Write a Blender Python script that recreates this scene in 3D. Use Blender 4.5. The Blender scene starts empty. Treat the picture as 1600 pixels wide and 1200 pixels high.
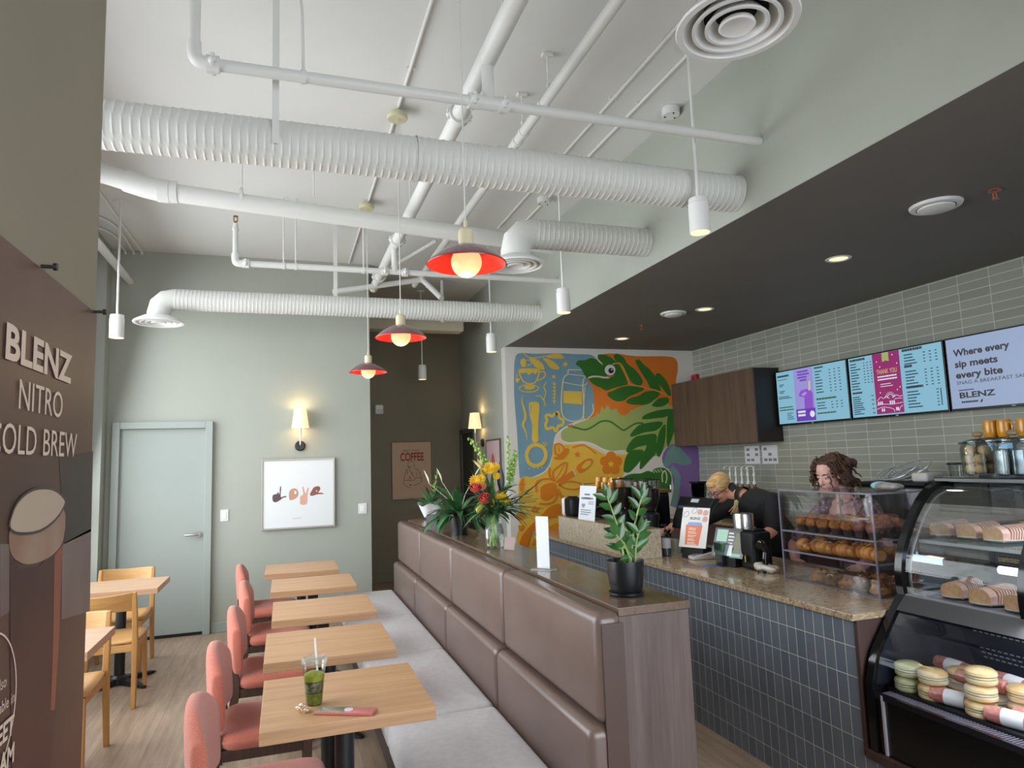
import bpy, math, random
from mathutils import Vector, Matrix, Euler, noise
PI=math.pi
S=bpy.context.scene; COL=S.collection
rnd=random.Random(11)
V=Vector
# ------------------------------------------------------------------ camera
YAW,PITCH,ROLL,FPX,CH=0.32613,0.11182,-0.034155,1055.55,1.65
_cy,_sy=math.cos(YAW),math.sin(YAW)
_f0=V((_sy,_cy,0));_r0=V((_cy,-_sy,0));_u0=V((0,0,1))
FW=_f0*math.cos(PITCH)+_u0*math.sin(PITCH)
_u=_u0*math.cos(PITCH)-_f0*math.sin(PITCH)
RT=_r0*math.cos(ROLL)+_u*math.sin(ROLL)
UP=_u*math.cos(ROLL)-_r0*math.sin(ROLL)
cam=bpy.data.objects.new('camera',bpy.data.cameras.new('camera'));COL.objects.link(cam)
cam.matrix_world=Matrix(((RT.x,UP.x,-FW.x,0),(RT.y,UP.y,-FW.y,0),(RT.z,UP.z,-FW.z,CH),(0,0,0,1)))
cam.data.sensor_width=36;cam.data.sensor_fit='HORIZONTAL';cam.data.lens=FPX/1600*36;cam.data.clip_start=.02
S.camera=cam
def at(px,py,X=None,Y=None,Z=None):
    """world point seen at a photo pixel, on the plane X=, Y= or Z="""
    d=RT*((px-800)/FPX)-UP*((py-600)/FPX)+FW
    t=X/d.x if X is not None else Y/d.y if Y is not None else (Z-CH)/d.z
    return V((0,0,CH))+d*t
# ------------------------------------------------------------------ view, world, daylight
S.view_settings.view_transform='Standard';S.view_settings.look='None'
S.view_settings.exposure=0.0;S.view_settings.gamma=1;S.view_settings.use_curve_mapping=False
S.cycles.use_denoising=True;S.cycles.max_bounces=10;S.cycles.diffuse_bounces=5;S.cycles.glossy_bounces=4
S.cycles.transparent_max_bounces=24;S.cycles.transmission_bounces=6;S.cycles.sample_clamp_indirect=6
S.cycles.caustics_reflective=False;S.cycles.caustics_refractive=False
W=bpy.data.worlds.new('world');S.world=W;W.use_nodes=True
bg=W.node_tree.nodes['Background'];bg.inputs[1].default_value=1.2
_n=W.node_tree.nodes;_l=W.node_tree.links;_tc=_n.new('ShaderNodeTexCoord');_sp=_n.new('ShaderNodeSeparateXYZ');_mr=_n.new('ShaderNodeMapRange');_mx=_n.new('ShaderNodeMix');_mx.data_type='RGBA'
_l.new(_tc.outputs['Generated'],_sp.inputs[0]);_mr.inputs[1].default_value=-.03;_mr.inputs[2].default_value=.12;_l.new(_sp.outputs['Z'],_mr.inputs[0]);_l.new(_mr.outputs[0],_mx.inputs['Factor'])
_mx.inputs['A'].default_value=(.46,.46,.46,1);_mx.inputs['B'].default_value=(.82,.91,1,1);_l.new(_mx.outputs['Result'],bg.inputs[0])   # overcast sky over a grey street
def area(name,loc,target,sx,sy,power,col=(1,1,1),spread=180):
    l=bpy.data.lights.new(name,'AREA');l.shape='RECTANGLE';l.size=sx;l.size_y=sy;l.energy=power;l.color=col;l.spread=math.radians(spread)
    o=bpy.data.objects.new(name,l);COL.objects.link(o);o.location=loc
    o.rotation_euler=(V(target)-V(loc)).to_track_quat('-Z','Y').to_euler()
    return o
# daylight through the tall windows of the side wall and of the street front
area('daylight_side',(-1.78,4.95,1.95),(.5,4.95,1.45),5.0,2.9,200,(.91,.965,1),160)
area('daylight_front',(1.3,-1.45,1.75),(.2,4,.2),4.2,2.9,105,(.85,.93,1),120)
def spot(name,loc,power,angle=100,blend=.6,col=(1,.86,.66),r=.03,parent=None):
    l=bpy.data.lights.new(name,'SPOT');l.energy=power;l.spot_size=math.radians(angle);l.spot_blend=blend;l.color=col;l.shadow_soft_size=r
    o=bpy.data.objects.new(name,l);COL.objects.link(o);o.location=loc
    if parent:o.parent=parent
    return o
def point(name,loc,power,col=(1,.82,.58),r=.03,parent=None):
    l=bpy.data.lights.new(name,'POINT');l.energy=power;l.color=col;l.shadow_soft_size=r
    o=bpy.data.objects.new(name,l);COL.objects.link(o);o.location=loc
    if parent:o.parent=parent
    return o
# ------------------------------------------------------------------ materials
def lin(c):
    if isinstance(c,str):
        c=c.lstrip('#');c=[int(c[i:i+2],16)/255 for i in (0,2,4)]
        c=[x/12.92 if x<=.04045 else ((x+.055)/1.055)**2.4 for x in c]
    return (c[0],c[1],c[2],1)
MATS={}
def mat(name,col='#808080',rough=.5,metal=0,var=.0,vs=6,bump=0,bs=40,spec=.5,coat=0,emit=0,ecol=None,col2=None,stretch=(1,1,1),detail=4,alpha=1,sheen=0,sss=0):
    if name in MATS:return MATS[name]
    m=bpy.data.materials.new(name);MATS[name]=m;m.use_nodes=True
    nt=m.node_tree;b=nt.nodes['Principled BSDF'];L=nt.links
    c=lin(col);b.inputs['Base Color'].default_value=c;b.inputs['Roughness'].default_value=rough
    b.inputs['Metallic'].default_value=metal;b.inputs['Specular IOR Level'].default_value=spec
    b.inputs['Coat Weight'].default_value=coat;b.inputs['Alpha'].default_value=alpha
    if sheen:b.inputs['Sheen Weight'].default_value=sheen
    if emit:
        b.inputs['Emission Color'].default_value=lin(ecol or col);b.inputs['Emission Strength'].default_value=emit
    tc=nt.nodes.new('ShaderNodeTexCoord');mp=nt.nodes.new('ShaderNodeMapping');mp.inputs['Scale'].default_value=stretch
    L.new(tc.outputs['Object'],mp.inputs['Vector'])
    if var or col2:
        n=nt.nodes.new('ShaderNodeTexNoise');n.inputs['Scale'].default_value=vs;n.inputs['Detail'].default_value=detail
        L.new(mp.outputs[0],n.inputs['Vector'])
        mx=nt.nodes.new('ShaderNodeMix');mx.data_type='RGBA'
        rp=nt.nodes.new('ShaderNodeMapRange');rp.inputs[1].default_value=.35;rp.inputs[2].default_value=.65
        L.new(n.outputs['Fac'],rp.inputs[0]);L.new(rp.outputs[0],mx.inputs['Factor'])
        if col2:a,d=c,lin(col2)
        else:
            a=tuple(min(1,x*(1-var)) for x in c[:3])+(1,);d=tuple(min(1,x*(1+var)) for x in c[:3])+(1,)
        mx.inputs['A'].default_value=a;mx.inputs['B'].default_value=d
        L.new(mx.outputs['Result'],b.inputs['Base Color'])
    if bump:
        n=nt.nodes.new('ShaderNodeTexNoise');n.inputs['Scale'].default_value=bs;n.inputs['Detail'].default_value=3
        L.new(mp.outputs[0],n.inputs['Vector'])
        bp=nt.nodes.new('ShaderNodeBump');bp.inputs['Strength'].default_value=bump;bp.inputs['Distance'].default_value=.01
        L.new(n.outputs['Fac'],bp.inputs['Height']);L.new(bp.outputs[0],b.inputs['Normal'])
    return m
def wood(name,c1,c2,axis='x',rough=.45,scale=1,ring=.5,bump=.05,coat=0):
    """straight grained wood, grain along the axis"""
    if name in MATS:return MATS[name]
    m=bpy.data.materials.new(name);MATS[name]=m;m.use_nodes=True;nt=m.node_tree;L=nt.links;b=nt.nodes['Principled BSDF']
    tc=nt.nodes.new('ShaderNodeTexCoord');mp=nt.nodes.new('ShaderNodeMapping')
    s={'x':(1.2,22,22),'y':(22,1.2,22),'z':(22,22,1.2)}[axis];mp.inputs['Scale'].default_value=tuple(v*scale for v in s)
    L.new(tc.outputs['Object'],mp.inputs[0])
    n=nt.nodes.new('ShaderNodeTexNoise');n.inputs['Scale'].default_value=1;n.inputs['Detail'].default_value=6;n.inputs['Roughness'].default_value=.62;n.inputs['Distortion'].default_value=.6
    L.new(mp.outputs[0],n.inputs[0])
    mp2=nt.nodes.new('ShaderNodeMapping');mp2.inputs['Scale'].default_value=tuple(v*scale*6 for v in s);L.new(tc.outputs['Object'],mp2.inputs[0])
    n2=nt.nodes.new('ShaderNodeTexNoise');n2.inputs['Scale'].default_value=1;n2.inputs['Detail'].default_value=2;L.new(mp2.outputs[0],n2.inputs[0])
    ad=nt.nodes.new('ShaderNodeMath');ad.operation='MULTIPLY_ADD';L.new(n2.outputs['Fac'],ad.inputs[0]);ad.inputs[1].default_value=.35;L.new(n.outputs['Fac'],ad.inputs[2])
    r=nt.nodes.new('ShaderNodeMapRange');r.inputs[1].default_value=.45;r.inputs[2].default_value=.9;L.new(ad.outputs[0],r.inputs[0])
    mx=nt.nodes.new('ShaderNodeMix');mx.data_type='RGBA';mx.inputs['A'].default_value=lin(c1);mx.inputs['B'].default_value=lin(c2)
    L.new(r.outputs[0],mx.inputs['Factor']);L.new(mx.outputs['Result'],b.inputs['Base Color'])
    b.inputs['Roughness'].default_value=rough;b.inputs['Coat Weight'].default_value=coat
    if bump:
        bp=nt.nodes.new('ShaderNodeBump');bp.inputs['Strength'].default_value=bump;bp.inputs['Distance'].default_value=.004
        L.new(ad.outputs[0],bp.inputs['Height']);L.new(bp.outputs[0],b.inputs['Normal'])
    return m
def tiles(name,cols,mortar,w,h,off,plane,rough=.2,mort=.003,bump=.3,nbump=.15,shift=0.0,noise_scale=25,colbias=.0):
    """stacked or running tiles; plane 'yz','xz','xy' picks which object axes run along the tile width and height"""
    m=bpy.data.materials.new(name);MATS[name]=m;m.use_nodes=True;nt=m.node_tree;L=nt.links;b=nt.nodes['Principled BSDF']
    tc=nt.nodes.new('ShaderNodeTexCoord');sp=nt.nodes.new('ShaderNodeSeparateXYZ');L.new(tc.outputs['Object'],sp.inputs[0])
    cb=nt.nodes.new('ShaderNodeCombineXYZ');ix={'x':0,'y':1,'z':2}
    for k in range(2):
        a=nt.nodes.new('ShaderNodeMath');a.operation='ADD';a.inputs[1].default_value=off[k];L.new(sp.outputs[ix[plane[k]]],a.inputs[0]);L.new(a.outputs[0],cb.inputs[k])
    br=nt.nodes.new('ShaderNodeTexBrick');br.offset=shift;br.squash=1
    br.inputs['Scale'].default_value=1;br.inputs['Brick Width'].default_value=w;br.inputs['Row Height'].default_value=h
    br.inputs['Mortar Size'].default_value=mort;br.inputs['Mortar Smooth'].default_value=.1;br.inputs['Bias'].default_value=colbias
    br.inputs['Color1'].default_value=lin(cols[0]);br.inputs['Color2'].default_value=lin(cols[1]);br.inputs['Mortar'].default_value=lin(mortar)
    L.new(cb.outputs[0],br.inputs['Vector']);L.new(br.outputs['Color'],b.inputs['Base Color'])
    rr=nt.nodes.new('ShaderNodeMapRange');rr.inputs[3].default_value=rough;rr.inputs[4].default_value=.8
    L.new(br.outputs['Fac'],rr.inputs[0]);L.new(rr.outputs[0],b.inputs['Roughness'])
    n=nt.nodes.new('ShaderNodeTexNoise');n.inputs['Scale'].default_value=noise_scale;n.inputs['Detail'].default_value=2;L.new(tc.outputs['Object'],n.inputs[0])
    b1=nt.nodes.new('ShaderNodeBump');b1.inputs['Strength'].default_value=nbump;b1.inputs['Distance'].default_value=.01;L.new(n.outputs['Fac'],b1.inputs['Height'])
    b2=nt.nodes.new('ShaderNodeBump');b2.invert=True;b2.inputs['Strength'].default_value=bump;b2.inputs['Distance'].default_value=.003
    L.new(br.outputs['Fac'],b2.inputs['Height']);L.new(b1.outputs[0],b2.inputs['Normal']);L.new(b2.outputs[0],b.inputs['Normal'])
    return m
def clear(name,tint='#ffffff',refl=1.0,rough=.02,dens=0.0,dcol='#ffffff'):
    """thin clear plastic or glass sheet: mostly see-through, mirror-like at grazing angles"""
    if name in MATS:return MATS[name]
    m=bpy.data.materials.new(name);MATS[name]=m;m.use_nodes=True;nt=m.node_tree;L=nt.links
    nt.nodes.remove(nt.nodes['Principled BSDF']);out=nt.nodes['Material Output']
    t=nt.nodes.new('ShaderNodeBsdfTransparent');t.inputs[0].default_value=lin(tint)
    base=t
    if dens:
        d=nt.nodes.new('ShaderNodeBsdfDiffuse');d.inputs[0].default_value=lin(dcol);mm=nt.nodes.new('ShaderNodeMixShader');mm.inputs[0].default_value=dens
        L.new(t.outputs[0],mm.inputs[1]);L.new(d.outputs[0],mm.inputs[2]);base=mm
    g=nt.nodes.new('ShaderNodeBsdfGlossy');g.inputs['Roughness'].default_value=rough
    fr=nt.nodes.new('ShaderNodeLayerWeight');fr.inputs[0].default_value=.28
    mu=nt.nodes.new('ShaderNodeMath');mu.operation='MULTIPLY_ADD';mu.inputs[1].default_value=.42*refl;mu.inputs[2].default_value=.004*refl;L.new(fr.outputs['Fresnel'],mu.inputs[0])
    mu.use_clamp=True
    mx=nt.nodes.new('ShaderNodeMixShader');L.new(mu.outputs[0],mx.inputs[0]);L.new(base.outputs[0],mx.inputs[1]);L.new(g.outputs[0],mx.inputs[2]);L.new(mx.outputs[0],out.inputs[0])
    return m
# ------------------------------------------------------------------ mesh builder
class MB:
    def __init__(s):s.v=[];s.f=[];s.mi=[];s.cur=0;s.T=None
    def m(s,i):s.cur=i;return s
    def add(s,vs,fs):
        o=len(s.v)
        if s.T is not None:vs=[s.T@V(p) for p in vs]
        s.v+= [tuple(p) for p in vs];s.f+=[tuple(i+o for i in f) for f in fs];s.mi+=[s.cur]*len(fs);return s
    def box(s,x0,y0,z0,x1,y1,z1):
        x0,x1=min(x0,x1),max(x0,x1);y0,y1=min(y0,y1),max(y0,y1);z0,z1=min(z0,z1),max(z0,z1)
        return s.add([(x0,y0,z0),(x1,y0,z0),(x1,y1,z0),(x0,y1,z0),(x0,y0,z1),(x1,y0,z1),(x1,y1,z1),(x0,y1,z1)],
            [(0,3,2,1),(4,5,6,7),(0,1,5,4),(1,2,6,5),(2,3,7,6),(3,0,4,7)])
    def rbox(s,x0,y0,z0,x1,y1,z1,r=.02,n=4):
        """box with rounded vertical edges and rounded top and bottom rims"""
        cx,cy=(x0+x1)/2,(y0+y1)/2;hx,hy=abs(x1-x0)/2,abs(y1-y0)/2;r=min(r,hx*.999,hy*.999,abs(z1-z0)/2)
        rings=[]
        prof=[(r*(1-math.cos(a)),r*(1-math.sin(a))) for a in [k*PI/2/n for k in range(n+1)]]
        zs=[(z0+pz,r-(r-d) ) for d,pz in [(r*(1-math.sin(a)),r*(1-math.cos(a))) for a in [k*PI/2/n for k in range(n+1)]]]
        zs=zs+[(z1-(z-z0),d) for z,d in zs[::-1]]
        for z,d in zs:
            rg=[]
            rr=max(r-d,1e-4)
            for qx,qy,a0 in ((1,1,0),(-1,1,PI/2),(-1,-1,PI),(1,-1,1.5*PI)):
                for k in range(n+1):
                    a=a0+k*PI/2/n;rg.append((cx+qx*(hx-r)+rr*math.cos(a),cy+qy*(hy-r)+rr*math.sin(a),z))
            rings.append(rg)
        return s.loft(rings)
    def loft(s,rings,cap=True,closed=False):
        n=len(rings[0]);vs=[p for r in rings for p in r];fs=[];m=len(rings)
        for i in range(m if closed else m-1):
            a=i*n;b=((i+1)%m)*n
            for k in range(n):
                k2=(k+1)%n;fs.append((a+k,a+k2,b+k2,b+k))
        if cap and not closed:
            fs.append(tuple(range(n-1,-1,-1)));fs.append(tuple((m-1)*n+k for k in range(n)))
        return s.add(vs,fs)
    def sheet(s,rows):
        n=len(rows[0]);vs=[p for r in rows for p in r];fs=[]
        for i in range(len(rows)-1):
            for k in range(n-1):fs.append((i*n+k,i*n+k+1,(i+1)*n+k+1,(i+1)*n+k))
        return s.add(vs,fs)
    def lathe(s,prof,c=(0,0,0),n=24,axis='z',cap=True):
        rings=[]
        for r,z in prof:
            r=max(r,1e-5);rg=[]
            for k in range(n):
                a=2*PI*k/n;x,y=r*math.cos(a),r*math.sin(a)
                rg.append((c[0]+x,c[1]+y,c[2]+z) if axis=='z' else (c[0]+z,c[1]+x,c[2]+y) if axis=='x' else (c[0]+y,c[1]+z,c[2]+x))
            rings.append(rg)
        return s.loft(rings,cap)
    def tube(s,pts,r,n=10,cap=True,flat=1):
        pts=[V(p) for p in pts];m=len(pts);rs=r if isinstance(r,(list,tuple)) else [r]*m
        t=[(pts[min(i+1,m-1)]-pts[max(i-1,0)]).normalized() for i in range(m)]
        u=t[0].orthogonal().normalized()
        if abs(t[0].z)<.95:u=t[0].cross(V((0,0,1))).normalized()
        rings=[]
        for i in range(m):
            u=(u-t[i]*u.dot(t[i]));u=u.normalized() if u.length>1e-6 else t[i].orthogonal().normalized()
            w=t[i].cross(u)
            rings.append([pts[i]+u*(rs[i]*math.cos(2*PI*k/n))+w*(rs[i]*flat*math.sin(2*PI*k/n)) for k in range(n)])
        return s.loft(rings,cap)
    def cyl(s,a,b,r,r2=None,n=16):return s.tube([a,b],[r,r if r2 is None else r2],n)
    def bar(s,a,b,w,d,ref=(0,0,1)):
        """rectangular bar from a to b; w across ref x dir, d the other way"""
        a,b=V(a),V(b);t=(b-a).normalized();x=V(ref).cross(t)
        x=x.normalized() if x.length>1e-4 else t.orthogonal().normalized();y=t.cross(x)
        q=[(-1,-1),(1,-1),(1,1),(-1,1)]
        return s.loft([[p+x*(w/2*i)+y*(d/2*j) for i,j in q] for p in (a,b)])
    def ell(s,c,rad,nu=16,nv=10,M=None,f=None):
        c=V(c);rings=[]
        for j in range(nv+1):
            a=PI*j/nv;z=-math.cos(a);q=max(math.sin(a),.002);rg=[]
            for k in range(nu):
                p=V((q*math.cos(2*PI*k/nu)*rad[0],q*math.sin(2*PI*k/nu)*rad[1],z*rad[2]))
                if f:p=f(p)
                if M:p=M@p
                rg.append(c+p)
            rings.append(rg)
        return s.loft(rings)
    def poly(s,pts,o,ux,uy,depth=.001):
        """flat outline pts (2d) in the frame o,ux,uy raised by depth along ux x uy"""
        o,ux,uy=V(o),V(ux),V(uy);nz=ux.cross(uy).normalized()
        ar=sum(pts[i][0]*pts[(i+1)%len(pts)][1]-pts[(i+1)%len(pts)][0]*pts[i][1] for i in range(len(pts)))
        if ar<0:pts=pts[::-1]
        n=len(pts);b=[o+ux*x+uy*y for x,y in pts]
        vs=b+[p+nz*depth for p in b]
        fs=[tuple(n+i for i in range(n))]+[(i,(i+1)%n,n+(i+1)%n,n+i) for i in range(n)]
        return s.add(vs,fs)
    def build(s,name,mats,parent=None,smooth=35,bevel=0,loc=None,segs=2):
        me=bpy.data.meshes.new(name);me.from_pydata(s.v,[],s.f);me.validate(verbose=False)
        if not isinstance(mats,(list,tuple)):mats=[mats]
        for m in mats:me.materials.append(m)
        if len(mats)>1:
            if len(me.polygons)==len(s.mi):me.polygons.foreach_set('material_index',s.mi)
        if smooth:
            me.polygons.foreach_set('use_smooth',[True]*len(me.polygons));me.set_sharp_from_angle(angle=math.radians(smooth))
        me.update()
        o=bpy.data.objects.new(name,me);COL.objects.link(o)
        if parent:o.parent=parent
        if loc:o.location=loc
        if bevel:
            b=o.modifiers.new('bevel','BEVEL');b.width=bevel;b.segments=segs;b.limit_method='ANGLE';b.angle_limit=math.radians(40)
        return o
def tag(o,label,cat,group=None):
    o['label']=label;o['category']=cat
    if group:o['group']=group
    return o
def thing(name,label,cat,loc=(0,0,0),rz=0,group=None):
    o=bpy.data.objects.new(name,None);COL.objects.link(o);o.location=loc;o.rotation_euler=(0,0,rz);o.empty_display_size=.05
    return tag(o,label,cat,group)
def struct(o):o['kind']='structure';return o
def dup(root,loc,rz=None,label=None,group=None,scale=None):
    def cp(o,p):
        c=o.copy();COL.objects.link(c)
        if p:c.parent=p
        for ch in o.children:cp(ch,c)
        return c
    r=cp(root,None);r.location=loc
    if rz is not None:r.rotation_euler=(0,0,rz)
    if label:r['label']=label
    if group:r['group']=group
    if scale:r.scale=(scale,)*3 if not isinstance(scale,tuple) else scale
    return r
def smooth2(pts,k=4,closed=True):
    """Catmull-Rom through 2d or 3d points"""
    n=len(pts);out=[];rg=range(n) if closed else range(n-1)
    for i in rg:
        if closed:p=[pts[(i+j)%n] for j in (-1,0,1,2)]
        else:p=[pts[min(max(i+j,0),n-1)] for j in (-1,0,1,2)]
        for s_ in range(k):
            t=s_/k;out.append(tuple(.5*((2*b)+(-a+c)*t+(2*a-5*b+4*c-d)*t*t+(-a+3*b-3*c+d)*t**3) for a,b,c,d in zip(*p)))
    if not closed:out.append(tuple(pts[-1]))
    return out
def ribbon(pts,w,taper=False):
    """2d outline of a painted stroke"""
    n=len(pts);L_=[];R_=[]
    for i in range(n):
        a=pts[max(i-1,0)];b=pts[min(i+1,n-1)];dx,dy=b[0]-a[0],b[1]-a[1];l=math.hypot(dx,dy) or 1
        ww=w/2*(1 if not taper else max(.15,math.sin(PI*(i+.3)/(n-.4))))
        nx,ny=-dy/l*ww,dx/l*ww;L_.append((pts[i][0]+nx,pts[i][1]+ny));R_.append((pts[i][0]-nx,pts[i][1]-ny))
    return L_+R_[::-1]
# ------------------------------------------------------------------ lettering: one small mesh per glyph, made once
GL={}
def _glyphs():
    chars="ABCDEFGHIJKLMNOPQRSTUVWXYZabcdefghijklmnopqrstuvwxyz0123456789&"
    obs=[]
    for bold in (0,1):
        for ch in ['|','||']+['|'+c+'|' for c in chars]+list(chars):
            cu=bpy.data.curves.new('g','FONT');cu.body=ch;cu.size=1;cu.resolution_u=3
            if bold:cu.offset=.03
            o=bpy.data.objects.new('g',cu);COL.objects.link(o);obs.append((bold,ch,o))
    dg=bpy.context.evaluated_depsgraph_get();wid={}
    for bold,ch,o in obs:
        e=o.evaluated_get(dg);me=e.to_mesh();xs=[v.co.x for v in me.vertices]
        wid[(bold,ch)]=(min(xs),max(xs)) if xs else (0,0)
        if len(ch)==1:GL[(bold,ch)]=[[tuple(v.co) for v in me.vertices],[tuple(p.vertices) for p in me.polygons],0]
        e.to_mesh_clear()
    for bold in (0,1):
        base=wid[(bold,'||')][1]-wid[(bold,'||')][0]
        for c in chars:
            w=wid[(bold,'|'+c+'|')];GL[(bold,c)][2]=w[1]-w[0]-base
    for bold,ch,o in obs:
        cu=o.data;bpy.data.objects.remove(o);bpy.data.curves.remove(cu)
_glyphs()
def text(mb,s,o,ux,uy,h,width=None,align='l',bold=0,lift=.0006):
    """write s with cap height h (baseline start o) in the frame ux,uy into the mesh builder"""
    o,ux,uy=V(o),V(ux).normalized(),V(uy).normalized();nz=ux.cross(uy)
    adv=[(GL[(bold,c)][2] if c!=' ' else .28) for c in s];tot=sum(adv);k=h/.70;kx=k if width is None else width/tot
    x0={'l':0,'c':-tot/2,'r':-tot}[align]*kx
    for c,a in zip(s,adv):
        if c!=' ':
            vs,fs,_=GL[(bold,c)];mb.add([o+ux*(x0+v[0]*kx)+uy*(v[1]*k)+nz*lift for v in vs],fs)
        x0+=a*kx
    return mb
def lines(mb,o,ux,uy,w,n,pitch,th,seed=1,lo=.5,lift=.0006):
    """rows of tiny unreadable print, drawn as broken strokes"""
    q=random.Random(seed);o,ux,uy=V(o),V(ux).normalized(),V(uy).normalized()
    for i in range(n):
        x=0;end=w*q.uniform(lo,1)
        while x<end:
            l=min(q.uniform(.02,.07)*max(w,.1)*2,end-x)
            if l<.001:break
            mb.poly([(x,0),(x+l*.86,0),(x+l*.86,th),(x,th)],o-uy*(pitch*i),ux,uy,lift);x+=l
    return mb
# ------------------------------------------------------------------ the room
SAGE=mat('sage_paint','#a5a99f',.62,var=.02,vs=2,bump=.03,bs=180)
OLIVE=mat('olive_paint','#8a8270',.65,var=.03,vs=2,bump=.03,bs=180)
CORR=mat('brown_olive_wall','#7d7460',.65,var=.03,vs=2)  # browner and darker tone than the sage walls
CEIL=mat('ceiling_paint','#dcdcda',.75,var=.025,vs=1.2,bump=.12,bs=3)
DARKC=mat('dark_ceiling_paint','#6c6863',.7,var=.03,vs=2)
OFFW=mat('off_white_paint','#d9d5cc',.65,var=.02,vs=2)
WTILE=tiles('glazed_wall_tile',('#8d9187','#9a9c92'),'#c9cac2',.2565,.0705,(.2565*30-5.944,.0705*50-2.998),'yz',rough=.13,mort=.0022,nbump=.22,noise_scale=14)
CTILE=tiles('slate_counter_tile',('#626a75','#6e7680'),'#c6c5bf',.0632,.1325,(.0632*60-2.501,.1325*10-.895),'yz',rough=.32,mort=.0016,nbump=.05)
FLOORM=tiles('plank_floor',('#9a8470','#a8937f'),'#8d7a68',1.5,.15,(9,9.03),'yx',rough=.42,mort=.0012,bump=.1,nbump=.03,shift=.37)
def floor_grain(m):
    nt=m.node_tree;L=nt.links;b=nt.nodes['Principled BSDF'];src=b.inputs['Base Color'].links[0].from_socket
    tc=nt.nodes['Texture Coordinate'];mp=nt.nodes.new('ShaderNodeMapping');mp.inputs['Scale'].default_value=(26,2.2,1);L.new(tc.outputs['Object'],mp.inputs[0])
    n=nt.nodes.new('ShaderNodeTexNoise');n.inputs['Scale'].default_value=1;n.inputs['Detail'].default_value=6;n.inputs['Roughness'].default_value=.65;L.new(mp.outputs[0],n.inputs[0])
    r=nt.nodes.new('ShaderNodeMapRange');r.inputs[1].default_value=.3;r.inputs[2].default_value=.7;r.inputs[3].default_value=.72;r.inputs[4].default_value=1.2;L.new(n.outputs['Fac'],r.inputs[0])
    mx=nt.nodes.new('ShaderNodeMix');mx.data_type='RGBA';mx.blend_type='MULTIPLY';mx.inputs['Factor'].default_value=1
    L.new(src,mx.inputs['A']);L.new(r.outputs[0],mx.inputs['B']);L.new(mx.outputs['Result'],b.inputs['Base Color'])
floor_grain(FLOORM)
H=3.96
struct(MB().box(-2.2,-1.9,-.1,5.4,10.1,0).build('floor',FLOORM,smooth=0))
struct(MB().box(-2.2,-1.9,H,2.56,10.1,H+.1).build('ceiling',CEIL,smooth=0))
struct(MB().box(-1.95,7.75,0,.915,7.9,H).box(.815,7.9,0,.915,9.87,H).build('wall_back',SAGE,smooth=0))
struct(MB().box(.815,9.87,0,2.7,10,H).build('wall_corridor',CORR,smooth=0))
struct(MB().box(2.51,7.8,0,2.62,9.87,H).build('wall_corridor_side',SAGE,smooth=0))
struct(MB().box(2.51,7.65,0,5.3,7.8,3.01).build('wall_mural',OFFW,smooth=0))
struct(MB().box(5.13,-1.7,0,5.3,7.65,3.01).build('wall_tile',WTILE,smooth=0))
struct(MB().box(2.51,-1.7,3.01,2.56,7.8,H).build('wall_soffit',SAGE,smooth=0))
struct(MB().box(2.511,-1.7,3.008,5.3,7.8,3.06).build('ceiling_soffit',DARKC,smooth=0))
lw=MB().box(-1.95,7.55,0,-1.7,7.75,H).box(-1.95,2.3,0,-1.7,7.55,.35).box(-1.95,2.3,3.86,-1.7,7.55,H).box(-1.95,-1.7,0,-1.7,2.3,H)
struct(lw.build('wall_left',SAGE,smooth=0))
struct(MB().box(-.86,-1.7,0,-.43,1.815,H).build('wall_pillar',OLIVE,smooth=0))
fw=MB().box(-.43,-1.75,0,5.3,-1.6,.25).box(-.43,-1.75,3.25,5.3,-1.6,H).box(4.6,-1.75,.25,5.3,-1.6,3.25).box(-.43,-1.75,.25,-.2,-1.6,3.25)
struct(fw.build('wall_front',OLIVE,smooth=0))
ALU=mat('dark_aluminium','#3c3d3d',.4,.6)
def window(name,plane,a0,a1,z0,z1,pos,mull):
    m=MB();t=.03
    def bx(p0,p1,q0,q1):
        if plane=='x':m.box(pos-t,p0,q0,pos+t,p1,q1)
        else:m.box(p0,pos-t,q0,p1,pos+t,q1)
    bx(a0,a1,z0,z0+.06);bx(a0,a1,z1-.06,z1);bx(a0,a0+.06,z0,z1);bx(a1-.06,a1,z0,z1)
    for k in mull:bx(k-.03,k+.03,z0+.06,z1-.06)
    bx(a0+.06,a1-.06,z0+.95,z0+1.0)
    w=struct(m.build(name,ALU,smooth=0))
    g=MB()
    if plane=='x':g.box(pos-.004,a0+.06,z0+.06,pos+.004,a1-.06,z1-.06)
    else:g.box(a0+.06,pos-.004,z0+.06,a1-.06,pos+.004,z1-.06)
    g.build('glass_pane',clear('window_glass'),w,smooth=0)
window('window_1','x',2.3,7.55,.35,3.86,-1.9,(4.05,5.8))
window('window_2','y',-.2,4.6,.25,3.25,-1.68,(1.4,3.0))
# door in the back wall
FR=mat('door_paint','#9da5a0',.45,var=.015,vs=2)
d=MB()
d.box(-1.645,7.70,0,-1.575,7.77,2.16).box(-.785,7.70,0,-.715,7.77,2.16).box(-1.575,7.70,2.09,-.785,7.77,2.16)
door=struct(d.build('door_1',FR,smooth=0,bevel=.004))
leaf_=MB().box(-1.575,7.742,.03,-.785,7.749,2.085).build('door_leaf',FR,door,smooth=0)
MB().box(-1.575,7.735,.001,-.785,7.7495,.029).build('door_gap',mat('black_gap','#0c0c0c',.8),door,smooth=0)
ST=mat('satin_steel','#b9b9b6',.28,1)
hd=MB().cyl((-.84,7.742,1.0),(-.84,7.72,1.0),.028,n=20).cyl((-.84,7.72,1.0),(-.84,7.69,1.0),.011)
hd.tube(smooth2([(-.84,7.69,1.0),(-.87,7.688,1.0),(-.93,7.692,1.0),(-.965,7.70,.998)],3,False),[.011]*9+[.008],10)
hd.build('door_handle',ST,leaf_)
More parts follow.
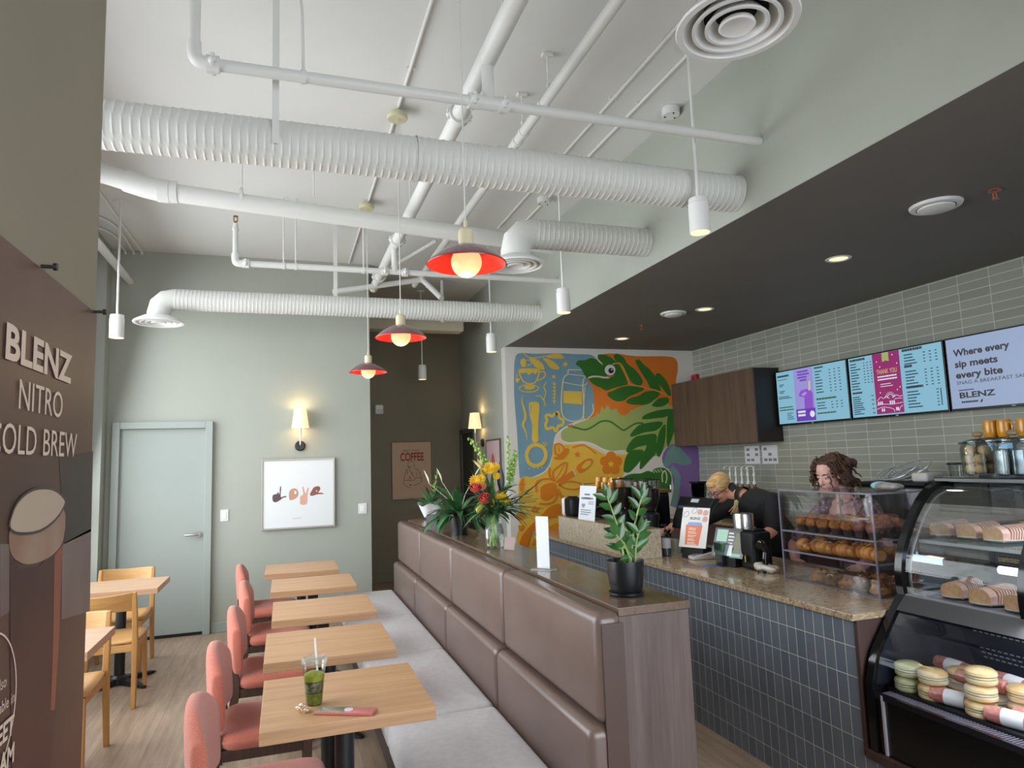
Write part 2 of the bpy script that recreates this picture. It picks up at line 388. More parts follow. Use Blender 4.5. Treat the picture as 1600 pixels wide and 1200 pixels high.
# dark door in the corridor side wall
d=MB();d.box(2.47,9.05,0,2.52,9.12,2.12).box(2.47,9.75,0,2.52,9.82,2.12).box(2.47,9.12,2.05,2.52,9.75,2.12)
DK=mat('dark_green_paint','#4c4f48',.5)
door2=struct(d.build('door_2',DK,smooth=0,bevel=.004))
MB().box(2.495,9.12,.02,2.509,9.75,2.05).build('door_leaf',mat('darker_door','#33352f',.5),door2,smooth=0)
struct(MB().box(-.71,7.735,0,.915,7.75,.1).build('baseboard_back',FR,smooth=0,bevel=.004))
struct(MB().box(.915,9.855,0,2.51,9.87,.12).build('baseboard_corridor',CORR,smooth=0,bevel=.004))
# ------------------------------------------------------------------ ducts, pipes and lamps under the ceiling
WH=mat('white_duct_paint','#d4d4d0',.55,var=.02,vs=3)
WHP=mat('white_pipe_paint','#dcdcd9',.42,var=.015,vs=4)
WHG=mat('white_enamel','#dededc',.35)
CREAM=mat('cream_box','#c9c3a0',.5)
BRASS=mat('brass','#a8794a',.35,.9)
def spiral(mb,x0,x1,y,z,r,pitch=.036,seam=.0034,n=40,slant=.06):
    """spiral lock-seam duct along x, with a helical ridge"""
    steps=int((x1-x0)/pitch*6);rings=[]
    for i in range(steps+1):
        x=x0+(x1-x0)*i/steps;rg=[]
        for k in range(n):
            a=2*PI*k/n;ph=((x-x0)/pitch+k/n)%1.0
            rr=r+(seam if ph<.15 or ph>.99 else 0)
            rg.append((x,y+rr*math.cos(a),z+rr*math.sin(a)))
        rings.append(rg)
    mb.loft(rings);return mb
def elbow(mb,x,y,z,r,ez,n=32,side=-1):
    """three-gore elbow: from a horizontal duct end at x (axis z=z) down to z=ez"""
    R_=r*1.25;rings=[]
    for i,a in enumerate((0,PI/6,PI/3,PI/2)):
        c=(x+side*R_*math.sin(a),z-R_*(1-math.cos(a)));rg=[]
        ca,sa=math.cos(a),math.sin(a);f=1/math.cos(PI/12) if 0<i<3 else 1
        for k in range(n):
            t=2*PI*k/n;u=r*math.sin(t)*f
            rg.append((c[0]+side*u*sa,y+r*math.cos(t),c[1]+u*ca))
        rings.append(rg)
    rings.append([(p[0],p[1],ez) for p in rings[-1]])
    if side<0:rings=[q[::-1] for q in rings]
    return mb.loft(rings),x+side*R_
def diffuser(parent,c,R_=.21):
    """round stepped-cone air diffuser, its face at height c.z"""
    m=MB();m.T=Matrix.Translation(V(c))
    m.lathe([(R_*.55,.06),(R_*.62,.055),(R_*.97,.014),(R_,.004),(R_*.985,-.004),(R_*.88,-.004),(R_*.86,.006),(R_*.6,.045)],n=48,cap=False)
    m.build('diffuser_rim',WHG,parent)
    m=MB();m.T=Matrix.Translation(V(c))
    for a,b in ((.73,.55),(.52,.36)):
        m.lathe([(R_*b,.05),(R_*a,.006),(R_*a*1.0,-.003),(R_*(a-.05),-.003),(R_*(b-.03),.046),(R_*b,.05)],n=40,cap=False)
    m.lathe([(0,.012),(R_*.28,.012),(R_*.3,.0),(R_*.27,-.005),(R_*.22,.001),(0,.004)],n=32,cap=False)
    m.build('diffuser_cone',WHG,parent)
    m=MB();m.T=Matrix.Translation(V(c));m.lathe([(0,.052),(R_*.55,.052),(R_*.55,.06),(0,.06)],n=32,cap=False);m.build('diffuser_throat',mat('dark_throat','#1d1d1d',.8),parent)
# the largest duct, straight across the room
t=thing('spiral_duct','thickest white spiral duct running straight across under the ceiling','duct',(-1.69,3.2,3.16))
spiral(MB(),0,4.2,0,0,.105).build('duct_tube',WH,t,smooth=50)
MB().lathe([(.112,0),(.112,.012)],c=(2.3,0,0),n=40,axis='x',cap=False).build('joint_band',WH,t)
m=MB();m.box(1.63,-.114,-.05,1.66,-.111,.795).build('strap',WHP,t)
# duct with elbow and diffuser, middle of the room
t=thing('elbow_duct','white spiral duct with an elbow and round diffuser, partly hidden by the nearest red pendant','duct',(1.62,4.24,3.2))
spiral(MB(),0,.89,0,0,.102).build('duct_tube',WH,t,smooth=50)
e,ex=elbow(MB(),.0,0,0,.102,-.215);e.build('elbow',WH,t,smooth=25)
diffuser(t,(ex,0,-.235),.20)
# duct near the back wall
t=thing('elbow_duct','longest white spiral duct, close to the back wall, ending over the grey door','duct',(-.93,6.47,3.155))
spiral(MB(),0,3.44,0,0,.094,pitch=.032,seam=.003).build('duct_tube',WH,t,smooth=50)
e,ex=elbow(MB(),.0,0,0,.094,-.195);e.build('elbow',WH,t,smooth=25)
diffuser(t,(ex,0,-.212),.205)
m=MB()
for x in (at(521,420,Y=6.47).x+.93,):m.box(x,-.012,.09,x+.035,.012,.80)
m.build('hanger',WHP,t)
# diffuser overhead, near the camera
t=thing('ceiling_diffuser','big round stepped white air diffuser at the top of the view','air vent',(1.515,1.855,3.15))
diffuser(t,(0,0,0),.213)
MB().lathe([(.1,.062),(.1,.35),(.1,.8)],n=32).build('neck',WH,t)
# smooth drain pipe with a bend
p=smooth2([(-1.69,4.75,3.58),(-1.1,4.87,3.52),(-.98,4.9,3.495)],3,False)
a=at(165,272,Y=4.95);b=at(247,298,Y=4.95);c=at(742,368,Y=4.95)
t=thing('drain_pipe','smooth white drain pipe with a bend, between the two big ducts','pipe',tuple(b))
ba=a-b;cb=c-b
m=MB();m.tube([ba*1.5,ba*.55],.066,20);m.tube([V((0,0,0)),V((2.9,0,cb.z/cb.x*2.9))],.062,20);m.build('pipe',WHP,t)
m=MB();m.tube(smooth2([tuple(ba*.62),tuple(ba*.2),(.05,0,0),(.12,0,.0)],4,False),.075,20).build('elbow',WHP,t)
MB().tube([(.0,0,0),(.07,0,0)],.078,20).build('collar',WHP,t);MB().tube([(.52,0,0),(.54,0,0)],.07,20).build('pipe_ring',WHP,t)
for x in (.53,1.02):MB().cyl((x,0,.06),(x,0,H-b.z),.006,n=8).build('hanger_rod',WHP,t)
# sprinkler piping: thick main along the room with its crosswise branches
MY,MZ=.93,3.6
t=thing('sprinkler_piping','thick white sprinkler main running lengthwise, with two crosswise branches','pipe',(MY,0,MZ))
MB().cyl((0,-1.5,0),(0,7.45,0),.047,n=24).build('main_pipe',WHP,t)
def coupling(c,axis,r):
    mb=MB();c=V(c);a=V(axis);mb.cyl(c-a*.026,c+a*.026,r*1.32,n=20)
    s_=V((0,0,1)).cross(a);s_=s_.normalized() if s_.length>.1 else V((1,0,0))
    for k in (-1,1):
        mb.cyl(c+s_*(k*r*1.3)-V((0,0,.028)),c+s_*(k*r*1.3)+V((0,0,.03)),.009,n=8)
        mb.ell(c+s_*(k*r*1.25),(.02,.02,.016),8,6)
    return mb.build('coupling',WHP,t)
for y in (3.52,5.75,6.98):coupling((0,y,0),(0,1,0),.047)
for y in (2.7,5.1):MB().cyl((0,y,.045),(0,y,H-MZ),.006,n=8).build('hanger_rod',WHP,t)
def ring(x,y,z,r=.031,l=.012):MB().tube([(x-l,y,z),(x+l,y,z)],r,14).build('pipe_ring',WHP,t)
# branch above the thickest duct
by=2.96;bz=3.37-MZ;x0=at(325,100,Y=by).x-MY;x1=2.515-MY
MB().cyl((x0,by,bz),(x1,by,bz),.0255,n=18).build('branch_pipe',WHP,t)
m=MB();m.tube(smooth2([(x0+.03,by,bz),(x0-.03,by,bz+.005),(x0-.052,by,bz+.03),(x0-.055,by,bz+.09)],4,False),.029,16);m.cyl((x0-.055,by,bz+.08),(x0-.055,by,H-MZ),.0235,n=16);m.build('drop_pipe',WHP,t)
ring(x0-.055,by,bz+.37,.03,.01)
for x in (x0+.02,-.075,.075):coupling((x,by,bz),(1,0,0),.028)
m=MB();m.tube([(-.07,by,bz),(.07,by,bz)],.034,16);m.cyl((0,by,bz),(0,by,0),.03,n=14);m.build('tee',WHP,t)
q2=at(474,124,Y=by).x-MY
MB().tube([(q2,by,bz+.02),(q2-.005,by,bz+.3),(q2-.01,by+.25,H-MZ)],.007,8).build('hanger_rod',WHP,t);ring(q2,by,bz)
# branch over the duct nearest the back wall
by=5.92;bz=3.36-MZ;x0=at(376,408,Y=by).x-MY
MB().cyl((x0,by,bz),(x1,by,bz),.026,n=18).build('branch_pipe',WHP,t)
m=MB();m.tube(smooth2([(x0+.04,by,bz),(x0-.02,by,bz),(x0-.04,by,bz+.02),(x0-.042,by,bz+.08)],4,False),.03,14);m.cyl((x0-.042,by,bz+.07),(x0-.042,by,bz+.34),.022,n=14);m.cyl((x0-.042,by,bz+.28),(x0-.042,by,bz+.3),.027,n=14);m.build('riser',WHP,t)
xr=x0-.042
m=MB();m.cyl((xr,by,bz+.34),(xr,by,bz+.36),.012,n=10).box(xr-.018,by-.006,bz+.36,xr-.010,by+.006,bz+.40).box(xr+.010,by-.006,bz+.36,xr+.018,by+.006,bz+.40).cyl((xr,by,bz+.40),(xr,by,bz+.406),.02,n=12);m.build('sprinkler_tip',BRASS,t)
for x in (x0+.04,-.09,.09):coupling((x,by,bz),(1,0,0),.028)
MB().cyl((0,by,bz),(0,by,0),.03,n=14).build('tee',WHP,t)
for px in (443,462,568):
    x=at(px,415,Y=by).x-MY;MB().cyl((x,by,bz+.02),(x,by,H-MZ),.006,n=8).build('hanger_rod',WHP,t);ring(x,by,bz)
# swing pieces around the end of the main
o=V((MY,0,MZ));a,b,c,d_=[at(*q,Y=y)-o for q,y in (((520,456),7.2),((660,437),7.2),((690,466),6.9),((682,376),6.4))]
m=MB();m.cyl(a,b,.03,n=16);m.cyl(b,c,.03,n=16);m.ell(b,(.04,.04,.04),12,8);m.build('swing_pipe',WHP,t)
MB().cyl(d_,at(600,425,Y=6.9)-o,.02,n=12).build('brace',WHP,t)
# second, thinner lengthwise pipe
PX,PZ=1.42,3.7
t=thing('long_pipe','slimmer white pipe running lengthwise beside the thick main','pipe',(PX,-1.5,PZ))
m=MB();m.cyl((0,0,0),(0,9.1,0),.031,n=20);m.build('pipe',WHP,t)
for y in (4.95,5.3,5.42):MB().tube([(0,y-.012,0),(0,y+.012,0)],.037,20).build('pipe_clamp',WHP,t)
for y in (4.87,5.31):
    m=MB();m.cyl((-.0,y,.03),(0,y,H-PZ-.02),.006,n=8);m.box(-.03,y-.02,H-PZ-.02,.03,y+.02,H-PZ-.001);m.cyl((0,y,.05),(0,y,.075),.013,n=8)
    m.build('hanger_rod',WHP,t)
# thin conduits on the ceiling
for i,(x,y0,y1,lab) in enumerate(((.69,-1.5,7.7,'thin white conduit on the ceiling linking the pendant boxes'),(2.005,-1.5,6.2,'thin white conduit on the ceiling, inner one of the close pair'),(2.205,-1.5,6.2,'thin white conduit on the ceiling, one of the pair closest to the bulkhead'))):
    t=thing('conduit',lab,'conduit',(x,y0,H-.012))
    m=MB();m.cyl((0,0,0),(0,y1-y0,0),.0105,n=10);m.build('tube',WHP,t)
    y=.8
    while y<y1-y0:
        MB().box(-.022,y,0,.03,y+.016,.0115).build('clip',WHP,t,smooth=0);y+=1.1
# round white devices on the ceiling by the bulkhead
for (px,py),lab in (((1048,176),'white round junction box on the ceiling beside the bulkhead'),((850,314),'white detector on the ceiling behind the thickest duct')):
    c=at(px,py,Z=3.93)
    t=thing('ceiling_box',lab,'junction box',(c.x,c.y,H-.002))
    MB().lathe([(0,-.05),(.055,-.05),(.06,-.045),(.06,0),(0,0)],n=24).build('box',WHG,t)
    for k in range(3):MB().cyl((.04*math.cos(k*2.1+.4),.04*math.sin(k*2.1+.4),-.05),(.04*math.cos(k*2.1+.4),.04*math.sin(k*2.1+.4),-.055),.006,n=8).build('knockout',mat('dark_hole','#333333',.7),t)
# bent conduits and a pipe in the far corner
for i,(px,lab) in enumerate(((196,'first of three thin bent conduits over the grey door, beside the outer wall'),(209,'middle of the three thin bent conduits over the grey door'),(222,'longest of the three thin bent conduits over the grey door'))):
    e=at(px,397,Y=7.745);t=thing('bent_conduit',lab,'conduit',tuple(e))
    m=MB();pts=smooth2([(0,0,0),(0,-.03,.035),(-.0,-.1,.045),(0,-.5-.25*i,.045),(-.12,-.75-.3*i,.045),(-.45,-.82-.32*i,.045)],5,False)
    if i==2:pts=[(0,0,0)]+smooth2([(0,-.03,.035),(0,-.1,.045),(-.02,-1.3,.045),(-.02,-2.6,.045)],4,False)
    m.tube([(p[0],p[1],min(p[2],H-.014-e.z)) for p in pts],.0125,10);m.build('tube',WHP,t)
e=at(203,440,Y=7.745);t=thing('wall_pipe','white pipe entering the back wall above the grey door','pipe',tuple(e))
MB().cyl((0,0,0),(0,-5.2,0),.036,n=18).build('pipe',WHP,t)
# duct and thin pipe in the corridor
t=thing('corridor_duct','short cream duct crossing the corridor ceiling','duct',(.93,8.5,3.42))
MB().rbox(0,-.12,-.09,1.28,.12,.09,.03).build('duct_body',mat('cream_duct','#c4bba6',.6),t)
t=thing('corridor_pipe','thin white pipe crossing in front of the cream corridor duct','pipe',(.93,8.2,3.44))
m=MB();m.cyl((0,0,0),(1.58,0,0),.022,n=14);m.build('pipe',WHP,t)
m=MB();m.cyl((.95,0,.0),(.95,0,.5),.02,n=12);m.ell((.95,0,-.01),(.035,.035,.035),12,8);m.build('drop',WHP,t)
# ---- lamps
WARM=mat('warm_glass','#a08a60',.4,emit=.86,ecol='#ffdc9c')
LED=mat('lamp_disc','#c9bfa8',.4,emit=1.25,ecol='#ffe4ae')
RED=mat('red_enamel','#c7281f',.3,coat=.3);PLUM=mat('plum_enamel','#6d4048',.22,coat=.5)
IVORY=mat('ivory_plastic','#cdc2a3',.45);CORDM=mat('grey_cord','#c9c9c4',.6)
def shade_mat():
    m=bpy.data.materials.new('two_sided_shade');m.use_nodes=True;nt=m.node_tree;L=nt.links;b=nt.nodes['Principled BSDF']
    g=nt.nodes.new('ShaderNodeNewGeometry');mx=nt.nodes.new('ShaderNodeMix');mx.data_type='RGBA';mx.inputs['A'].default_value=lin('#643c45');mx.inputs['B'].default_value=lin('#e2281c')
    L.new(g.outputs['Backfacing'],mx.inputs['Factor']);L.new(mx.outputs['Result'],b.inputs['Base Color']);b.inputs['Roughness'].default_value=.25;b.inputs['Coat Weight'].default_value=.4;return m
def red_pendant(x,y,z,label):
    t=thing('pendant_lamp',label,'pendant lamp',(x,y,z),0,'red dome pendants over the tables')
    R_=.160
    out=[(R_*math.sin(a),.032+.075*(1-(math.sin(a)**2))) for a in [k*PI/2/12 for k in range(0,13)]]
    prof=[(.034,.076)]+[(r,.078-.078*(r/R_)**2.0+.0) for r in [.05,.07,.09,.11,.13,.145,.153,R_]]
    MB().lathe(prof+[(R_+.001,-.002)],n=48,cap=False).build('shade',[PLUM],t)
    MB().lathe([(R_-.001,-.0015)]+[(r-.002,z_-.005) for r,z_ in prof[::-1]],n=48,cap=False).build('shade_lining',[RED],t)
    MB().lathe([(.03,.07),(.031,.125),(.028,.138),(.018,.146),(.007,.148),(.007,.178),(.004,.18)],n=24).build('socket_cap',IVORY,t)
    MB().ell((0,0,.006),(.062,.062,.062),28,16).build('bulb',WARM,t)
    MB().cyl((0,0,.175),(0,0,H-z-.05),.0032,n=8).build('cord',CORDM,t)
    MB().lathe([(0,0),(.062,0),(.066,.006),(.066,.03),(.062,.036),(.045,.036),(.045,.05),(0,.05)],c=(0,0,H-z-.076),n=28).build('canopy',CREAM,t)
    point('bulb_light',(0,0,-.085),3.2,(1,.78,.5),.06,t)
    return t
red_pendant(.69,2.56,2.44,'red dome pendant lamp, largest and nearest of the three')
red_pendant(.69,4.19,2.44,'red dome pendant lamp, middle of the three')
red_pendant(.675,5.82,2.44,'red dome pendant lamp, farthest of the three, smallest in view')
def cyl_pendant(px,pyb,Y,ptop,label,r=.055,h=.19,on=1):
    b=at(px,pyb,Y=Y)
    t=thing('cylinder_pendant',label,'pendant lamp',tuple(b),0,'white cylinder pendants')
    MB().lathe([(r*.86,.004),(r,0),(r,h*.86),(r*.94,h*.88),(r*.94,h),(r*.9,h+.004),(0,h+.006)],n=32,cap=False).build('housing',WHG,t)
    MB().lathe([(0,.0005),(r*.95,.0005),(r*.86,.0039)],n=32,cap=False).build('light_disc',LED,t)
    MB().cyl((0,0,h),(0,0,H-b.z-.02),.0085,n=10).build('rod',WHP,t)
    MB().lathe([(0,0),(.05,0),(.055,.02),(0,.02)],c=(0,0,H-b.z-.021),n=20).build('canopy',WHP,t)
    if on:spot('lamp_light',(0,0,-.01),7,80,.7,(1,.88,.7),.04,t)
cyl_pendant(1094,364,3.05,0,'white cylinder pendant lamp in front of the bulkhead, nearest')
cyl_pendant(881,489,4.85,0,'white cylinder pendant lamp in front of the bulkhead, above the table sign')
cyl_pendant(768,550,6.75,0,'white cylinder pendant lamp below the end of the last spiral duct')
cyl_pendant(660,593,8.85,0,'white cylinder pendant lamp inside the corridor')
cyl_pendant(182,528,6.3,0,'white cylinder pendant lamp on a long rod over the grey door')
# recessed lights and fittings in the dark dropped ceiling
ZS=3.008
def downlight(px,py,label):
    c=at(px,py,Z=ZS);t=thing('recessed_light',label,'ceiling light',(c.x,c.y,ZS),0,'recessed lights over the counter')
    MB().lathe([(.062,-.001),(.066,-.005),(.083,-.006),(.088,-.001)],n=36,cap=False).build('trim_ring',WHG,t)
    MB().lathe([(0,-.0015),(.064,-.0015)],n=32,cap=False).build('light_disc',LED,t)
    spot('lamp_light',(0,0,-.02),20,125,.8,(1,.89,.72),.05,t)
downlight(1310,404,'recessed ceiling light nearest the camera, over the display case')
downlight(1101,483,'recessed ceiling light beside the round exhaust vent')
downlight(972,529,'recessed ceiling light closest to the mural')
for px,py,R_,lab in ((1462,320,.135,'large round white exhaust vent in the dark ceiling'),(1052,489,.125,'small round white exhaust vent beside a recessed light')):
    c=at(px,py,Z=ZS);t=thing('exhaust_vent',lab,'air vent',(c.x,c.y,ZS))
    MB().lathe([(R_*.72,-.002),(R_*.74,-.018),(R_*.95,-.016),(R_,-.004),(R_,0)],n=40,cap=False).build('rim',WHG,t)
    MB().lathe([(0,-.036),(R_*.55,-.034),(R_*.68,-.026),(R_*.70,-.018),(0,-.012)],n=40,cap=False).build('plug',WHG,t)
    MB().lathe([(0,-.001),(R_*.74,-.001)],n=32,cap=False).build('throat',mat('dark_throat'),t)
COP=mat('copper','#b5745c',.4,.8)
for px,py,lab in ((1554,297,'copper sprinkler head near the large exhaust vent'),(1003,508,'copper sprinkler head between the two far recessed lights')):
    c=at(px,py,Z=ZS);t=thing('ceiling_sprinkler',lab,'sprinkler',(c.x,c.y,ZS))
    MB().lathe([(.034,0),(.034,-.004),(.012,-.008)],n=20,cap=False).build('escutcheon',COP,t)
    MB().cyl((0,0,0),(0,0,-.02),.009,n=10).box(-.016,-.003,-.045,-.011,.003,-.018).box(.011,-.003,-.045,.016,.003,-.018).lathe([(0,-.05),(.018,-.05),(.018,-.045),(0,-.045)],n=16).build('head',COP,t)
# wall sconces
SHM=mat('pleated_shade','#ffedc4',.8,emit=.62,ecol='#ffe6ae')
BLK=mat('black_metal','#1a1a1a',.4)
def sconce(loc,rz,label):
    """local frame: wall plane y=0, lamp stands out towards -y"""
    t=thing('wall_sconce',label,'wall lamp',loc,rz,'pleated wall sconces')
    MB().lathe([(0,-.03),(.045,-.028),(.055,-.02),(.056,0)],n=28,axis='y').build('back_plate',BLK,t)
    m=MB();m.tube(smooth2([(0,-.02,0),(0,-.09,0),(0,-.108,.012),(0,-.11,.04),(0,-.11,.2)],5,False),.0075,10);m.cyl((0,-.11,.13),(0,-.11,.2),.012,n=12);m.build('arm',ST,t)
    n=96;rings=[]
    for z,r in ((.195,.088),(.4,.06)):
        rings.append([((r+(.0022 if k%2 else 0))*math.cos(2*PI*k/n),-.11+(r+(.0022 if k%2 else 0))*math.sin(2*PI*k/n),z) for k in range(n)])
    MB().loft(rings,cap=False).build('shade',SHM,t,smooth=0)
    point('bulb_up',(0,-.11,.40),1.5,(1,.72,.36),.03,t);point('bulb_down',(0,-.11,.2),1.2,(1,.72,.36),.03,t)
sconce((.157,7.75,1.88),0,'pleated wall lamp glowing above the framed hand-sign print')
sconce((2.51,8.7,1.89),-PI/2,'pleated wall lamp on the corridor side wall, above the flowers')
# ------------------------------------------------------------------ tables, chairs, bench
OAKT=wood('laminate_oak','#a97f5c','#c69c74','x',.42,.9)
OAKTY=wood('laminate_oak_edge','#7c5a40','#9a7453','x',.5,.9)
LOAK=wood('pale_table_oak','#b08a6c','#c8a687','x',.42,.9)
OAKC=wood('chair_oak','#b07f45','#c59558','z',.45,1)
OAKS=wood('chair_oak_flat','#b4854c','#c99b60','x',.45,1)
WALN=wood('walnut_leg','#3d2a22','#553c30','z',.45,1)
BLKM=mat('black_powder_coat','#17181a',.45)
SALM=mat('salmon_fabric','#c8745c',.85,var=.12,vs=260,bump=.35,bs=420,sheen=.3,col2='#b66253')
def cushion(mb,x0,x1,y0,y1,z0,z1,r=.06,dome=.02,edge=.025,n=6,puff=0):
    """upholstered cushion with rounded corners and a domed top"""
    cx,cy=(x0+x1)/2,(y0+y1)/2;hx,hy=(x1-x0)/2,(y1-y0)/2
    def rg(ins,z,k=1):
        o=[];rr=max(r-ins,.012)
        for qx,qy,a0 in ((1,1,0),(-1,1,PI/2),(-1,-1,PI),(1,-1,1.5*PI)):
            for i in range(n+1):
                a=a0+i*PI/2/n;o.append((cx+(qx*(hx-ins-rr)+rr*math.cos(a)),cy+(qy*(hy-ins-rr)+rr*math.sin(a)),z))
        return o
    R_=[rg(edge*.6,z0),rg(edge*.15,z0+edge*.4),rg(-puff,z0+(z1-z0)*.5),rg(0,z1-edge)]
    for a in (.35,.7,1.0):
        R_.append(rg(edge*(1-math.cos(a*PI/2)),z1-edge+edge*math.sin(a*PI/2)))
    s0=min(hx,hy)
    for t in (.3,.5,.7,.85,.96):
        R_.append([(cx+(p[0]-cx)*(1-t),cy+(p[1]-cy)*(1-t),z1+dome*(1-(1-t)**2)) for p in rg(edge,z1)])
    return mb.loft(R_)
def cafe_table(name,label,loc,m_top,group,w=.61,d=.60):
    t=thing(name,label,'table',loc,0,group)
    m=MB();m.cur=0;m.box(-w/2,-d/2,.715,w/2,d/2,.76);b=m.build('tabletop',[m_top],t,smooth=0,bevel=.002)
    MB().cyl((0,0,.035),(0,0,.70),.038,n=24).build('column',BLKM,t)
    MB().box(-.19,-.19,.698,.19,.19,.7145).build('top_plate',BLKM,t,smooth=0)
    m=MB()
    for k in range(4):
        a=k*PI/2+PI/4;c,s_=math.cos(a),math.sin(a)
        m.loft([[(c*r-s_*w_,s_*r+c*w_,z0) for w_,z0 in ((-hw,.006),(hw,.006),(hw,zt),(-hw,zt))] for r,hw,zt in ((0,.035,.05),(.12,.032,.042),(.29,.02,.022),(.31,.014,.014))])
    m.lathe([(.0,.004),(.06,.004),(.06,.05),(.042,.07),(0,.07)],n=20);m.build('base',BLKM,t)
    for k in range(4):
        a=k*PI/2+PI/4;MB().lathe([(0,0),(.014,0),(.014,.01),(0,.01)],c=(.285*math.cos(a),.285*math.sin(a),0),n=10).build('foot_pad',BLKM,t)
    return t
T0=cafe_table('cafe_table','square oak-topped table nearest the camera, holding the green drink',(.225,2.86,0),OAKT,'square tables along the bench')
for y,x,l in ((3.72,.215,'square oak-topped table, second from the front along the bench'),(4.62,.235,'square oak-topped table, middle one of the five along the bench'),(5.60,.21,'square oak-topped table, second from the back wall along the bench'),(6.50,.145,'square oak-topped table closest to the back wall, set slightly outwards')):
    dup(T0,(x,y,0),0,l)
T1=cafe_table('cafe_table','square pale oak table by the windows, near the grey door',(-1.235,6.28,0),LOAK,'tables by the windows')
dup(T1,(-1.245,4.34,0),0,'square pale oak table by the windows, its corner half hidden by the brown poster')
# upholstered chair: seat centre at the origin, looking along +x
def salmon_chair(loc,label):
    t=thing('upholstered_chair',label,'chair',loc,0,'salmon chairs facing the bench')
    cushion(MB(),-.20,.235,-.235,.235,.395,.468,r=.09,dome=.018,edge=.03,puff=.004).build('seat',SALM,t,smooth=60)
    rows=[];ny=14
    for j in range(ny+1):
        v=-1+2*j/ny;y=.222*v;zt=.825-.085*abs(v)**2.4;zb=.475+.01*v*v;bow=.035*v*v
        th=.032*(1 if abs(v)<.9 else .9)
        prof=[]
        for k in range(20):
            a=2*PI*k/20;ca,sa=math.cos(a),math.sin(a)
            e=4.0;px=math.copysign(abs(ca)**(2/e),ca)*th;pz=math.copysign(abs(sa)**(2/e),sa)
            z=(zt+zb)/2+pz*(zt-zb)/2
            prof.append((-.222+bow+px-.05*(z-.475)-.0,y,z))
        rows.append(prof)
    def shrink(rg,f,dy):
        c=[sum(p[i] for p in rg)/len(rg) for i in range(3)]
        return [(c[0]+(p[0]-c[0])*f,p[1]+dy,c[2]+(p[2]-c[2])*(1-(1-f)*.25)) for p in rg]
    rings=[shrink(rows[0],.55,-.012),shrink(rows[0],.85,-.008)]+rows+[shrink(rows[-1],.85,.008),shrink(rows[-1],.55,.012)]
    MB().loft(rings[::-1]).build('backrest',SALM,t,smooth=60)
    MB().bar((.2,-.19,.37),(-.2,-.19,.37),.03,.05).build('side_rail',WALN,t,smooth=0,bevel=.003)
    MB().bar((.2,.19,.37),(-.2,.19,.37),.03,.05).build('side_rail',WALN,t,smooth=0,bevel=.003)
    MB().bar((.195,-.19,.37),(.195,.19,.37),.028,.05).build('front_rail',WALN,t,smooth=0,bevel=.003)
    MB().bar((-.195,-.19,.37),(-.195,.19,.37),.028,.05).build('rear_rail',WALN,t,smooth=0,bevel=.003)
    for s_ in (-1,1):
        MB().loft([[(.19+i*w,s_*.195+j*w,z) for i,j in ((-1,-1),(1,-1),(1,1),(-1,1))] for z,w in ((0,.013),(.39,.021))]).build('leg',WALN,t,smooth=0,bevel=.003)
        pts=[(-.285,0,.012),(-.235,.2,.017),(-.205,.36,.021),(-.205,.44,.02),(-.222,.56,.016)]
        MB().loft([[(x+i*w*1.15,s_*.195+j*w*.8,z) for i,j in ((-1,-1),(1,-1),(1,1),(-1,1))] for x,z,w in pts]).build('leg',WALN,t,smooth=0,bevel=.003)
    return t
C0=salmon_chair((-.075,2.845,0),'salmon upholstered chair nearest the camera, at the table with the drink')
for x,y,l in ((-.085,3.66,'salmon upholstered chair, second from the camera'),(-.06,4.55,'salmon upholstered chair, middle one of the five'),(-.055,5.54,'salmon upholstered chair, second from the back wall'),(-.135,6.50,'salmon upholstered chair closest to the back wall')):
    dup(C0,(x,y,0),0,l)
# bent-oak chair: seat centre at the origin, looking along +y
def oak_chair(loc,rz,label):
    t=thing('oak_chair',label,'chair',loc,rz,'oak chairs by the windows')
    rows=[]
    for j in range(9):
        v=-1+2*j/8;row=[]
        for k in range(9):
            u=-1+2*k/8;w=.225-.012*(v<0)*abs(v);row.append((w*u,.02+.235*v-(.02*u*u if v>.9 else 0),.452-.012*(1-u*u)*(1-v*v)+.006*abs(u)))
        rows.append(row)
    m=MB();m.sheet(rows);o=m.build('seat',OAKS,t,smooth=60);sd=o.modifiers.new('solid','SOLIDIFY');sd.thickness=.02;sd.offset=-1
    for s_ in (-1,1):
        pts=[(.217,-.262,0,.017),(.214,-.235,.25,.019),(.212,-.222,.45,.021),(.21,-.245,.65,.019),(.207,-.268,.80,.015)]
        MB().loft([[(s_*x+i*w*.85,y+j*w*1.15,z) for i,j in ((-1,-1),(1,-1),(1,1),(-1,1))] for x,y,z,w in pts]).build('rear_leg',OAKC,t,smooth=30,bevel=.004)
        pts=[(.205,.235,0,.012),(.195,.225,.30,.018),(.19,.22,.43,.02)]
        MB().loft([[(s_*x+i*w,y+j*w,z) for i,j in ((-1,-1),(1,-1),(1,1),(-1,1))] for x,y,z,w in pts]).build('front_leg',OAKC,t,smooth=30,bevel=.004)
        MB().bar((s_*.196,.2,.405),(s_*.206,-.21,.405),.02,.05).build('side_rail',OAKS,t,smooth=0,bevel=.003)
    MB().bar((-.18,.215,.405),(.18,.215,.405),.02,.05).build('front_rail',OAKS,t,smooth=0,bevel=.003)
    MB().bar((-.2,-.215,.405),(.2,-.215,.405),.02,.05).build('rear_rail',OAKS,t,smooth=0,bevel=.003)
    rings=[]
    for k in range(13):
        u=-1+2*k/12;yy=-.258-.05*(1-u*u);hh=.055+.012*abs(u)
        rings.append([(.2*u,yy+dy-.02*dz,.735+dz*hh) for dy,dz in ((-.011,-1),(.011,-1),(.012,1),(-.010,1))])
    MB().loft(rings).build('top_rail',OAKS,t,smooth=40,bevel=.003)
    return t
K0=oak_chair((-1.225,5.855,0),0,'oak chair seen from behind, pulled up to the window table near the door')
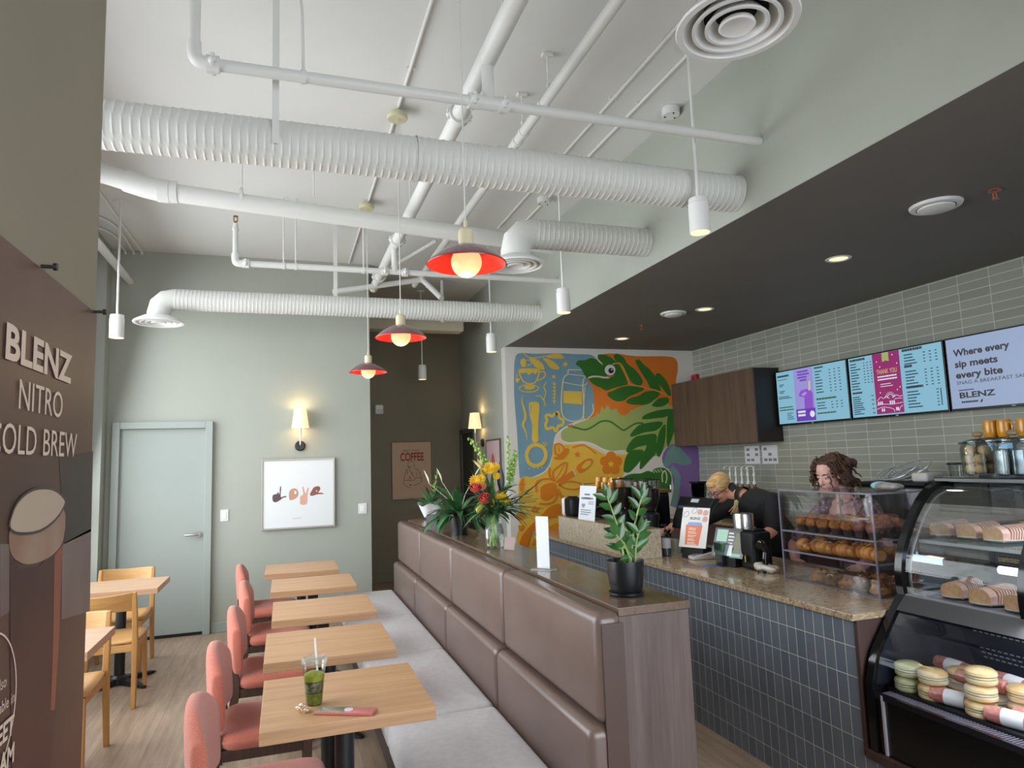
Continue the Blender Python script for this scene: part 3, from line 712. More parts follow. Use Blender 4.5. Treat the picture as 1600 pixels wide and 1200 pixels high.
dup(K0,(-1.335,6.725,0),PI,'oak chair on the far side of the window table, in front of the grey door')
dup(K0,(-1.245,4.665,0),PI,'oak chair half hidden by the brown poster, at the nearer window table')
# bench with padded back and wooden ledge
LEA=mat('brown_leather','#67544d',.34,var=.05,vs=5,bump=.06,bs=260,spec=.6,coat=.12)
LEAD=mat('shaded_leather_side','#4a3630',.42,bump=.05,bs=260)  # same leather darkened for the bench end, its shade put into the colour
GREYF=mat('grey_seat_fabric','#c4c1c3',.9,var=.05,vs=30,bump=.25,bs=500,sheen=.2)
LEDGE=wood('ledge_wood','#58473b','#75604f','y',.25,.7,bump=.03,coat=.2)
CABW=wood('dark_ash_panel','#4d3f3b','#665652','z',.42,.9,bump=.08)
BX0,BY0,BY1=1.045,2.25,6.74
t=thing('banquette_bench','long bench with brown leather back, pale grey seat cushions and wooden ledge','bench',(BX0,BY0,0))
ys=[0,1.115,2.24,3.36,BY1-BY0];g=.004
def pad(x0,x1,y0,y1,z0,z1,r,name,mm):
    m=MB();m.rbox(x0,y0,z0,x1,y1,z1,r,6);return m.build(name,mm,t,smooth=60)
for a,b in zip(ys,ys[1:]):
    pad(0,.105,a+g,b-g,.715,1.094,.034,'upper_back_panel',LEA)
    pad(-.045,.105,a+g,b-g,.30,.712,.036,'lower_back_panel',LEA)
for i,(a,b) in enumerate(zip(ys,ys[1:])):
    cushion(MB(),-.585,-.048,a+.002,b-.002,.31,.452,r=.035,dome=.022,edge=.035,puff=.004).build('seat_cushion',GREYF,t,smooth=60)
MB().box(-.53,.03,.07,.105,BY1-BY0-.02,.308).box(-.46,.05,0,.1,BY1-BY0-.04,.07).build('seat_base',wood('dark_base_wood','#3c312d','#51443f','y',.5,.9),t,smooth=0)
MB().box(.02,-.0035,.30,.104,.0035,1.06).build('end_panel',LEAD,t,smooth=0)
m=MB().box(.108,.045,0,.405,BY1-BY0,1.068);m.build('ledge_cabinet',CABW,t,smooth=0,bevel=.002)
MB().box(.108,.04,1.07,.408,BY1-BY0+.005,1.10).build('ledge_top',LEDGE,t,smooth=0,bevel=.002)
# ---- things on the nearest table
ZT=.7601
def clear_cup():
    c=at(491,1100,Z=ZT)
    t=thing('iced_drink','clear plastic cup of layered green iced drink with a straw','drink',(c.x,c.y,ZT))
    prof=[(0,.001),(.028,.001),(.0305,.01),(.043,.148),(.0455,.15),(.0455,.153),(.0425,.153)]
    MB().lathe(prof,n=40,cap=False).build('cup',clear('cup_plastic','#f4f8f4',1.0),t)
    G1=mat('green_tea','#7d8a2a',.35);G2=mat('dark_matcha','#4f5a22',.35);G3=mat('brown_layer','#4a3322',.35)
    m=MB();R_=lambda z:.0285+(z)*.092
    MB().lathe([(0,.003),(R_(.003)-.001,.003),(R_(.045)-.001,.045),(0,.047)],n=32).build('lower_drink',mat('matcha','#565a20',.3,vs=60,col2='#74772f'),t)
    MB().lathe([(0,.0475),(R_(.045)-.001,.0475),(R_(.085)-.001,.085),(0,.087)],n=32).build('middle_drink',mat('swirl_layer','#40321e',.3,vs=55,col2='#7f8768'),t)
    MB().lathe([(0,.0875),(R_(.088)-.001,.0875),(R_(.112)-.0015,.110),(.02,.119),(0,.121)],n=32).build('upper_drink',mat('lime_layer','#7d8420',.3,vs=50,col2='#979a3c'),t)
    MB().lathe([(.0425,.153),(.0475,.152),(.0485,.16),(.046,.168),(.040,.172),(.038,.166),(0,.166)],n=40,cap=False).build('lid',clear('lid_plastic','#f2f5f4',1.3,dens=.16,dcol='#e8eef0'),t)
    MB().cyl((.012,.004,.115),(.0035,.012,.238),.0038,n=12).build('straw',mat('white_straw','#e6e2de',.5),t)
clear_cup()
def wrapper():
    c=at(474,1113,Z=ZT);q=random.Random(4)
    t=thing('crumpled_wrapper','small crumpled shiny wrapper beside the green drink','wrapper',(c.x,c.y,ZT))
    m=MB()
    def f(p):
        n_=noise.noise(p*70)*.011+noise.noise(p*160)*.006;return p*(1+n_/max(p.length,.01))
    m.ell((0,0,.014),(.02,.017,.014),36,24,f=f);m.build('foil',mat('peach_foil','#c79a74',.22,.5,vs=140,col2='#e8d8c0'),t,smooth=0)
wrapper()
def bar_case():
    a=at(497,1116,Z=ZT);b=at(585,1118,Z=ZT);c=(a+b)/2+V((0,.022,0));ang=math.atan2(b.y-a.y,b.x-a.x);l=(b-a).length+.012
    t=thing('phone','slim phone in a pink and glittery case, face down on the nearest table','phone',(c.x,c.y,ZT),ang)
    m=MB();m.rbox(-l/2,-.03,0,l/2,.03,.010,.0045,4);m.build('case',mat('rose_case','#b8645f',.35),t,smooth=50)
    m=MB();m.rbox(-l/2+.003,-.028,.0095,l*.02,.028,.0106,.0005,2);m.build('glitter_half',mat('glitter','#8d8468',.3,.5,vs=420,col2='#d8d2bd'),t)
    m=MB();m.rbox(l*.02,-.028,.0095,l/2-.003,.028,.0106,.0005,2);m.build('pink_half',mat('pink_glitter','#d78a86',.4,vs=420,col2='#c5716d'),t)
    m=MB();m.lathe([(0,.0104),(.016,.0104),(.016,.013),(.013,.014),(0,.014)],c=(.012,.002,0),n=24);m.build('grip_disc',mat('lilac_disc','#cfcadb',.3),t)
bar_case()
# ------------------------------------------------------------------ pictures, switches and the poster
PAPER=mat('print_paper','#e3e6e8',.7)
SILV=mat('silver_frame','#aaa59a',.4,.6)
def framed(name,label,c,w,h,plane_rz,art,fm,bg,depth=.022,fw=.018,tilt=0):
    """picture lying in the local xz plane, wall at y=0"""
    t=thing(name,label,'picture',c,plane_rz)
    m=MB()
    m.box(-w/2,-depth,0,-w/2+fw,0,h).box(w/2-fw,-depth,0,w/2,0,h).box(-w/2+fw,-depth,0,w/2-fw,0,fw).box(-w/2+fw,-depth,h-fw,w/2-fw,0,h)
    m.build('frame',fm,t,smooth=0,bevel=.002)
    MB().box(-w/2+fw,-depth+.008,fw,w/2-fw,-.002,h-fw).build('print',bg,t,smooth=0)
    art(t,-depth+.0075);return t
def love_art(t,y):
    # hand shapes traced in zoom units (x 120..1145 wide, y 105..1115 high)
    w,h=.755,.742
    def P(q):return [((x-640)/1080*w,(1125-yv)/1060*h) for x,yv in q]
    cols=('#5f4a4b','#c2947d','#d8a794','#8d594e')
    sh=[[(265,605),(325,585),(335,555),(350,575),(362,590),(368,485),(384,488),(378,600),(385,640),(430,625),(462,628),(464,638),(440,645),(405,655),(375,680),(310,712),(265,690)],
        [(500,575),(530,530),(570,515),(615,530),(638,590),(625,640),(585,675),(540,690),(505,680)],
        [(665,640),(700,620),(708,590),(692,505),(710,500),(728,570),(740,600),(755,570),(772,517),(790,522),(775,590),(770,650),(760,760),(670,765),(660,700)],
        [(808,610),(835,560),(870,510),(930,498),(960,520),(955,560),(930,595),(975,600),(1008,612),(1003,622),(920,622),(845,642),(812,632)]]
    for q,c,nm in zip(sh,cols,'love'):
        m=MB();m.poly(smooth2(P(q),3),(0,y,0),(1,0,0),(0,0,1),.0006)
        m.build('hand_sign',mat('ink_'+nm,c,.7),t,smooth=0)
    m=MB();m.poly(smooth2(P([(585,550),(605,565),(605,595),(590,605),(575,585)]),3),(0,y-.0007,0),(1,0,0),(0,0,1),.0004)
    m.poly(smooth2(P([(903,555),(915,562),(912,580),(900,575)]),3),(0,y-.0007,0),(1,0,0),(0,0,1),.0004);m.build('finger_gap',PAPER,t,smooth=0)
    m=MB();lines(m,(-.06,y,.105),(1,0,0),(0,0,1),.1,1,.01,.005,3,.9);m.build('caption',mat('faint_ink','#a9adb0',.7),t,smooth=0)
framed('framed_print','framed print of four hand signs in brown tones, under the wall lamp',(.142,7.735,.998),.757,.745,0,love_art,SILV,PAPER)
def coffee_art(t,y):
    O=(0,y,0);ux,uz=(1,0,0),(0,0,1);W_,H_=.56,.83
    def P(q):return [((x-490)/730*W_,(1105-yv)/1020*H_) for x,yv in q]
    RI=mat('rust_ink','#9c3a22',.7);BI=mat('black_ink','#2a2019',.7)
    m=MB()
    text(m,'ENJOY YOUR',(-.128,y,(1105-262)/1020*H_),ux,uz,.026,.24);m.build('small_lettering',BI,t,smooth=0)
    m=MB();text(m,'COFFEE',(-.168,y,(1105-425)/1020*H_),ux,uz,.115,.345,bold=1);m.build('big_lettering',RI,t,smooth=0)
    m=MB()
    for q,w in (([(430,560),(415,500),(440,450),(490,440),(530,480),(535,540)],.007),([(420,530),(445,540),(470,520)],.012),([(440,570),(455,600),(500,680),(520,710)],.008),([(400,560),(360,660),(340,760),(340,850),(460,910)],.007),([(530,560),(600,590),(650,680),(680,770),(660,810),(560,860),(500,850)],.007),([(350,770),(440,775),(540,770),(545,730),(650,740),(650,760)],.007),([(440,850),(470,860)],.02),([(430,770),(445,700),(470,760)],.006),([(580,640),(575,700)],.006),([(385,580),(410,600),(400,670)],.006),([(480,640),(500,660)],.012)):
        m.poly(ribbon(smooth2(P(q),4,False),w*.8),O,ux,uz,.0006)
    m.build('line_drawing',BI,t,smooth=0)
framed('framed_print','beige coffee poster with rust lettering and a line drawing, on the dark corridor wall',(1.752,9.87,1.135),.585,.83,0,coffee_art,mat('brown_frame','#6b5a48',.5),mat('beige_print','#c9a98f',.7),fw=.008)
def small_art(t,y):
    m=MB();m.poly(smooth2([(-.1,.45),(-.04,.62),(.06,.55),(.03,.4)],4),(0,y,0),(1,0,0),(0,0,1),.0006);m.build('motif',mat('faded_rose','#b5605a',.7),t,smooth=0)
framed('framed_print','dark framed pink print on the corridor side wall, behind the bouquet',(2.51,8.22,1.12),.62,.80,-PI/2,small_art,mat('dark_frame','#5a5148',.5),mat('pink_print','#cbb0b2',.7),fw=.02)
def switch(px0,py0,px1,py1,label):
    a=at(px0,py1,Y=7.748);b=at(px1,py0,Y=7.748);w,h=b.x-a.x,b.z-a.z
    t=thing('light_switch',label,'switch',((a.x+b.x)/2,7.75,a.z))
    cp=MB().box(-w/2,-.007,0,w/2,0,h).build('cover_plate',WHG,t,smooth=0,bevel=.002)
    MB().box(-w*.24,-.011,h*.22,w*.24,-.006,h*.78).build('rocker',mat('switch_white','#f0f0ee',.3),cp,smooth=0,bevel=.0015)
switch(344,796,357,815,'white light switch between the grey door and the framed print')
switch(560,786,573,803,'white light switch at the free end of the back wall')
t=thing('wall_sensor','small white sensor high on the corridor wall','sensor',tuple(at(592,640,Y=9.86)))
MB().rbox(-.06,-.05,-.07,.06,.01,.07,.02).build('housing',WHG,t);MB().rbox(-.035,-.057,-.05,.035,-.048,.0,.01).build('lens',mat('sensor_lens','#b9b9b5',.3),t)
# poster on the pillar beside the camera
PXX=-.4245
def PY(px,py):p=at(px,py,X=PXX);return (p.y,p.z)
t=thing('wall_poster','tall brown cold brew poster pinned to the pillar, closest to the camera','poster',(PXX,1.2,0))
def pp(q):return [(a-1.2,b) for a,b in (PY(*p) for p in q)]
MB().box(-.003,-.12,.25,0,.603,2.028).build('sheet',mat('poster_brown','#4c3a34',.38,vs=1.6,col2='#65483f',spec=.4),t,smooth=0)
UX,UZ=(0,1,0),(0,0,1)
m=MB();m.poly(pp([(92,715),(145,705),(142,830),(100,850)]),(.0002,0,0),UX,UZ,.0004);m.build('dark_backdrop',mat('poster_black','#362f2d',.4),t,smooth=0)
for qq in ([(97,850),(142,826),(140,955),(96,968)],[(14,850),(0,850),(0,965),(14,955)]):MB().poly(pp(qq),(.0002,0,0),UX,UZ,.0004).build('pale_backdrop',mat('poster_grey','#7d6c68',.4,vs=4,col2='#6a5a57'),t,smooth=0)
m=MB();m.poly(pp([(14,860),(30,890),(60,884),(97,850),(92,1000),(84,1130),(78,1210),(18,1210),(16,1100)]),(.0007,0,0),UX,UZ,.0004);m.build('glass_of_coffee',mat('poster_coffee','#3b2625',.4,vs=3,col2='#4c302c'),t,smooth=0)
m=MB();m.poly(pp([(84,868),(96,852),(91,1000),(84,1110),(78,1110),(82,1000)]),(.0012,0,0),UX,UZ,.0003);m.build('amber_light',mat('poster_amber','#8a4f3e',.4),t,smooth=0)
m=MB();m.poly(smooth2(pp([(14,830),(30,835),(60,830),(98,795),(98,842),(80,868),(50,881),(28,878),(15,862)]),3),(.0012,0,0),UX,UZ,.0003);m.build('foam_band',mat('poster_foam','#a58b78',.4,vs=6,col2='#8d6a58'),t,smooth=0)
m=MB();m.poly(smooth2(pp([(13,815),(25,785),(50,765),(80,764),(98,778),(99,790),(85,812),(60,830),(30,834),(15,828)]),3),(.0016,0,0),UX,UZ,.0003);m.build('foam_top',mat('poster_cream','#b8a592',.4),t,smooth=0)
rim=smooth2(pp([(13,815),(25,785),(50,765),(80,764),(98,778),(99,790),(85,812),(60,830),(30,834),(15,828),(13,815)]),3,False)
m=MB();m.poly(ribbon(rim,.005),(.002,0,0),UX,UZ,.0003);m.build('glass_rim',mat('poster_rim','#3f3331',.3),t,smooth=0)
LET=mat('poster_lettering','#d8c3b3',.5)
a=PY(3,558);b=PY(105,596);m=MB()
text(m,'BLENZ',(.0022,a[0]-1.2,(a[1]+b[1])/2),UX,UZ,.056,b[0]-a[0]+.012,bold=1);m.build('brand_lettering',LET,t,smooth=0)
a=PY(24,639);b=PY(93,652);m=MB()
text(m,'NITRO',(.0022,a[0]-1.2,(a[1]+b[1])/2),UX,UZ,.051,b[0]-a[0]+.01);m.build('title_lettering',LET,t,smooth=0)
a=PY(1,709);b=PY(117,711);wd=b[0]-a[0];ww=wd/.865
for w_,x_,f_ in (('COLD',b[0]-1.2-ww,.47),('BREW',b[0]-1.2-ww*.47,.47)):
    m=MB();text(m,w_,(.0022,x_ if w_=='COLD' else b[0]-1.2-ww*f_,(a[1]+b[1])/2-.002),UX,UZ,.05,ww*f_);m.build('title_lettering',LET,t,smooth=0)
c=PY(-24,1120);m=MB();n=64;rr=.118
m.poly(ribbon([(c[0]-1.2+rr*math.cos(2*PI*k/n),c[1]+rr*1.0*math.sin(2*PI*k/n)) for k in range(n+1)],.003),(.0022,0,0),UX,UZ,.0003)
for s_,px,py,hh,al in (('Also',7,1072,.018,'r'),('available in',20,1096,.018,'r'),('SWEET',18,1145,.03,'r'),('CREAM',19,1188,.03,'r')):
    q=PY(px,py);text(m,s_,(.0022,q[0]-1.2,q[1]),UX,UZ,hh,align=al,bold=1 if s_.isupper() else 0)
m.build('badge',LET,t,smooth=0)
for px,py in ((64,416),(146,487)):
    q=PY(px,py)
    pn=MB();pn.cyl((.0002,q[0]-1.2,q[1]),(.02,q[0]-1.2,q[1]),.0035,n=10);pn.cyl((.02,q[0]-1.2,q[1]),(.026,q[0]-1.2,q[1]),.007,n=12);pn.build('push_pin',BLK,t)
# ------------------------------------------------------------------ service counter
def granite(name,c1,c2,c3,rough=.16,sc=(3,9,9)):
    m=mat(name,c1,rough,vs=9,col2=c2,stretch=sc,detail=8,coat=.25)
    nt=m.node_tree;L=nt.links;b=nt.nodes['Principled BSDF'];src=b.inputs['Base Color'].links[0].from_socket
    tc=nt.nodes['Texture Coordinate'];n=nt.nodes.new('ShaderNodeTexNoise');n.inputs['Scale'].default_value=34;n.inputs['Detail'].default_value=5;n.inputs['Distortion'].default_value=1.5
    L.new(tc.outputs['Object'],n.inputs[0]);r=nt.nodes.new('ShaderNodeMapRange');r.inputs[1].default_value=.56;r.inputs[2].default_value=.68;L.new(n.outputs['Fac'],r.inputs[0])
    mx=nt.nodes.new('ShaderNodeMix');mx.data_type='RGBA';L.new(r.outputs[0],mx.inputs['Factor']);L.new(src,mx.inputs['A']);mx.inputs['B'].default_value=lin(c3);L.new(mx.outputs['Result'],b.inputs['Base Color'])
    return m
GRAN=granite('beige_granite','#8f7961','#b9a78c','#6d5744')
GRANL=granite('pale_granite_face','#a99a84','#c4b8a4','#8b7a64',.3,(9,9,3))
DWOOD=wood('dark_brown_panel','#3c2b28','#4d3a36','z',.5,.7)
t=thing('service_counter','long tiled service counter with a beige granite top','counter',(0,0,0))
MB().box(2.43,2.5,0,3.2,6.55,.884).box(2.43,1.1,0,3.28,2.498,.305).build('tiled_front',CTILE,t,smooth=0)
MB().box(2.425,2.478,.306,3.2,2.499,.884).build('end_panel',DWOOD,t,smooth=0)
MB().box(2.41,1.1,.306,3.29,2.477,.345).build('plinth_trim',DWOOD,t,smooth=0,bevel=.003)
MB().box(2.392,2.47,.885,3.25,6.58,.915).build('countertop',GRAN,t,smooth=0,bevel=.003)
MB().box(2.398,4.372,.9152,2.572,5.885,1.118).build('raised_ledge',GRANL,t,smooth=0,bevel=.002)
MB().box(2.394,4.368,1.1182,2.576,5.89,1.124).build('ledge_top',GRAN,t,smooth=0)
# back counter and upper cabinet along the tiled wall
t=thing('back_counter','low back counter along the tiled wall, behind the staff','counter',(0,0,0))
MB().box(4.52,1.6,0,5.128,7.6,.87).build('carcass',DWOOD,t,smooth=0);MB().box(4.48,1.58,.872,5.128,7.62,.9).build('countertop',GRAN,t,smooth=0,bevel=.003)
WCAB=wood('smoked_oak','#4a3830','#66503f','z',.5,.8)
t=thing('wall_cabinet','dark brown wooden wall cabinet between the mural and the menu screens','cabinet',(4.78,6.03,1.75))
MB().box(.02,.004,.0,.348,1.616,.805).build('carcass',mat('black_brown','#241d1a',.5),t,smooth=0)
MB().box(0,.0,0,.019,.808,.805).build('door',WCAB,t,smooth=0,bevel=.001)
MB().box(0,.812,0,.019,1.618,.805).build('door',WCAB,t,smooth=0,bevel=.001)
# ------------------------------------------------------------------ menu screens
BEZ=mat('screen_bezel','#0d0e10',.25)
def scr(name,c,e=1.0):return mat(name,'#08090a',.25,emit=e*.95,ecol=c,spec=.3)
def screen(y0,label,fill,art):
    """screen on the tiled wall; origin at its lower corner on the +y side, x runs to -y"""
    t=thing('menu_screen',label,'screen',(5.055,y0,1.915),-PI/2,'menu screens')
    W_,H_=.985,.585
    MB().box(0,0,0,W_,.055,H_).build('housing',BEZ,t,smooth=0,bevel=.003)
    MB().box(.012,-.0015,.018,W_-.012,.001,H_-.012).build('display',fill,t,smooth=0)
    MB().box(W_/2-.014,-.0012,.004,W_/2+.014,.0,.010).build('maker_mark',mat('pale_mark','#b9bcc0',.4),t,smooth=0)
    MB().box(.3,.055,.15,.7,.072,.45).build('wall_mount',BLK,t,smooth=0)
    art(t);return t
UXS,UZS=(1,0,0),(0,0,1)
def Q(x,z):return (x,-.0016,z)
def rect(t,name,m,x0,z0,x1,z1,l=.0004):
    MB().poly([(0,0),(x1-x0,0),(x1-x0,z1-z0),(0,z1-z0)],Q(x0,z0),UXS,UZS,l).build(name,m,t,smooth=0)
def P2(t,name,m,pts,l=.0008):MB().poly(pts,Q(0,0),UXS,UZS,l).build(name,m,t,smooth=0)
CY=scr('screen_cyan','#86b9cf');LAV=scr('screen_lavender','#97a9c8')
INK=scr('screen_ink','#24445c',.55);INKB=scr('screen_brown','#4a464c',.55);GRN=scr('screen_olive','#4f6a4a',.6)
PUR=scr('screen_lilac','#9b92d6');PURD=scr('screen_violet','#6a3fae');MAG=scr('screen_magenta','#93306c');SW=scr('screen_white','#dfe4f2');SGOLD=scr('screen_gold','#d9c173')
def art1(t):
    rect(t,'promo_panel',PUR,.275,.03,.545,.572);rect(t,'promo_footer',PURD,.275,.03,.545,.155,.0007)
    m=MB();
    for s_,z in (('PERFECT FOR',.525),('SWEET',.494),('TREAT',.463),('LOVERS',.432)):
        pass
    lines(m,Q(.33,.53),UXS,UZS,.17,3,.03,.018,5,.75,.0008);lines(m,Q(.36,.44),UXS,UZS,.1,1,.03,.018,6,.9,.0008);m.build('promo_heading',PURD,t,smooth=0)
    P2(t,'drink_picture',scr('drink_violet','#8b55c4'),[(.40,.155),(.52,.155),(.525,.30),(.50,.34),(.45,.355),(.37,.345),(.33,.31),(.34,.285),(.40,.275),(.405,.26)])
    P2(t,'drink_swirl',scr('drink_lilac','#b58adf'),[(.36,.30),(.42,.33),(.45,.31),(.40,.285)],.001)
    P2(t,'straw_picture',scr('straw_cream','#c9c2a4'),[(.47,.335),(.495,.335),(.505,.43),(.482,.43)],.0012)
    m=MB();lines(m,Q(.30,.115),UXS,UZS,.12,2,.035,.022,7,.85,.0011);m.lathe([(0,0),(.033,0)],n=24,c=(.50,-.0029,.095),axis='y',cap=False);m.build('footer_lettering',SW,t,smooth=0)
    m=MB();lines(m,Q(.03,.515),UXS,UZS,.19,1,.03,.020,8,.9);lines(m,Q(.03,.485),UXS,UZS,.15,1,.02,.006,81,.9)
    for i,(x,z,w,n) in enumerate(((.05,.43,.1,2),(.05,.36,.1,2),(.03,.30,.22,2))):lines(m,Q(x,z),UXS,UZS,w,n,.016,.008,9+i)
    lines(m,Q(.14,.12),UXS,UZS,.1,4,.02,.007,19);m.build('menu_lettering',INK,t,smooth=0)
    for a_ in ((Q(.03,.185),UXS,UZS,.22,2,.028,.012,21,.9),(Q(.57,.54),UXS,UZS,.12,1,.02,.018,22,.9),(Q(.57,.225),UXS,UZS,.26,1,.02,.018,23,.95),(Q(.57,.085),UXS,UZS,.25,1,.02,.014,24,.9)):lines(MB(),*a_).build('section_heading',GRN,t,smooth=0)
    m=MB()
    for i in range(8):
        lines(m,Q(.575,.505-.03*i),UXS,UZS,.12,1,.02,.010,30+i,.5)
        for k in range(3):lines(m,Q(.76+.06*k,.505-.03*i),UXS,UZS,.025,1,.02,.008,60+i*3+k,.8)
    for i in range(3):
        lines(m,Q(.575,.19-.028*i),UXS,UZS,.16,1,.02,.009,90+i,.6)
        for k in range(3):lines(m,Q(.76+.06*k,.19-.028*i),UXS,UZS,.025,1,.02,.008,100+i*3+k,.8)
    m.build('price_lettering',INK,t,smooth=0)
def art2(t):
    rect(t,'promo_panel',MAG,.285,.03,.57,.572)
    P2(t,'ribbon_badge',scr('badge_olive','#9fb06a'),[(.39,.49),(.425,.50),(.46,.49),(.46,.572),(.39,.572)])
    m=MB();text(m,'THANK YOU',Q(.4275,.385),UXS,UZS,.042,.215,'c',0,.001);m.build('thank_you_lettering',SGOLD,t,smooth=0)
    m=MB();lines(m,Q(.325,.355),UXS,UZS,.21,2,.026,.012,3,.95,.001);lines(m,Q(.35,.29),UXS,UZS,.16,2,.02,.006,4,.6,.001)
    sun=(.44,.165)
    m.poly(ribbon([(sun[0]+.03*math.cos(a),sun[1]+.03*math.sin(a)) for a in [k*PI/12 for k in range(13)]],.004),Q(0,0),UXS,UZS,.001)
    for k in range(9):
        a=.15+k*(PI-.3)/8;m.poly(ribbon([(sun[0]+.037*math.cos(a),sun[1]+.037*math.sin(a)),(sun[0]+.055*math.cos(a),sun[1]+.055*math.sin(a))],.004),Q(0,0),UXS,UZS,.001)
    for q in ([(.30,.15),(.34,.18),(.37,.165),(.40,.185),(.43,.16)],[(.46,.165),(.50,.185),(.54,.17),(.565,.175)],[(.29,.11),(.36,.115),(.45,.108),(.565,.115)],[(.29,.075),(.35,.09),(.42,.08),(.47,.06),(.47,.04)],[(.52,.04),(.53,.07),(.56,.09)],[(.48,.15),(.52,.155),(.56,.15)]):
        m.poly(ribbon(smooth2(q,4,False),.004),Q(0,0),UXS,UZS,.001)
    for x,z in ((.305,.112),(.325,.112),(.345,.112),(.43,.112),(.45,.112),(.47,.112),(.49,.05),(.505,.05),(.34,.05),(.36,.05)):m.poly([(x,z),(x+.012,z),(x+.012,z+.024),(x+.006,z+.032),(x,z+.024)],Q(0,0),UXS,UZS,.001)
    for x,z in ((.33,.5),(.36,.45),(.50,.54),(.54,.46),(.34,.22),(.52,.23),(.55,.25)):m.poly([(x-.006,z),(x,z-.008),(x+.006,z),(x,z+.008)],Q(0,0),UXS,UZS,.001)
    m.build('promo_print',SW,t,smooth=0)
    for a_ in ((Q(.03,.54),UXS,UZS,.18,1,.03,.020,40,.95),(Q(.03,.235),UXS,UZS,.12,1,.02,.017,41,.9),(Q(.60,.545),UXS,UZS,.2,1,.03,.022,42,.95),(Q(.61,.405),UXS,UZS,.08,1,.03,.022,43,.95),(Q(.61,.225),UXS,UZS,.17,1,.03,.02,44,.95)):lines(MB(),*a_).build('section_heading',INKB,t,smooth=0)
    m=MB()
    for i in range(10):
        lines(m,Q(.03,.508-.026*i),UXS,UZS,.13,1,.02,.010,200+i,.5)
        if i<8:
            for k in range(3):lines(m,Q(.18+.038*k,.508-.026*i),UXS,UZS,.018,1,.02,.008,230+i*3+k,.8)
    for i in range(9):
        lines(m,Q(.03,.20-.0195*i),UXS,UZS,.13,1,.02,.009,260+i,.5)
        if i%2==0:lines(m,Q(.24,.20-.0195*i),UXS,UZS,.03,1,.02,.008,280+i,.8)
    for z0,n in ((.51,4),(.365,6),(.19,6)):
        for i in range(n):
            lines(m,Q(.615,z0-.026*i),UXS,UZS,.15,1,.02,.010,300+i+n,.5)
            for k in range(3 if z0>.2 else 1):lines(m,Q(.80+.055*k+(.09 if z0<.2 else 0),z0-.026*i),UXS,UZS,.022,1,.02,.008,330+i*3+k,.8)
    m.build('menu_lettering',INK,t,smooth=0)
    rect(t,'side_note',INK,.925,.06,.933,.2)
def art3(t):
    for s_,z,w,h_ in (('Where every',.432,.437,.052),('sip meets',.342,.344,.052),('every bite',.255,.372,.052),('SNAG A BREAKFAST SANDWICH',.205,.72,.027)):text(MB(),s_,Q(.07,z),UXS,UZS,h_,w,'l',1 if h_>.03 else 0,.0006).build('slogan_lettering',INKB,t,smooth=0)
    m=MB();text(m,'BLENZ',Q(.08,.098),UXS,UZS,.043,.285,'l',1,.0006);m.build('brand_lettering',INKB,t,smooth=0)
    m=MB();lines(m,Q(.08,.155),UXS,UZS,.13,1,.02,.008,9,.95);m.poly([(.245,.05),(.262,.055),(.268,.08),(.252,.07)],Q(0,0),UXS,UZS,.0006);m.build('small_print',INKB,t,smooth=0)
    m=MB();lines(m,Q(.095,.058),UXS,UZS,.14,1,.02,.014,12,.95);m.build('sub_brand',INKB,t,smooth=0)
screen(6.0,'menu screen with a lilac milkshake promo, next to the wall cabinet',CY,art1)
screen(5.0,'menu screen with a magenta THANK YOU panel',CY,art2)
screen(4.0,'menu screen reading Where every sip meets every bite',LAV,art3)
for px0,px1,y,lab in ((1163,1188,6.70,'white notice sheet on the tiles, next to the cabinet end'),(1190,1217,6.40,'white notice sheet on the tiles, the one nearer the menu screens')):
    t=thing('notice_sheet',lab,'notice',(5.128,y,1.51),-PI/2)
    MB().box(0,-.004,0,.26,0,.205).build('sheet',mat('notice_white','#d7d8da',.6),t,smooth=0)
    m=MB();q=random.Random(int(y*10))
    for i in range(3):
        for k in range(3):
            if q.random()<.8:m.poly([(0,0),(.055,0),(.055,.03),(0,.03)],(.03+.075*k,-.0042,.03+.06*i),UXS,UZS,.0004)
    m.build('printed_boxes',mat('notice_ink','#7f7a82',.6),t,smooth=0)
t=thing('fire_alarm','small red alarm pull box high on the tiles beside the cabinet','alarm',(5.13,7.58,2.62))
MB().rbox(-.06,-.06,-.05,0,.05,.06,.012).build('housing',mat('alarm_red','#b01f3a',.35),t);MB().box(-.064,-.03,-.03,-.059,.02,.02).build('front_plate',mat('alarm_dark','#7c1230',.4),t,smooth=0)
# ------------------------------------------------------------------ things on the counter
ZC=.9153;ZL=1.1242
STEEL=mat('brushed_steel','#b4b4b2',.25,1);BLKP=mat('black_plastic','#101012',.5,spec=.3);BLKG=mat('black_gloss','#0f1012',.12)
CLR=clear('clear_plastic');GLS=clear('glass','#f6faf8',1.2)
def put(px,py,z):p=at(px,py,Z=z);return p
t=thing('napkin_dispenser','black and white dispenser on the raised granite ledge, nearest the mural','dispenser',(2.485,5.74,ZL))
MB().rbox(-.06,-.10,0,.06,.07,.17,.03).build('body',BLKP,t);MB().rbox(-.062,.072,0,.062,.13,.165,.025).build('white_side',mat('white_plastic','#d5cfd0',.35),t);MB().rbox(-.03,-.06,.171,.03,.05,.18,.004).build('top_button',BLKG,t)
def sheet_sign(name,label,cat,loc,rz,w,h,lean,art,mm,thick=.004,foot=None):
    """upright card facing local -y, leaning back"""
    t=thing(name,label,cat,loc,rz);c,s_=math.cos(lean),math.sin(lean)
    M_=Matrix.Rotation(-lean,4,'X')
    m=MB();m.T=M_;m.box(-w/2,0,0,w/2,thick,h);m.build('card',mm,t,smooth=0)
    art(t,M_,w,h)
    if foot:foot(t)
    return t
def paint(t,M_,name,mm,fn):
    m=MB();m.T=M_;fn(m);m.build(name,mm,t,smooth=0)
FX,FZ=(1,0,0),(0,0,1)
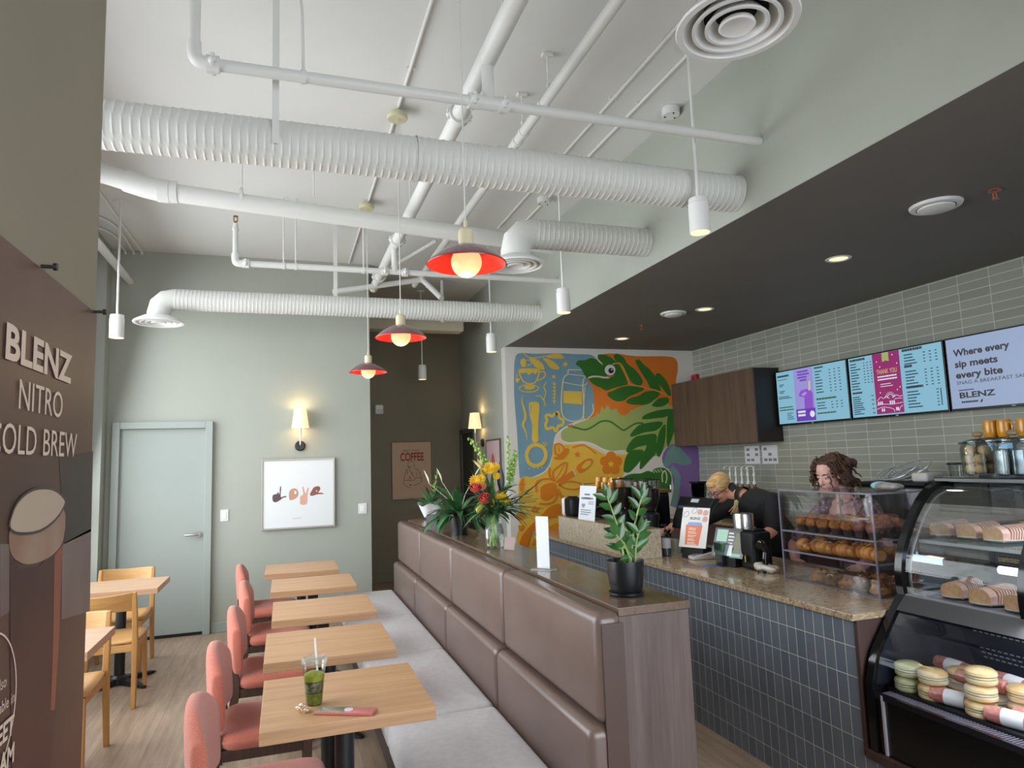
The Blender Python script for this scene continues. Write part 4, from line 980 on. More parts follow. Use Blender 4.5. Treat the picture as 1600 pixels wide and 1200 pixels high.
def pf(m,pts,l=.0006):m.poly(pts,(0,-.0002,0),FX,FZ,l)
GREYI=mat('grey_ink','#6d6e78',.6);WCARD=mat('white_card','#d6dae2',.5)
def art_a(t,M_,w,h):
    paint(t,M_,'grey_heading',GREYI,lambda m:(lines(m,(-.10,-.0002,h*.60),FX,FZ,.2,1,.02,.016,3,.95),lines(m,(-.05,-.0002,h*.72),FX,FZ,.1,2,.03,.014,31,.9)))
    paint(t,M_,'heart_icon',mat('grey_pict','#8d8f99',.6),lambda m:pf(m,smooth2([(-.075,h*.36),(-.09,h*.45),(-.07,h*.47),(-.06,h*.455),(-.05,h*.47),(-.03,h*.45),(-.045,h*.36)],3)))
    paint(t,M_,'small_print',GREYI,lambda m:(lines(m,(-.1,-.0002,h*.27),FX,FZ,.2,3,.018,.007,5,.6),lines(m,(.02,-.0002,h*.52),FX,FZ,.09,2,.016,.006,6,.8)))
sheet_sign('counter_sign','white printed sign standing on the granite ledge in front of the coffee machine','sign',(2.425,5.33,ZL),-PI/2+.1,.27,.285,.12,art_a,WCARD)
# espresso machine with mugs on top
t=thing('espresso_machine','large black coffee machine behind the granite ledge, with orange mugs on top','coffee machine',(3.03,5.78,ZC))
MB().rbox(-.17,-.48,.0,.2,.48,.40,.02).build('body',BLKG,t)
MB().box(-.2,-.5,.402,.21,.5,.43).build('cup_tray',mat('copper_tray','#8a6a45',.3,.6),t,smooth=0,bevel=.004)
for y in (-.5,.5):MB().cyl((-.19,y,.47),(.2,y,.47),.005,n=8).cyl((-.19,y,.43),(-.19,y,.47),.005,n=8).cyl((.2,y,.43),(.2,y,.47),.005,n=8).build('cup_rail',STEEL,t)
for y in (-.2,.2):
    MB().cyl((-.17,y,.26),(-.24,y,.25),.035,n=16).build('group_head',STEEL,t);MB().cyl((-.22,y,.22),(-.36,y,.20),.013,n=10).build('portafilter_handle',BLKP,t)
MB().cyl((-.19,-.38,.3),(-.22,-.38,.03),.006,n=8).build('steam_wand',STEEL,t)
MUGM=mat('amber_mug','#c98a22',.25,coat=.4,var=.08,vs=8);MUGI=mat('mug_inside','#d8c8a8',.4)
def mug(loc,label,group,h=.105,r=.041,rz=0,first=[]):
    if first:return dup(first[0],loc,rz,label,group,scale=h/.105)
    t=thing('mug',label,'mug',loc,rz,group)
    MB().lathe([(0,.0),(r*.82,0),(r*.95,.012),(r,.04),(r*.98,.09),(r*.9,.105),(r*.84,.104),(r*.88,.085),(r*.88,.02),(0,.012)],n=28,cap=False).build('body',MUGM,t)
    MB().tube(smooth2([(r*.95,0,.086),(r*1.35,0,.088),(r*1.62,0,.066),(r*1.5,0,.04),(r*.97,0,.025)],4,False),.006,8).build('handle',MUGM,t)
    first.append(t);return t
zt=ZC+.4305
for i,(dx,dy,h,lab) in enumerate(((-.09,.40,.105,'amber mug on the coffee machine, closest to the mural'),(-.09,.24,.105,'amber mug on the coffee machine, second from the mural end'),(-.09,.09,.105,'amber mug on the coffee machine, third from the mural end'),(-.09,-.05,.105,'amber mug on the coffee machine, last of the tall row, beside the coffee grinders'),(-.155,.30,.062,'low amber cup in front of the mugs, first from the mural'),(-.155,.17,.062,'low amber cup in front of the mugs, second from the mural'),(-.155,.03,.062,'low amber cup in front of the mugs, nearest the grinders'))):
    mug((3.03+dx+.03,5.78+dy,zt),lab,'amber mugs on the coffee machine' if h>.1 else 'low amber cups on the coffee machine',h,rz=rnd.uniform(0,2))
# coffee grinders
BEANS=mat('coffee_beans','#1f130e',.4,vs=170,col2='#3a261c',bump=.6,bs=170)
def grinder(loc,label):
    t=thing('coffee_grinder',label,'coffee grinder',loc,0,'coffee grinders')
    MB().lathe([(0,0),(.085,0),(.085,.02),(.07,.04),(.066,.20),(.075,.23),(.08,.27),(.05,.29),(0,.29)],n=32).build('body',mat('charcoal_metal','#3a3d42',.25,.7),t)
    MB().box(-.14,-.03,.13,-.06,.03,.16).build('fork',BLKP,t,smooth=0,bevel=.003)
    hp_=MB().lathe([(.05,.292),(.062,.33),(.088,.41),(.09,.535),(.087,.535),(.085,.41),(.058,.33)],n=36,cap=False).build('hopper',clear('hopper_plastic','#e6e6e4',1.3),t)
    MB().lathe([(0,.3),(.045,.3),(.056,.33),(.083,.41),(.083,.465),(0,.475)],n=32).build('beans',BEANS,hp_)
    MB().lathe([(0,.552),(.03,.552),(.035,.545),(.096,.545),(.096,.537),(0,.537)],n=32).build('hopper_lid',BLKP,hp_)
    q=[(0,-.032),(.024,-.006),(.026,.02),(.012,.03),(0,.022),(-.012,.03),(-.026,.02),(-.024,-.006)]
    MB().poly(smooth2(q,3),(-.0685,0,.15),(0,-1,0),(0,0,1),.004).build('red_logo',mat('logo_red','#b8434a',.4),t,smooth=0)
    t.rotation_euler=(0,0,.55);return t
g0=grinder((2.74,5.23,ZC),'coffee grinder with a bean-filled hopper, the one beside the coffee machine')
dup(g0,(2.745,4.82,ZC),.45,'coffee grinder with a bean-filled hopper, the one beside the till')
# sanitizer
t=thing('sanitizer_bottle','clear pump bottle with a pale label at the end of the granite ledge','bottle',(2.66,4.455,ZC))
MB().lathe([(0,0),(.033,0),(.035,.006),(.035,.13),(.026,.15),(.013,.158),(.013,.168)],n=28,cap=False).build('bottle_body',GLS,t)
MB().lathe([(0,.003),(.032,.004),(.032,.06),(0,.06)],n=24).build('dark_liquid',mat('gel','#4a5058',.2),t)
MB().lathe([(.0355,.055),(.0355,.125)],n=28,cap=False).build('paper_label',mat('label_grey','#b5b6ba',.5),t)
MB().cyl((0,0,.168),(0,0,.185),.011,n=14).cyl((0,0,.185),(0,0,.215),.004,n=8).box(-.035,-.007,.213,.01,.007,.226).build('pump',BLKP,t)
t=thing('small_figurine','tiny cream ornament on the counter in front of the pump bottle','ornament',tuple(put(1041,868,ZC)))
MB().ell((0,0,.014),(.016,.014,.014),14,8).ell((-.008,0,.032),(.011,.01,.01),12,8).ell((.012,.0,.026),(.007,.007,.009),10,6).build('figure',mat('cream_ceramic','#cbb490',.4),t)
# till: monitor seen from behind
t=thing('till_monitor','black till monitor seen from behind, in front of the bent barista','monitor',(2.98,4.55,ZC))
m=MB();M_=Matrix.Translation((0,0,.30))@Matrix.Rotation(.55,4,'Y');m.T=M_
m.loft([[(-.03,-.23,.10),(-.03,.23,.10),(.012,.24,.12),(.012,-.24,.12)],[(-.03,-.19,-.08),(-.03,.19,-.08),(.012,.22,-.16),(.012,-.22,-.16)]]);m.build('screen_back',BLKP,t,smooth=0,bevel=.006)
m=MB();m.T=M_;m.box(-.0315,-.05,.055,-.0295,.05,.085);m.build('maker_mark',mat('pale_mark'),t,smooth=0)
m=MB();m.T=M_;m.loft([[(-.031,-.185,-.005),(-.031,.185,-.005),(-.029,.185,-.006),(-.029,-.185,-.006)],[(-.031,-.20,.02),(-.031,.20,.02),(-.029,.2,.02),(-.029,-.2,.02)]]);m.build('blue_edge',mat('steel_blue','#55657c',.25,.4),t,smooth=0)
MB().cyl((.0,0,.0),(.0,0,.28),.035,n=20).lathe([(0,0),(.12,0),(.12,.012),(.05,.02),(0,.02)],n=28).build('stand',BLKP,t)
def art_b(t,M_,w,h):
    paint(t,M_,'brand_lettering',mat('dark_lettering','#4a3f42',.5),lambda m:text(m,'BLENZ',(0,-.0002,h*.70),FX,FZ,.016,.085,'c',1))
    paint(t,M_,'orange_cup',mat('orange_print','#d9744a',.5),lambda m:pf(m,[(-w*.28,h*.06),(w*.22,h*.06),(w*.30,h*.56),(-w*.32,h*.56)]))
    paint(t,M_,'blue_lid',mat('blue_print','#7fa3cf',.5),lambda m:pf(m,[(-w*.28,h*.55),(w*.28,h*.55),(w*.25,h*.63),(-w*.22,h*.63)],.0009))
    paint(t,M_,'cup_print',mat('cream_print','#f0d9c8',.5),lambda m:[lines(m,(-w*.2,-.001,h*(.47-.09*i)),FX,FZ,w*.36,2,.010,.005,40+i,.6,.001) for i in range(5)])
    paint(t,M_,'sketch_marks',mat('rose_sketch','#c99a90',.5),lambda m:[pf(m,smooth2([(x-.02,z-.015),(x+.015,z-.018),(x+.02,z+.012),(x-.01,z+.018)],3)) for x,z in ((w*.36,h*.72),(w*.15,h*.9),(w*.36,h*.88))])
    paint(t,M_,'grey_sketch',GREYI,lambda m:[pf(m,ribbon(smooth2([(x-.02,z-.02),(x-.01,z+.015),(x+.02,z+.02),(x+.015,z-.01)],3),.003)) for x,z in ((-w*.36,h*.82),(-w*.05,h*.92))])
def foot_b(t):MB().box(-.09,.0,-.0745,.09,.10,-.002).build('stand',BLKP,t,smooth=0,bevel=.003)
sheet_sign('drink_sign','white sign with an orange iced cup, leaning on the counter by the till','sign',(2.735,4.235,ZC+.075),-PI/2+.38,.225,.285,.3,art_b,mat('white_sign_card','#dcd9d6',.45),foot=foot_b)
def art_c(t,M_,w,h):
    sg=lambda n,c,e=.35:mat(n,c,.4,emit=e,ecol=c)
    paint(t,M_,'pale_green_panel',sg('mint_panel','#8fb3a1'),lambda m:pf(m,[(-w*.42,h*.52),(-w*.08,h*.52),(-w*.06,h*.94),(-w*.42,h*.94)]))
    paint(t,M_,'green_panel',sg('leaf_panel','#5c8a5c'),lambda m:pf(m,[(-w*.42,h*.16),(-w*.1,h*.16),(-w*.1,h*.46),(-w*.42,h*.46)]))
    paint(t,M_,'footer_strip',sg('sage_panel','#86ab98'),lambda m:pf(m,[(-w*.42,h*.04),(w*.42,h*.04),(w*.42,h*.15),(-w*.42,h*.15)]))
    paint(t,M_,'drink_picture',sg('brown_panel','#6b6a52'),lambda m:pf(m,[(w*.18,h*.2),(w*.38,h*.2),(w*.40,h*.85),(w*.2,h*.85)]))
    paint(t,M_,'white_note',sg('note_white','#d6dde0'),lambda m:pf(m,[(-w*.08,h*.06),(w*.14,h*.06),(w*.14,h*.42),(-w*.08,h*.42)],.001))
    paint(t,M_,'screen_print',sg('pale_print','#c9cfc6'),lambda m:lines(m,(-w*.03,-.0002,h*.8),FX,FZ,w*.18,4,.022,.010,8,.8))
def foot_c(t):MB().box(-.08,.02,0,.08,.10,.02).build('stand',BLKP,t,smooth=0).__class__;MB().bar((0,.06,.02),(0,.07,.12),.05,.02).build('stand_post',BLKP,t,smooth=0)
sheet_sign('tablet','tilted order tablet with green tiles on its screen, facing the customers','tablet',(2.72,3.82,ZC+.06),-PI/2+.25,.25,.19,.35,art_c,BLKG,thick=.012,foot=foot_c)
bpy.data.objects['tablet'].location.z=ZC+.06
MB().box(-.07,.0,-.06,.07,.09,.0).build('base_block',BLKP,bpy.data.objects['tablet'],smooth=0,bevel=.004)
# card reader, cup, metal canister, receipt printer
p=put(1096,872,ZC);t=thing('card_reader','pale grey card terminal lying on the counter in front of the orange sign','card terminal',(p.x-.01,p.y-.03,ZC),-1.75)
m=MB();m.loft([[(-.045,-.09,0),(.045,-.09,0),(.045,-.09,.022),(-.045,-.09,.022)],[(-.045,.09,0),(.045,.09,0),(.045,.09,.055),(-.045,.09,.055)]]);m.build('body',mat('pale_terminal','#c9c2bf',.35),t,smooth=0,bevel=.008,segs=3)
m=MB();m.T=Matrix.Rotation(math.atan2(.033,.18),4,'X');m.box(-.034,.0,.0385,.034,.08,.042);m.build('terminal_screen',mat('terminal_screen_dark','#4d5468',.15),t,smooth=0)
m=MB();m.T=Matrix.Rotation(math.atan2(.033,.18),4,'X')
for i in range(3):
    for k in range(4):m.box(-.03+.022*i,-.075+.018*k,.0385,-.014+.022*i,-.063+.018*k,.0415)
m.build('keypad',mat('key_grey','#8f8a88',.5),t,smooth=0)
p=put(1131,884,ZC);t=thing('tip_cup','tall clear acrylic holder in front of the order tablet','cup',(p.x,p.y,ZC))
MB().loft([[(x*r,y*r,z) for x,y in ((-1,-1),(1,-1),(1,1),(-1,1))] for r,z in ((.034,.002),(.042,.15),(.0405,.15),(.033,.006))],cap=False).build('holder',clear('smoke_plastic','#c9ced2',1.4),t,smooth=0)
MB().box(-.03,-.03,.003,.03,.03,.07).build('dark_insert',mat('smoky_insert','#5a5c62',.3),t,smooth=0,bevel=.003)
p=put(1109,884,ZC);t=thing('blue_card','small blue card lying flat in front of the clear holder','card',(p.x,p.y,ZC),-.9)
MB().box(-.045,-.028,0,.045,.028,.002).build('card',mat('card_blue','#3f63a8',.4),t,smooth=0)
t=thing('steel_canister','shiny steel canister behind the order tablet','canister',(2.93,3.9,ZC))
MB().lathe([(0,0),(.065,0),(.067,.01),(.067,.315),(.064,.325),(0,.325)],n=36).build('canister_body',STEEL,t);MB().tube(smooth2([(0,.066,.29),(0,.1,.28),(0,.1,.2),(0,.066,.19)],4,False),.007,8).build('handle',BLKP,t)
t=thing('receipt_printer','black receipt printer and scanner block beside the steel canister','printer',(2.83,3.66,ZC))
MB().rbox(-.07,-.06,0,.08,.07,.235,.02).build('printer_body',BLKP,t);MB().box(-.05,-.045,.2351,.05,.055,.245).build('lid',BLKG,t,smooth=0,bevel=.003);MB().bar((-.0815,.0,.05),(-.0815,.0,.09),.06,.003).build('paper_slot',mat('slot_yellow','#c9a956',.5),t,smooth=0)
t=thing('hand_scanner','black curved handheld scanner in front of the receipt printer','scanner',(2.79,3.53,ZC),.4)
MB().tube(smooth2([(0,0,.02),(.0,.0,.08),(.01,0,.13),(-.03,0,.17),(-.06,0,.165)],4,False),[.018]*8+[.02]*4+[.026]*5,14).lathe([(0,0),(.05,0),(.05,.012),(.02,.022),(0,.022)],n=24).build('scanner_body',BLKG,t)
p=put(1196,893,ZC);t=thing('plastic_bag','crumpled clear plastic bag on the counter beside the pastry box','bag',(p.x,p.y,ZC+.001))
def fb(p):
    n_=noise.noise(p*22)*.25+noise.noise(p*60)*.12;return V((p.x*(1+n_),p.y*(1+n_),max(p.z*(1+n_*1.5),-.0215)))
MB().ell((0,0,.022),(.05,.10,.030),40,24,f=fb).build('film',mat('frosted_film','#c3bbb0',.25,bump=.3,bs=60),t,smooth=30)
# things on the back counter
ZB=.9005
t=thing('syrup_rack','dark rack holding the row of syrup pump bottles','rack',(4.86,6.42,ZB))
MB().box(-.06,-.36,0,.16,.36,.06).box(.15,-.36,.06,.16,.36,.30).build('rack_body',BLKP,t,smooth=0,bevel=.003)
def syrup(y,label,c,first=[]):
    if first:
        r=dup(first[0],(4.87,y,ZB+.0605),rnd.uniform(-.3,.3),label,'syrup pump bottles');return r
    t=thing('syrup_bottle',label,'bottle',(4.87,y,ZB+.0605),0,'syrup pump bottles')
    MB().lathe([(0,0),(.038,0),(.04,.01),(.04,.24),(.03,.29),(.016,.31),(.016,.335),(0,.335)],n=24).build('bottle_body',mat('amber_syrup','#7d5a30',.2,vs=3,col2='#4a2c1c',coat=.3),t)
    MB().lathe([(.0405,.06),(.0405,.2)],n=24,cap=False).build('paper_label',mat('syrup_label','#d0cdc8',.5),t)
    MB().lathe([(0,.335),(.02,.335),(.02,.36),(.012,.365),(.008,.41),(.014,.42),(.014,.455),(.007,.465),(0,.465)],n=16).tube(smooth2([(.0,0,.52),(-.03,0,.53),(-.07,0,.525),(-.085,0,.505)],4,False),.008,8).cyl((0,0,.46),(0,0,.53),.009,n=10).build('pump',mat('pump_white','#e0e0de',.35),t)
    first.append(t);return t
for i in range(5):syrup(6.66-.105*i,'white-pumped syrup bottle, %s along the tiled wall'%('first, nearest the mural','second','third, the middle one','fourth','fifth, nearest the menu screens')[i],0)
t=thing('blender_jug','dark clear blender jug on the back counter near the mural','jug',(4.66,6.98,ZB))
MB().lathe([(0,0),(.09,0),(.1,.12),(.08,.16),(0,.16)],n=28).build('motor_base',BLKP,t);MB().lathe([(.075,.165),(.11,.4),(.107,.4),(.072,.17)],n=4,cap=False).build('jug_body',clear('grey_jug','#8d9492',1.5),t,smooth=0);MB().box(-.085,-.085,.4,.085,.085,.42).build('lid',BLKP,t,smooth=0,bevel=.005);MB().tube(smooth2([(0,.085,.38),(0,.15,.37),(0,.15,.24),(0,.07,.22)],4,False),.01,8).build('handle',BLKP,t)
t=thing('black_crate','black storage box on the back counter behind the curly-haired person','box',(4.7,4.16,ZB))
MB().rbox(-.19,-.31,0,.19,.31,.445,.015).build('crate_body',BLKP,t);MB().rbox(-.2,-.32,.446,.2,.32,.475,.01).build('lid',BLKP,t)
t=thing('tubing_coil','tangle of clear plastic tubing and lids on top of the black box','tubing',(4.66,4.14,ZB+.4755));q=random.Random(5)
m=MB()
for k in range(9):
    cx,cy,r=q.uniform(-.04,.04),q.uniform(-.1,.1),q.uniform(.09,.17);tl=q.uniform(-.9,.9)
    pts=[]
    for j in range(20):
        a=2*PI*j/20;pts.append((cx+.4*r*math.cos(a)*math.cos(tl),cy+r*math.sin(a)*1.2,.012+.5*r*(1+math.cos(a+tl))*abs(math.sin(tl+.6))))
    m.tube(pts+[pts[0]],.006,8)
m.build('tube_loops',mat('silvery_tube','#a8acae',.15,.3),t)
MB().rbox(-.08,-.26,0,.1,-.12,.07,.02).build('white_tub',mat('white_tub','#cfcfcf',.4),t)
t=thing('dark_drawer_box','dark box on the back counter carrying the clear beaker','box',(4.7,3.62,ZB));MB().rbox(-.17,-.19,0,.17,.19,.49,.012).build('box_body',BLKP,t)
t=thing('clear_beaker','clear beaker with a black lid beside the cookie jar','beaker',(4.56,3.615,ZB+.4905))
MB().lathe([(0,.002),(.05,.002),(.056,.115),(.054,.115),(.048,.006)],n=28,cap=False).build('beaker_body',GLS,t);MB().lathe([(0,.131),(.06,.131),(.062,.117),(0,.117)],n=28).tube([(0,-.06,.124),(0,-.09,.124)],.008,8).build('lid',BLKP,t)
t=thing('coffee_brewer','dark navy brewer on the back counter with amber mugs on top','brewer',(4.7,3.02,ZB))
MB().rbox(-.2,-.42,0,.25,.40,.79,.012).build('brewer_body',mat('navy_panel','#23252e',.4),t);MB().box(-.2025,.14,.70,-.2,.30,.75).build('blue_note',mat('note_blue_glow','#7da7d6',.5,emit=.15),t,smooth=0)  # the paper note has a faint glow put into its material
m=MB();lines(m,(-.2022,-.02,.72),(0,-1,0),(0,0,1),.14,1,.02,.02,4,.95);m.build('brand_mark',mat('pale_mark'),t,smooth=0)
for y,l in ((3.345,'amber mug on the brewer, half hidden by the next mug'),(3.25,'amber mug on the brewer with its handle turned towards the room'),(3.12,'amber mug on the brewer at the edge of the view')):
    mug((4.57,y,ZB+.7905),l,'amber mugs on the brewer',.115,rz=-1.9 if y==3.25 else .5)
# ------------------------------------------------------------------ pastry box
BX,BXX,BYA,BYB,BZ=2.755,3.2,2.655,3.32,ZC
t=thing('pastry_box','clear three-tier acrylic pastry box full of muffins, croissants and scones','pastry case',(0,0,0))
AC=clear('acrylic','#fbfafc',.9);ACE=mat('acrylic_edge','#8f8a99',.15,spec=.8,alpha=.55);th=.005
for nm,b in (('front_panel',(BX,BYA,BZ,BX+th,BYB,BZ+.5)),('back_panel',(BXX-th,BYA,BZ,BXX,BYB,BZ+.5)),('side_panel',(BX+th,BYA,BZ,BXX-th,BYA+th,BZ+.5)),('side_panel',(BX+th,BYB-th,BZ,BXX-th,BYB,BZ+.5)),('top_panel',(BX,BYA,BZ+.5,BXX,BYB,BZ+.506))):
    MB().box(*b).build(nm,AC,t,smooth=0)
for z in (BZ+.158,BZ+.272):MB().box(BX+.006,BYA+.006,z,BXX-.006,BYB-.006,z+.005).build('shelf',AC,t,smooth=0)
MB().box(BX+.006,BYA+.006,BZ+.0005,BXX-.006,BYB-.006,BZ+.006).build('floor_panel',mat('smoke_base','#5d565c',.2),t,smooth=0)
e=.0035
for x in (BX,BXX):
    for y in (BYA,BYB):MB().box(x-e,y-e,BZ,x+e,y+e,BZ+.506).build('corner_edge',ACE,t,smooth=0)
for z in (BZ+.158,BZ+.272,BZ+.503):
    MB().box(BX-e,BYA,z-.002,BX+e,BYB,z+.006).build('front_rim',ACE,t,smooth=0);MB().box(BX,BYA-e,z-.002,BXX,BYA+e,z+.006).build('side_rim',ACE,t,smooth=0)
ORD=('first','second','third','fourth','fifth','sixth','seventh','eighth','ninth')
MUF=mat('muffin_top','#b57a34',.7,vs=45,col2='#6e3f18',bump=.5,bs=90);MUC=mat('chocolate_muffin_top','#5b342a',.7,vs=45,col2='#8a5a4c',bump=.5,bs=90);CUP=mat('dark_paper_cup','#2c2422',.7)
def muffin(loc,kind,label,cache={}):
    if kind in cache:return dup(cache[kind],loc,rnd.uniform(0,6),label,('golden' if kind==0 else 'chocolate')+' muffins in the pastry box',scale=rnd.uniform(.93,1.08))
    t=thing('muffin',label,'muffin',loc,0,('golden' if kind==0 else 'chocolate')+' muffins in the pastry box')
    n=36;MB().loft([[(( r+(.0015 if k%2 else 0))*math.cos(2*PI*k/n),(r+(.0015 if k%2 else 0))*math.sin(2*PI*k/n),z) for k in range(n)] for r,z in ((.027,0),(.036,.05))]).build('paper_cup',CUP,t,smooth=0)
    def f(p):
        n_=noise.noise(p*55+V((kind*9,0,0)))*.16;return V((p.x*(1+n_),p.y*(1+n_),p.z*(1+n_)))
    MB().ell((0,0,.052),(.042,.042,.033),24,14,f=f).build('muffin_top',MUF if kind==0 else MUC,t);cache[kind]=t;return t
zs=BZ+.2775
for r_,(x,rn) in enumerate(((2.815,'front row'),(2.905,'second row'),(2.995,'third row'),(3.09,'back row'))):
    for k in range(7):
        y=2.71+.083*k+(.02 if r_%2 else 0)
        if y>3.245-(0 if r_<3 else .1):continue
        kind=1 if y<2.86-(r_*.02) else 0
        muffin((x+rnd.uniform(-.01,.01),y+rnd.uniform(-.008,.008),zs),kind,'%s muffin, %s of the top tier, %s from the curved case'%('chocolate' if kind else 'golden',rn,ORD[k]))
CRO=mat('croissant_crust','#dca04e',.5,vs=48,col2='#94541f',bump=.3,bs=60,coat=.15,stretch=(1,.22,.22),detail=2);ALM=mat('almond_topping','#a87038',.65,vs=70,col2='#e0d6c8')
def croissant(loc,rz,label,grp,kind,cache={}):
    if kind in cache:return dup(cache[kind],loc,rz,label,grp,scale=rnd.uniform(.92,1.06))
    t=thing('croissant' if kind==0 else 'filled_pastry',label,'croissant' if kind==0 else 'pastry',loc,rz,grp)
    pts=[];rs=[];n=31
    for k in range(n):
        u=-1+2*k/(n-1);a=u*(.9 if kind==0 else .15)
        pts.append((.085*u if kind else .085*math.sin(a)/math.sin(.9),-.05*(math.cos(a)-1) if kind==0 else 0,.034-.012*abs(u)*(kind==0)))
        base=.036*(1-abs(u)**2.2*.72) if kind==0 else .036*(1-abs(u)**8*.25)
        rs.append(base*(1+.36*((k%5)/5.0-.4)*(kind==0)+.05*((k%4)/4-.5)*(kind!=0)))
    MB().tube(pts,rs,18,flat=.92).build('crust',CRO,t,smooth=28)
    if kind==1:
        m=MB()
        for k in range(5):m.tube([(-.06+.03*k,-.028,.05),(-.05+.03*k,0,.0685),(-.04+.03*k,.028,.05)],.0035,6)
        m.build('icing_stripes',mat('white_icing','#ded6cc',.5),t)
    if kind==2:
        m=MB()
        for k in range(3):m.tube([(-.04+.035*k,-.03,.048),(-.03+.035*k,0,.0685),(-.02+.035*k,.03,.048)],.003,6)
        m.build('chocolate_stripes',mat('chocolate_drizzle','#3a2418',.4),t)
    cache[kind]=t;return t
zs=BZ+.1635
cl=[(2.83,3.22,1.2,0,'plain croissant, front of the middle tier, farthest from the curved case'),(2.815,3.06,1.45,1,'white-striped pastry, front of the middle tier'),(2.82,2.92,1.5,2,'chocolate-striped pastry, front of the middle tier, middle one'),(2.825,2.76,1.35,2,'chocolate-striped pastry, front of the middle tier, nearest the curved case'),(2.935,3.2,1.6,0,'plain croissant, second row of the middle tier, farthest from the curved case'),(2.925,3.03,1.3,0,'plain croissant behind the white-striped pastry'),(2.93,2.875,1.6,1,'white-striped pastry, second row of the middle tier'),(2.935,2.73,1.4,2,'chocolate-striped pastry, second row of the middle tier'),(3.05,3.13,1.5,0,'plain croissant, back row of the middle tier, far side'),(3.05,2.95,1.5,0,'plain croissant, back row of the middle tier, middle one'),(3.05,2.76,1.5,0,'plain croissant, back row of the middle tier, near the curved case')]
for x,y,rz,k,l in cl:croissant((x,y,zs),rz,l,('plain croissants on the middle tier','white-striped pastries on the middle tier','chocolate-striped pastries on the middle tier')[k],k)
COO=mat('scone_crust','#b98546',.75,vs=40,col2='#7c4a22',bump=.5,bs=80);COD=mat('dark_scone','#8a5a34',.75,vs=45,col2='#3d2416',bump=.5,bs=80)
def scone(loc,label,kind,cache={}):
    g=('pale scones' if kind==0 else 'dark-studded scones')+' on the bottom tier'
    if kind in cache:return dup(cache[kind],loc,rnd.uniform(0,6),label,g,scale=rnd.uniform(.9,1.12))
    t=thing('scone',label,'scone',loc,0,g)
    def f(p):
        n_=noise.noise(p*38+V((kind*5,3,0)))*.32+noise.noise(p*90)*.12;return V((p.x*(1+n_),p.y*(1+n_),max(p.z*(1+n_),-.02)))
    MB().ell((0,0,.021),(.047,.047,.032),28,16,f=f).build('crumb',COO if kind==0 else COD,t)
    q=random.Random(kind);m=MB()
    for k in range(9):
        a,r=q.uniform(0,6.28),q.uniform(.005,.03);m.ell((r*math.cos(a),r*math.sin(a),.05-.25*r),(.006,.006,.005),8,6)
    m.build('toppings',mat('nut_dark','#5a351c' if kind==0 else '#d9c3a0',.6) if kind==0 else mat('nut_pale','#cdb48c',.6),t);cache[kind]=t;return t
zs=BZ+.0065
for r_,(x,rn) in enumerate(((2.815,'front row'),(2.925,'middle row'),(3.035,'back row'))):
    for k in range(6):
        y=2.715+.1*k
        if r_==0 and k==5:continue
        if r_==2 and k>3:continue
        kind=(r_+k)%2;scone((x+rnd.uniform(-.008,.008),y+rnd.uniform(-.008,.008),zs),'%s scone, %s of the bottom tier, %s from the curved case'%('dark-studded' if kind else 'pale',rn,ORD[k]),kind)
t=thing('wrapped_pack','turquoise and clear wrapped pack lying on top of the pastry box','pack',(3.05,2.82,BZ+.5065),1.2)
def fw_(p):
    n_=noise.noise(p*18)*.22;return V((p.x*(1+n_*.3),p.y*(1+n_),max(p.z*(1+n_),-.018)))
m=MB();m.ell((0,0,.020),(.13,.05,.022),32,16,f=fw_);m.build('film',mat('clear_wrap','#b7b0ac',.15,vs=20,col2='#8d8a88'),t)
m=MB();m.ell((.07,0,.022),(.062,.048,.023),24,14,f=fw_);m.build('turquoise_end',mat('turquoise_wrap','#7fc4cc',.15,vs=30,col2='#c5dfe2'),t)
# ------------------------------------------------------------------ refrigerated display case
t=thing('display_case','black curved-glass display case with cakes above and wrapped sandwiches below','display case',(0,0,0));DC=t
Y0,Y1=1.15,2.455
LOW=[(2.42,.347),(2.42,.60),(2.43,.66),(2.462,.75),(2.524,.837),(2.598,.93),(2.648,.986)]
UPP=[(2.648,.986),(2.643,1.05),(2.65,1.12),(2.672,1.19),(2.712,1.265),(2.768,1.35),(2.85,1.437),(2.93,1.475),(3.02,1.487)]
def inset(P,d):
    o=[]
    for i in range(len(P)):
        a=P[max(i-1,0)];b=P[min(i+1,len(P)-1)];dx,dz=b[0]-a[0],b[1]-a[1];l=math.hypot(dx,dz);o.append((P[i][0]+dz/l*d,P[i][1]-dx/l*d))
    return o
lo=smooth2(LOW,4,False);up=smooth2(UPP,4,False)
def strip(P,d0,d1,y0,y1,nm,mm,sm=30):
    a,b=inset(P,d0),inset(P,d1)
    MB().loft([[(p[0],y0,p[1]),(p[0],y1,p[1]),(q[0],y1,q[1]),(q[0],y0,q[1])] for p,q in zip(a,b)]).build(nm,mm,t,smooth=sm)
full=lo+up[1:]
strip(full,0,.045,2.418,Y1,'end_frame',BLKG);strip(full,0,.045,Y0,Y0+.037,'end_frame',BLKG)
strip(up,0,.03,1.872,1.905,'glass_mullion',BLKG)
strip(up,.042,.050,2.408,2.4178,'frame_edge_trim',mat('pale_trim','#b9b4bd',.25,.3))
strip(up,.012,.016,1.905,2.4178,'curved_glass',clear('case_glass','#f7fafa',1.1));strip(up,.012,.016,Y0+.037,1.872,'curved_glass',MATS['case_glass'])
strip(lo[5:22],.010,.014,Y0+.037,2.4178,'lower_glass',clear('lower_case_glass','#f7fafa',.4))
MB().box(2.94,Y0,1.478,3.3,Y1,1.4985).build('top_panel',BLKG,t,smooth=0,bevel=.004)
MB().box(2.432,Y0+.002,.3465,3.28,2.416,.575).build('lower_body',mat('black_lacquer','#0b0b0d',.22),t,smooth=0)
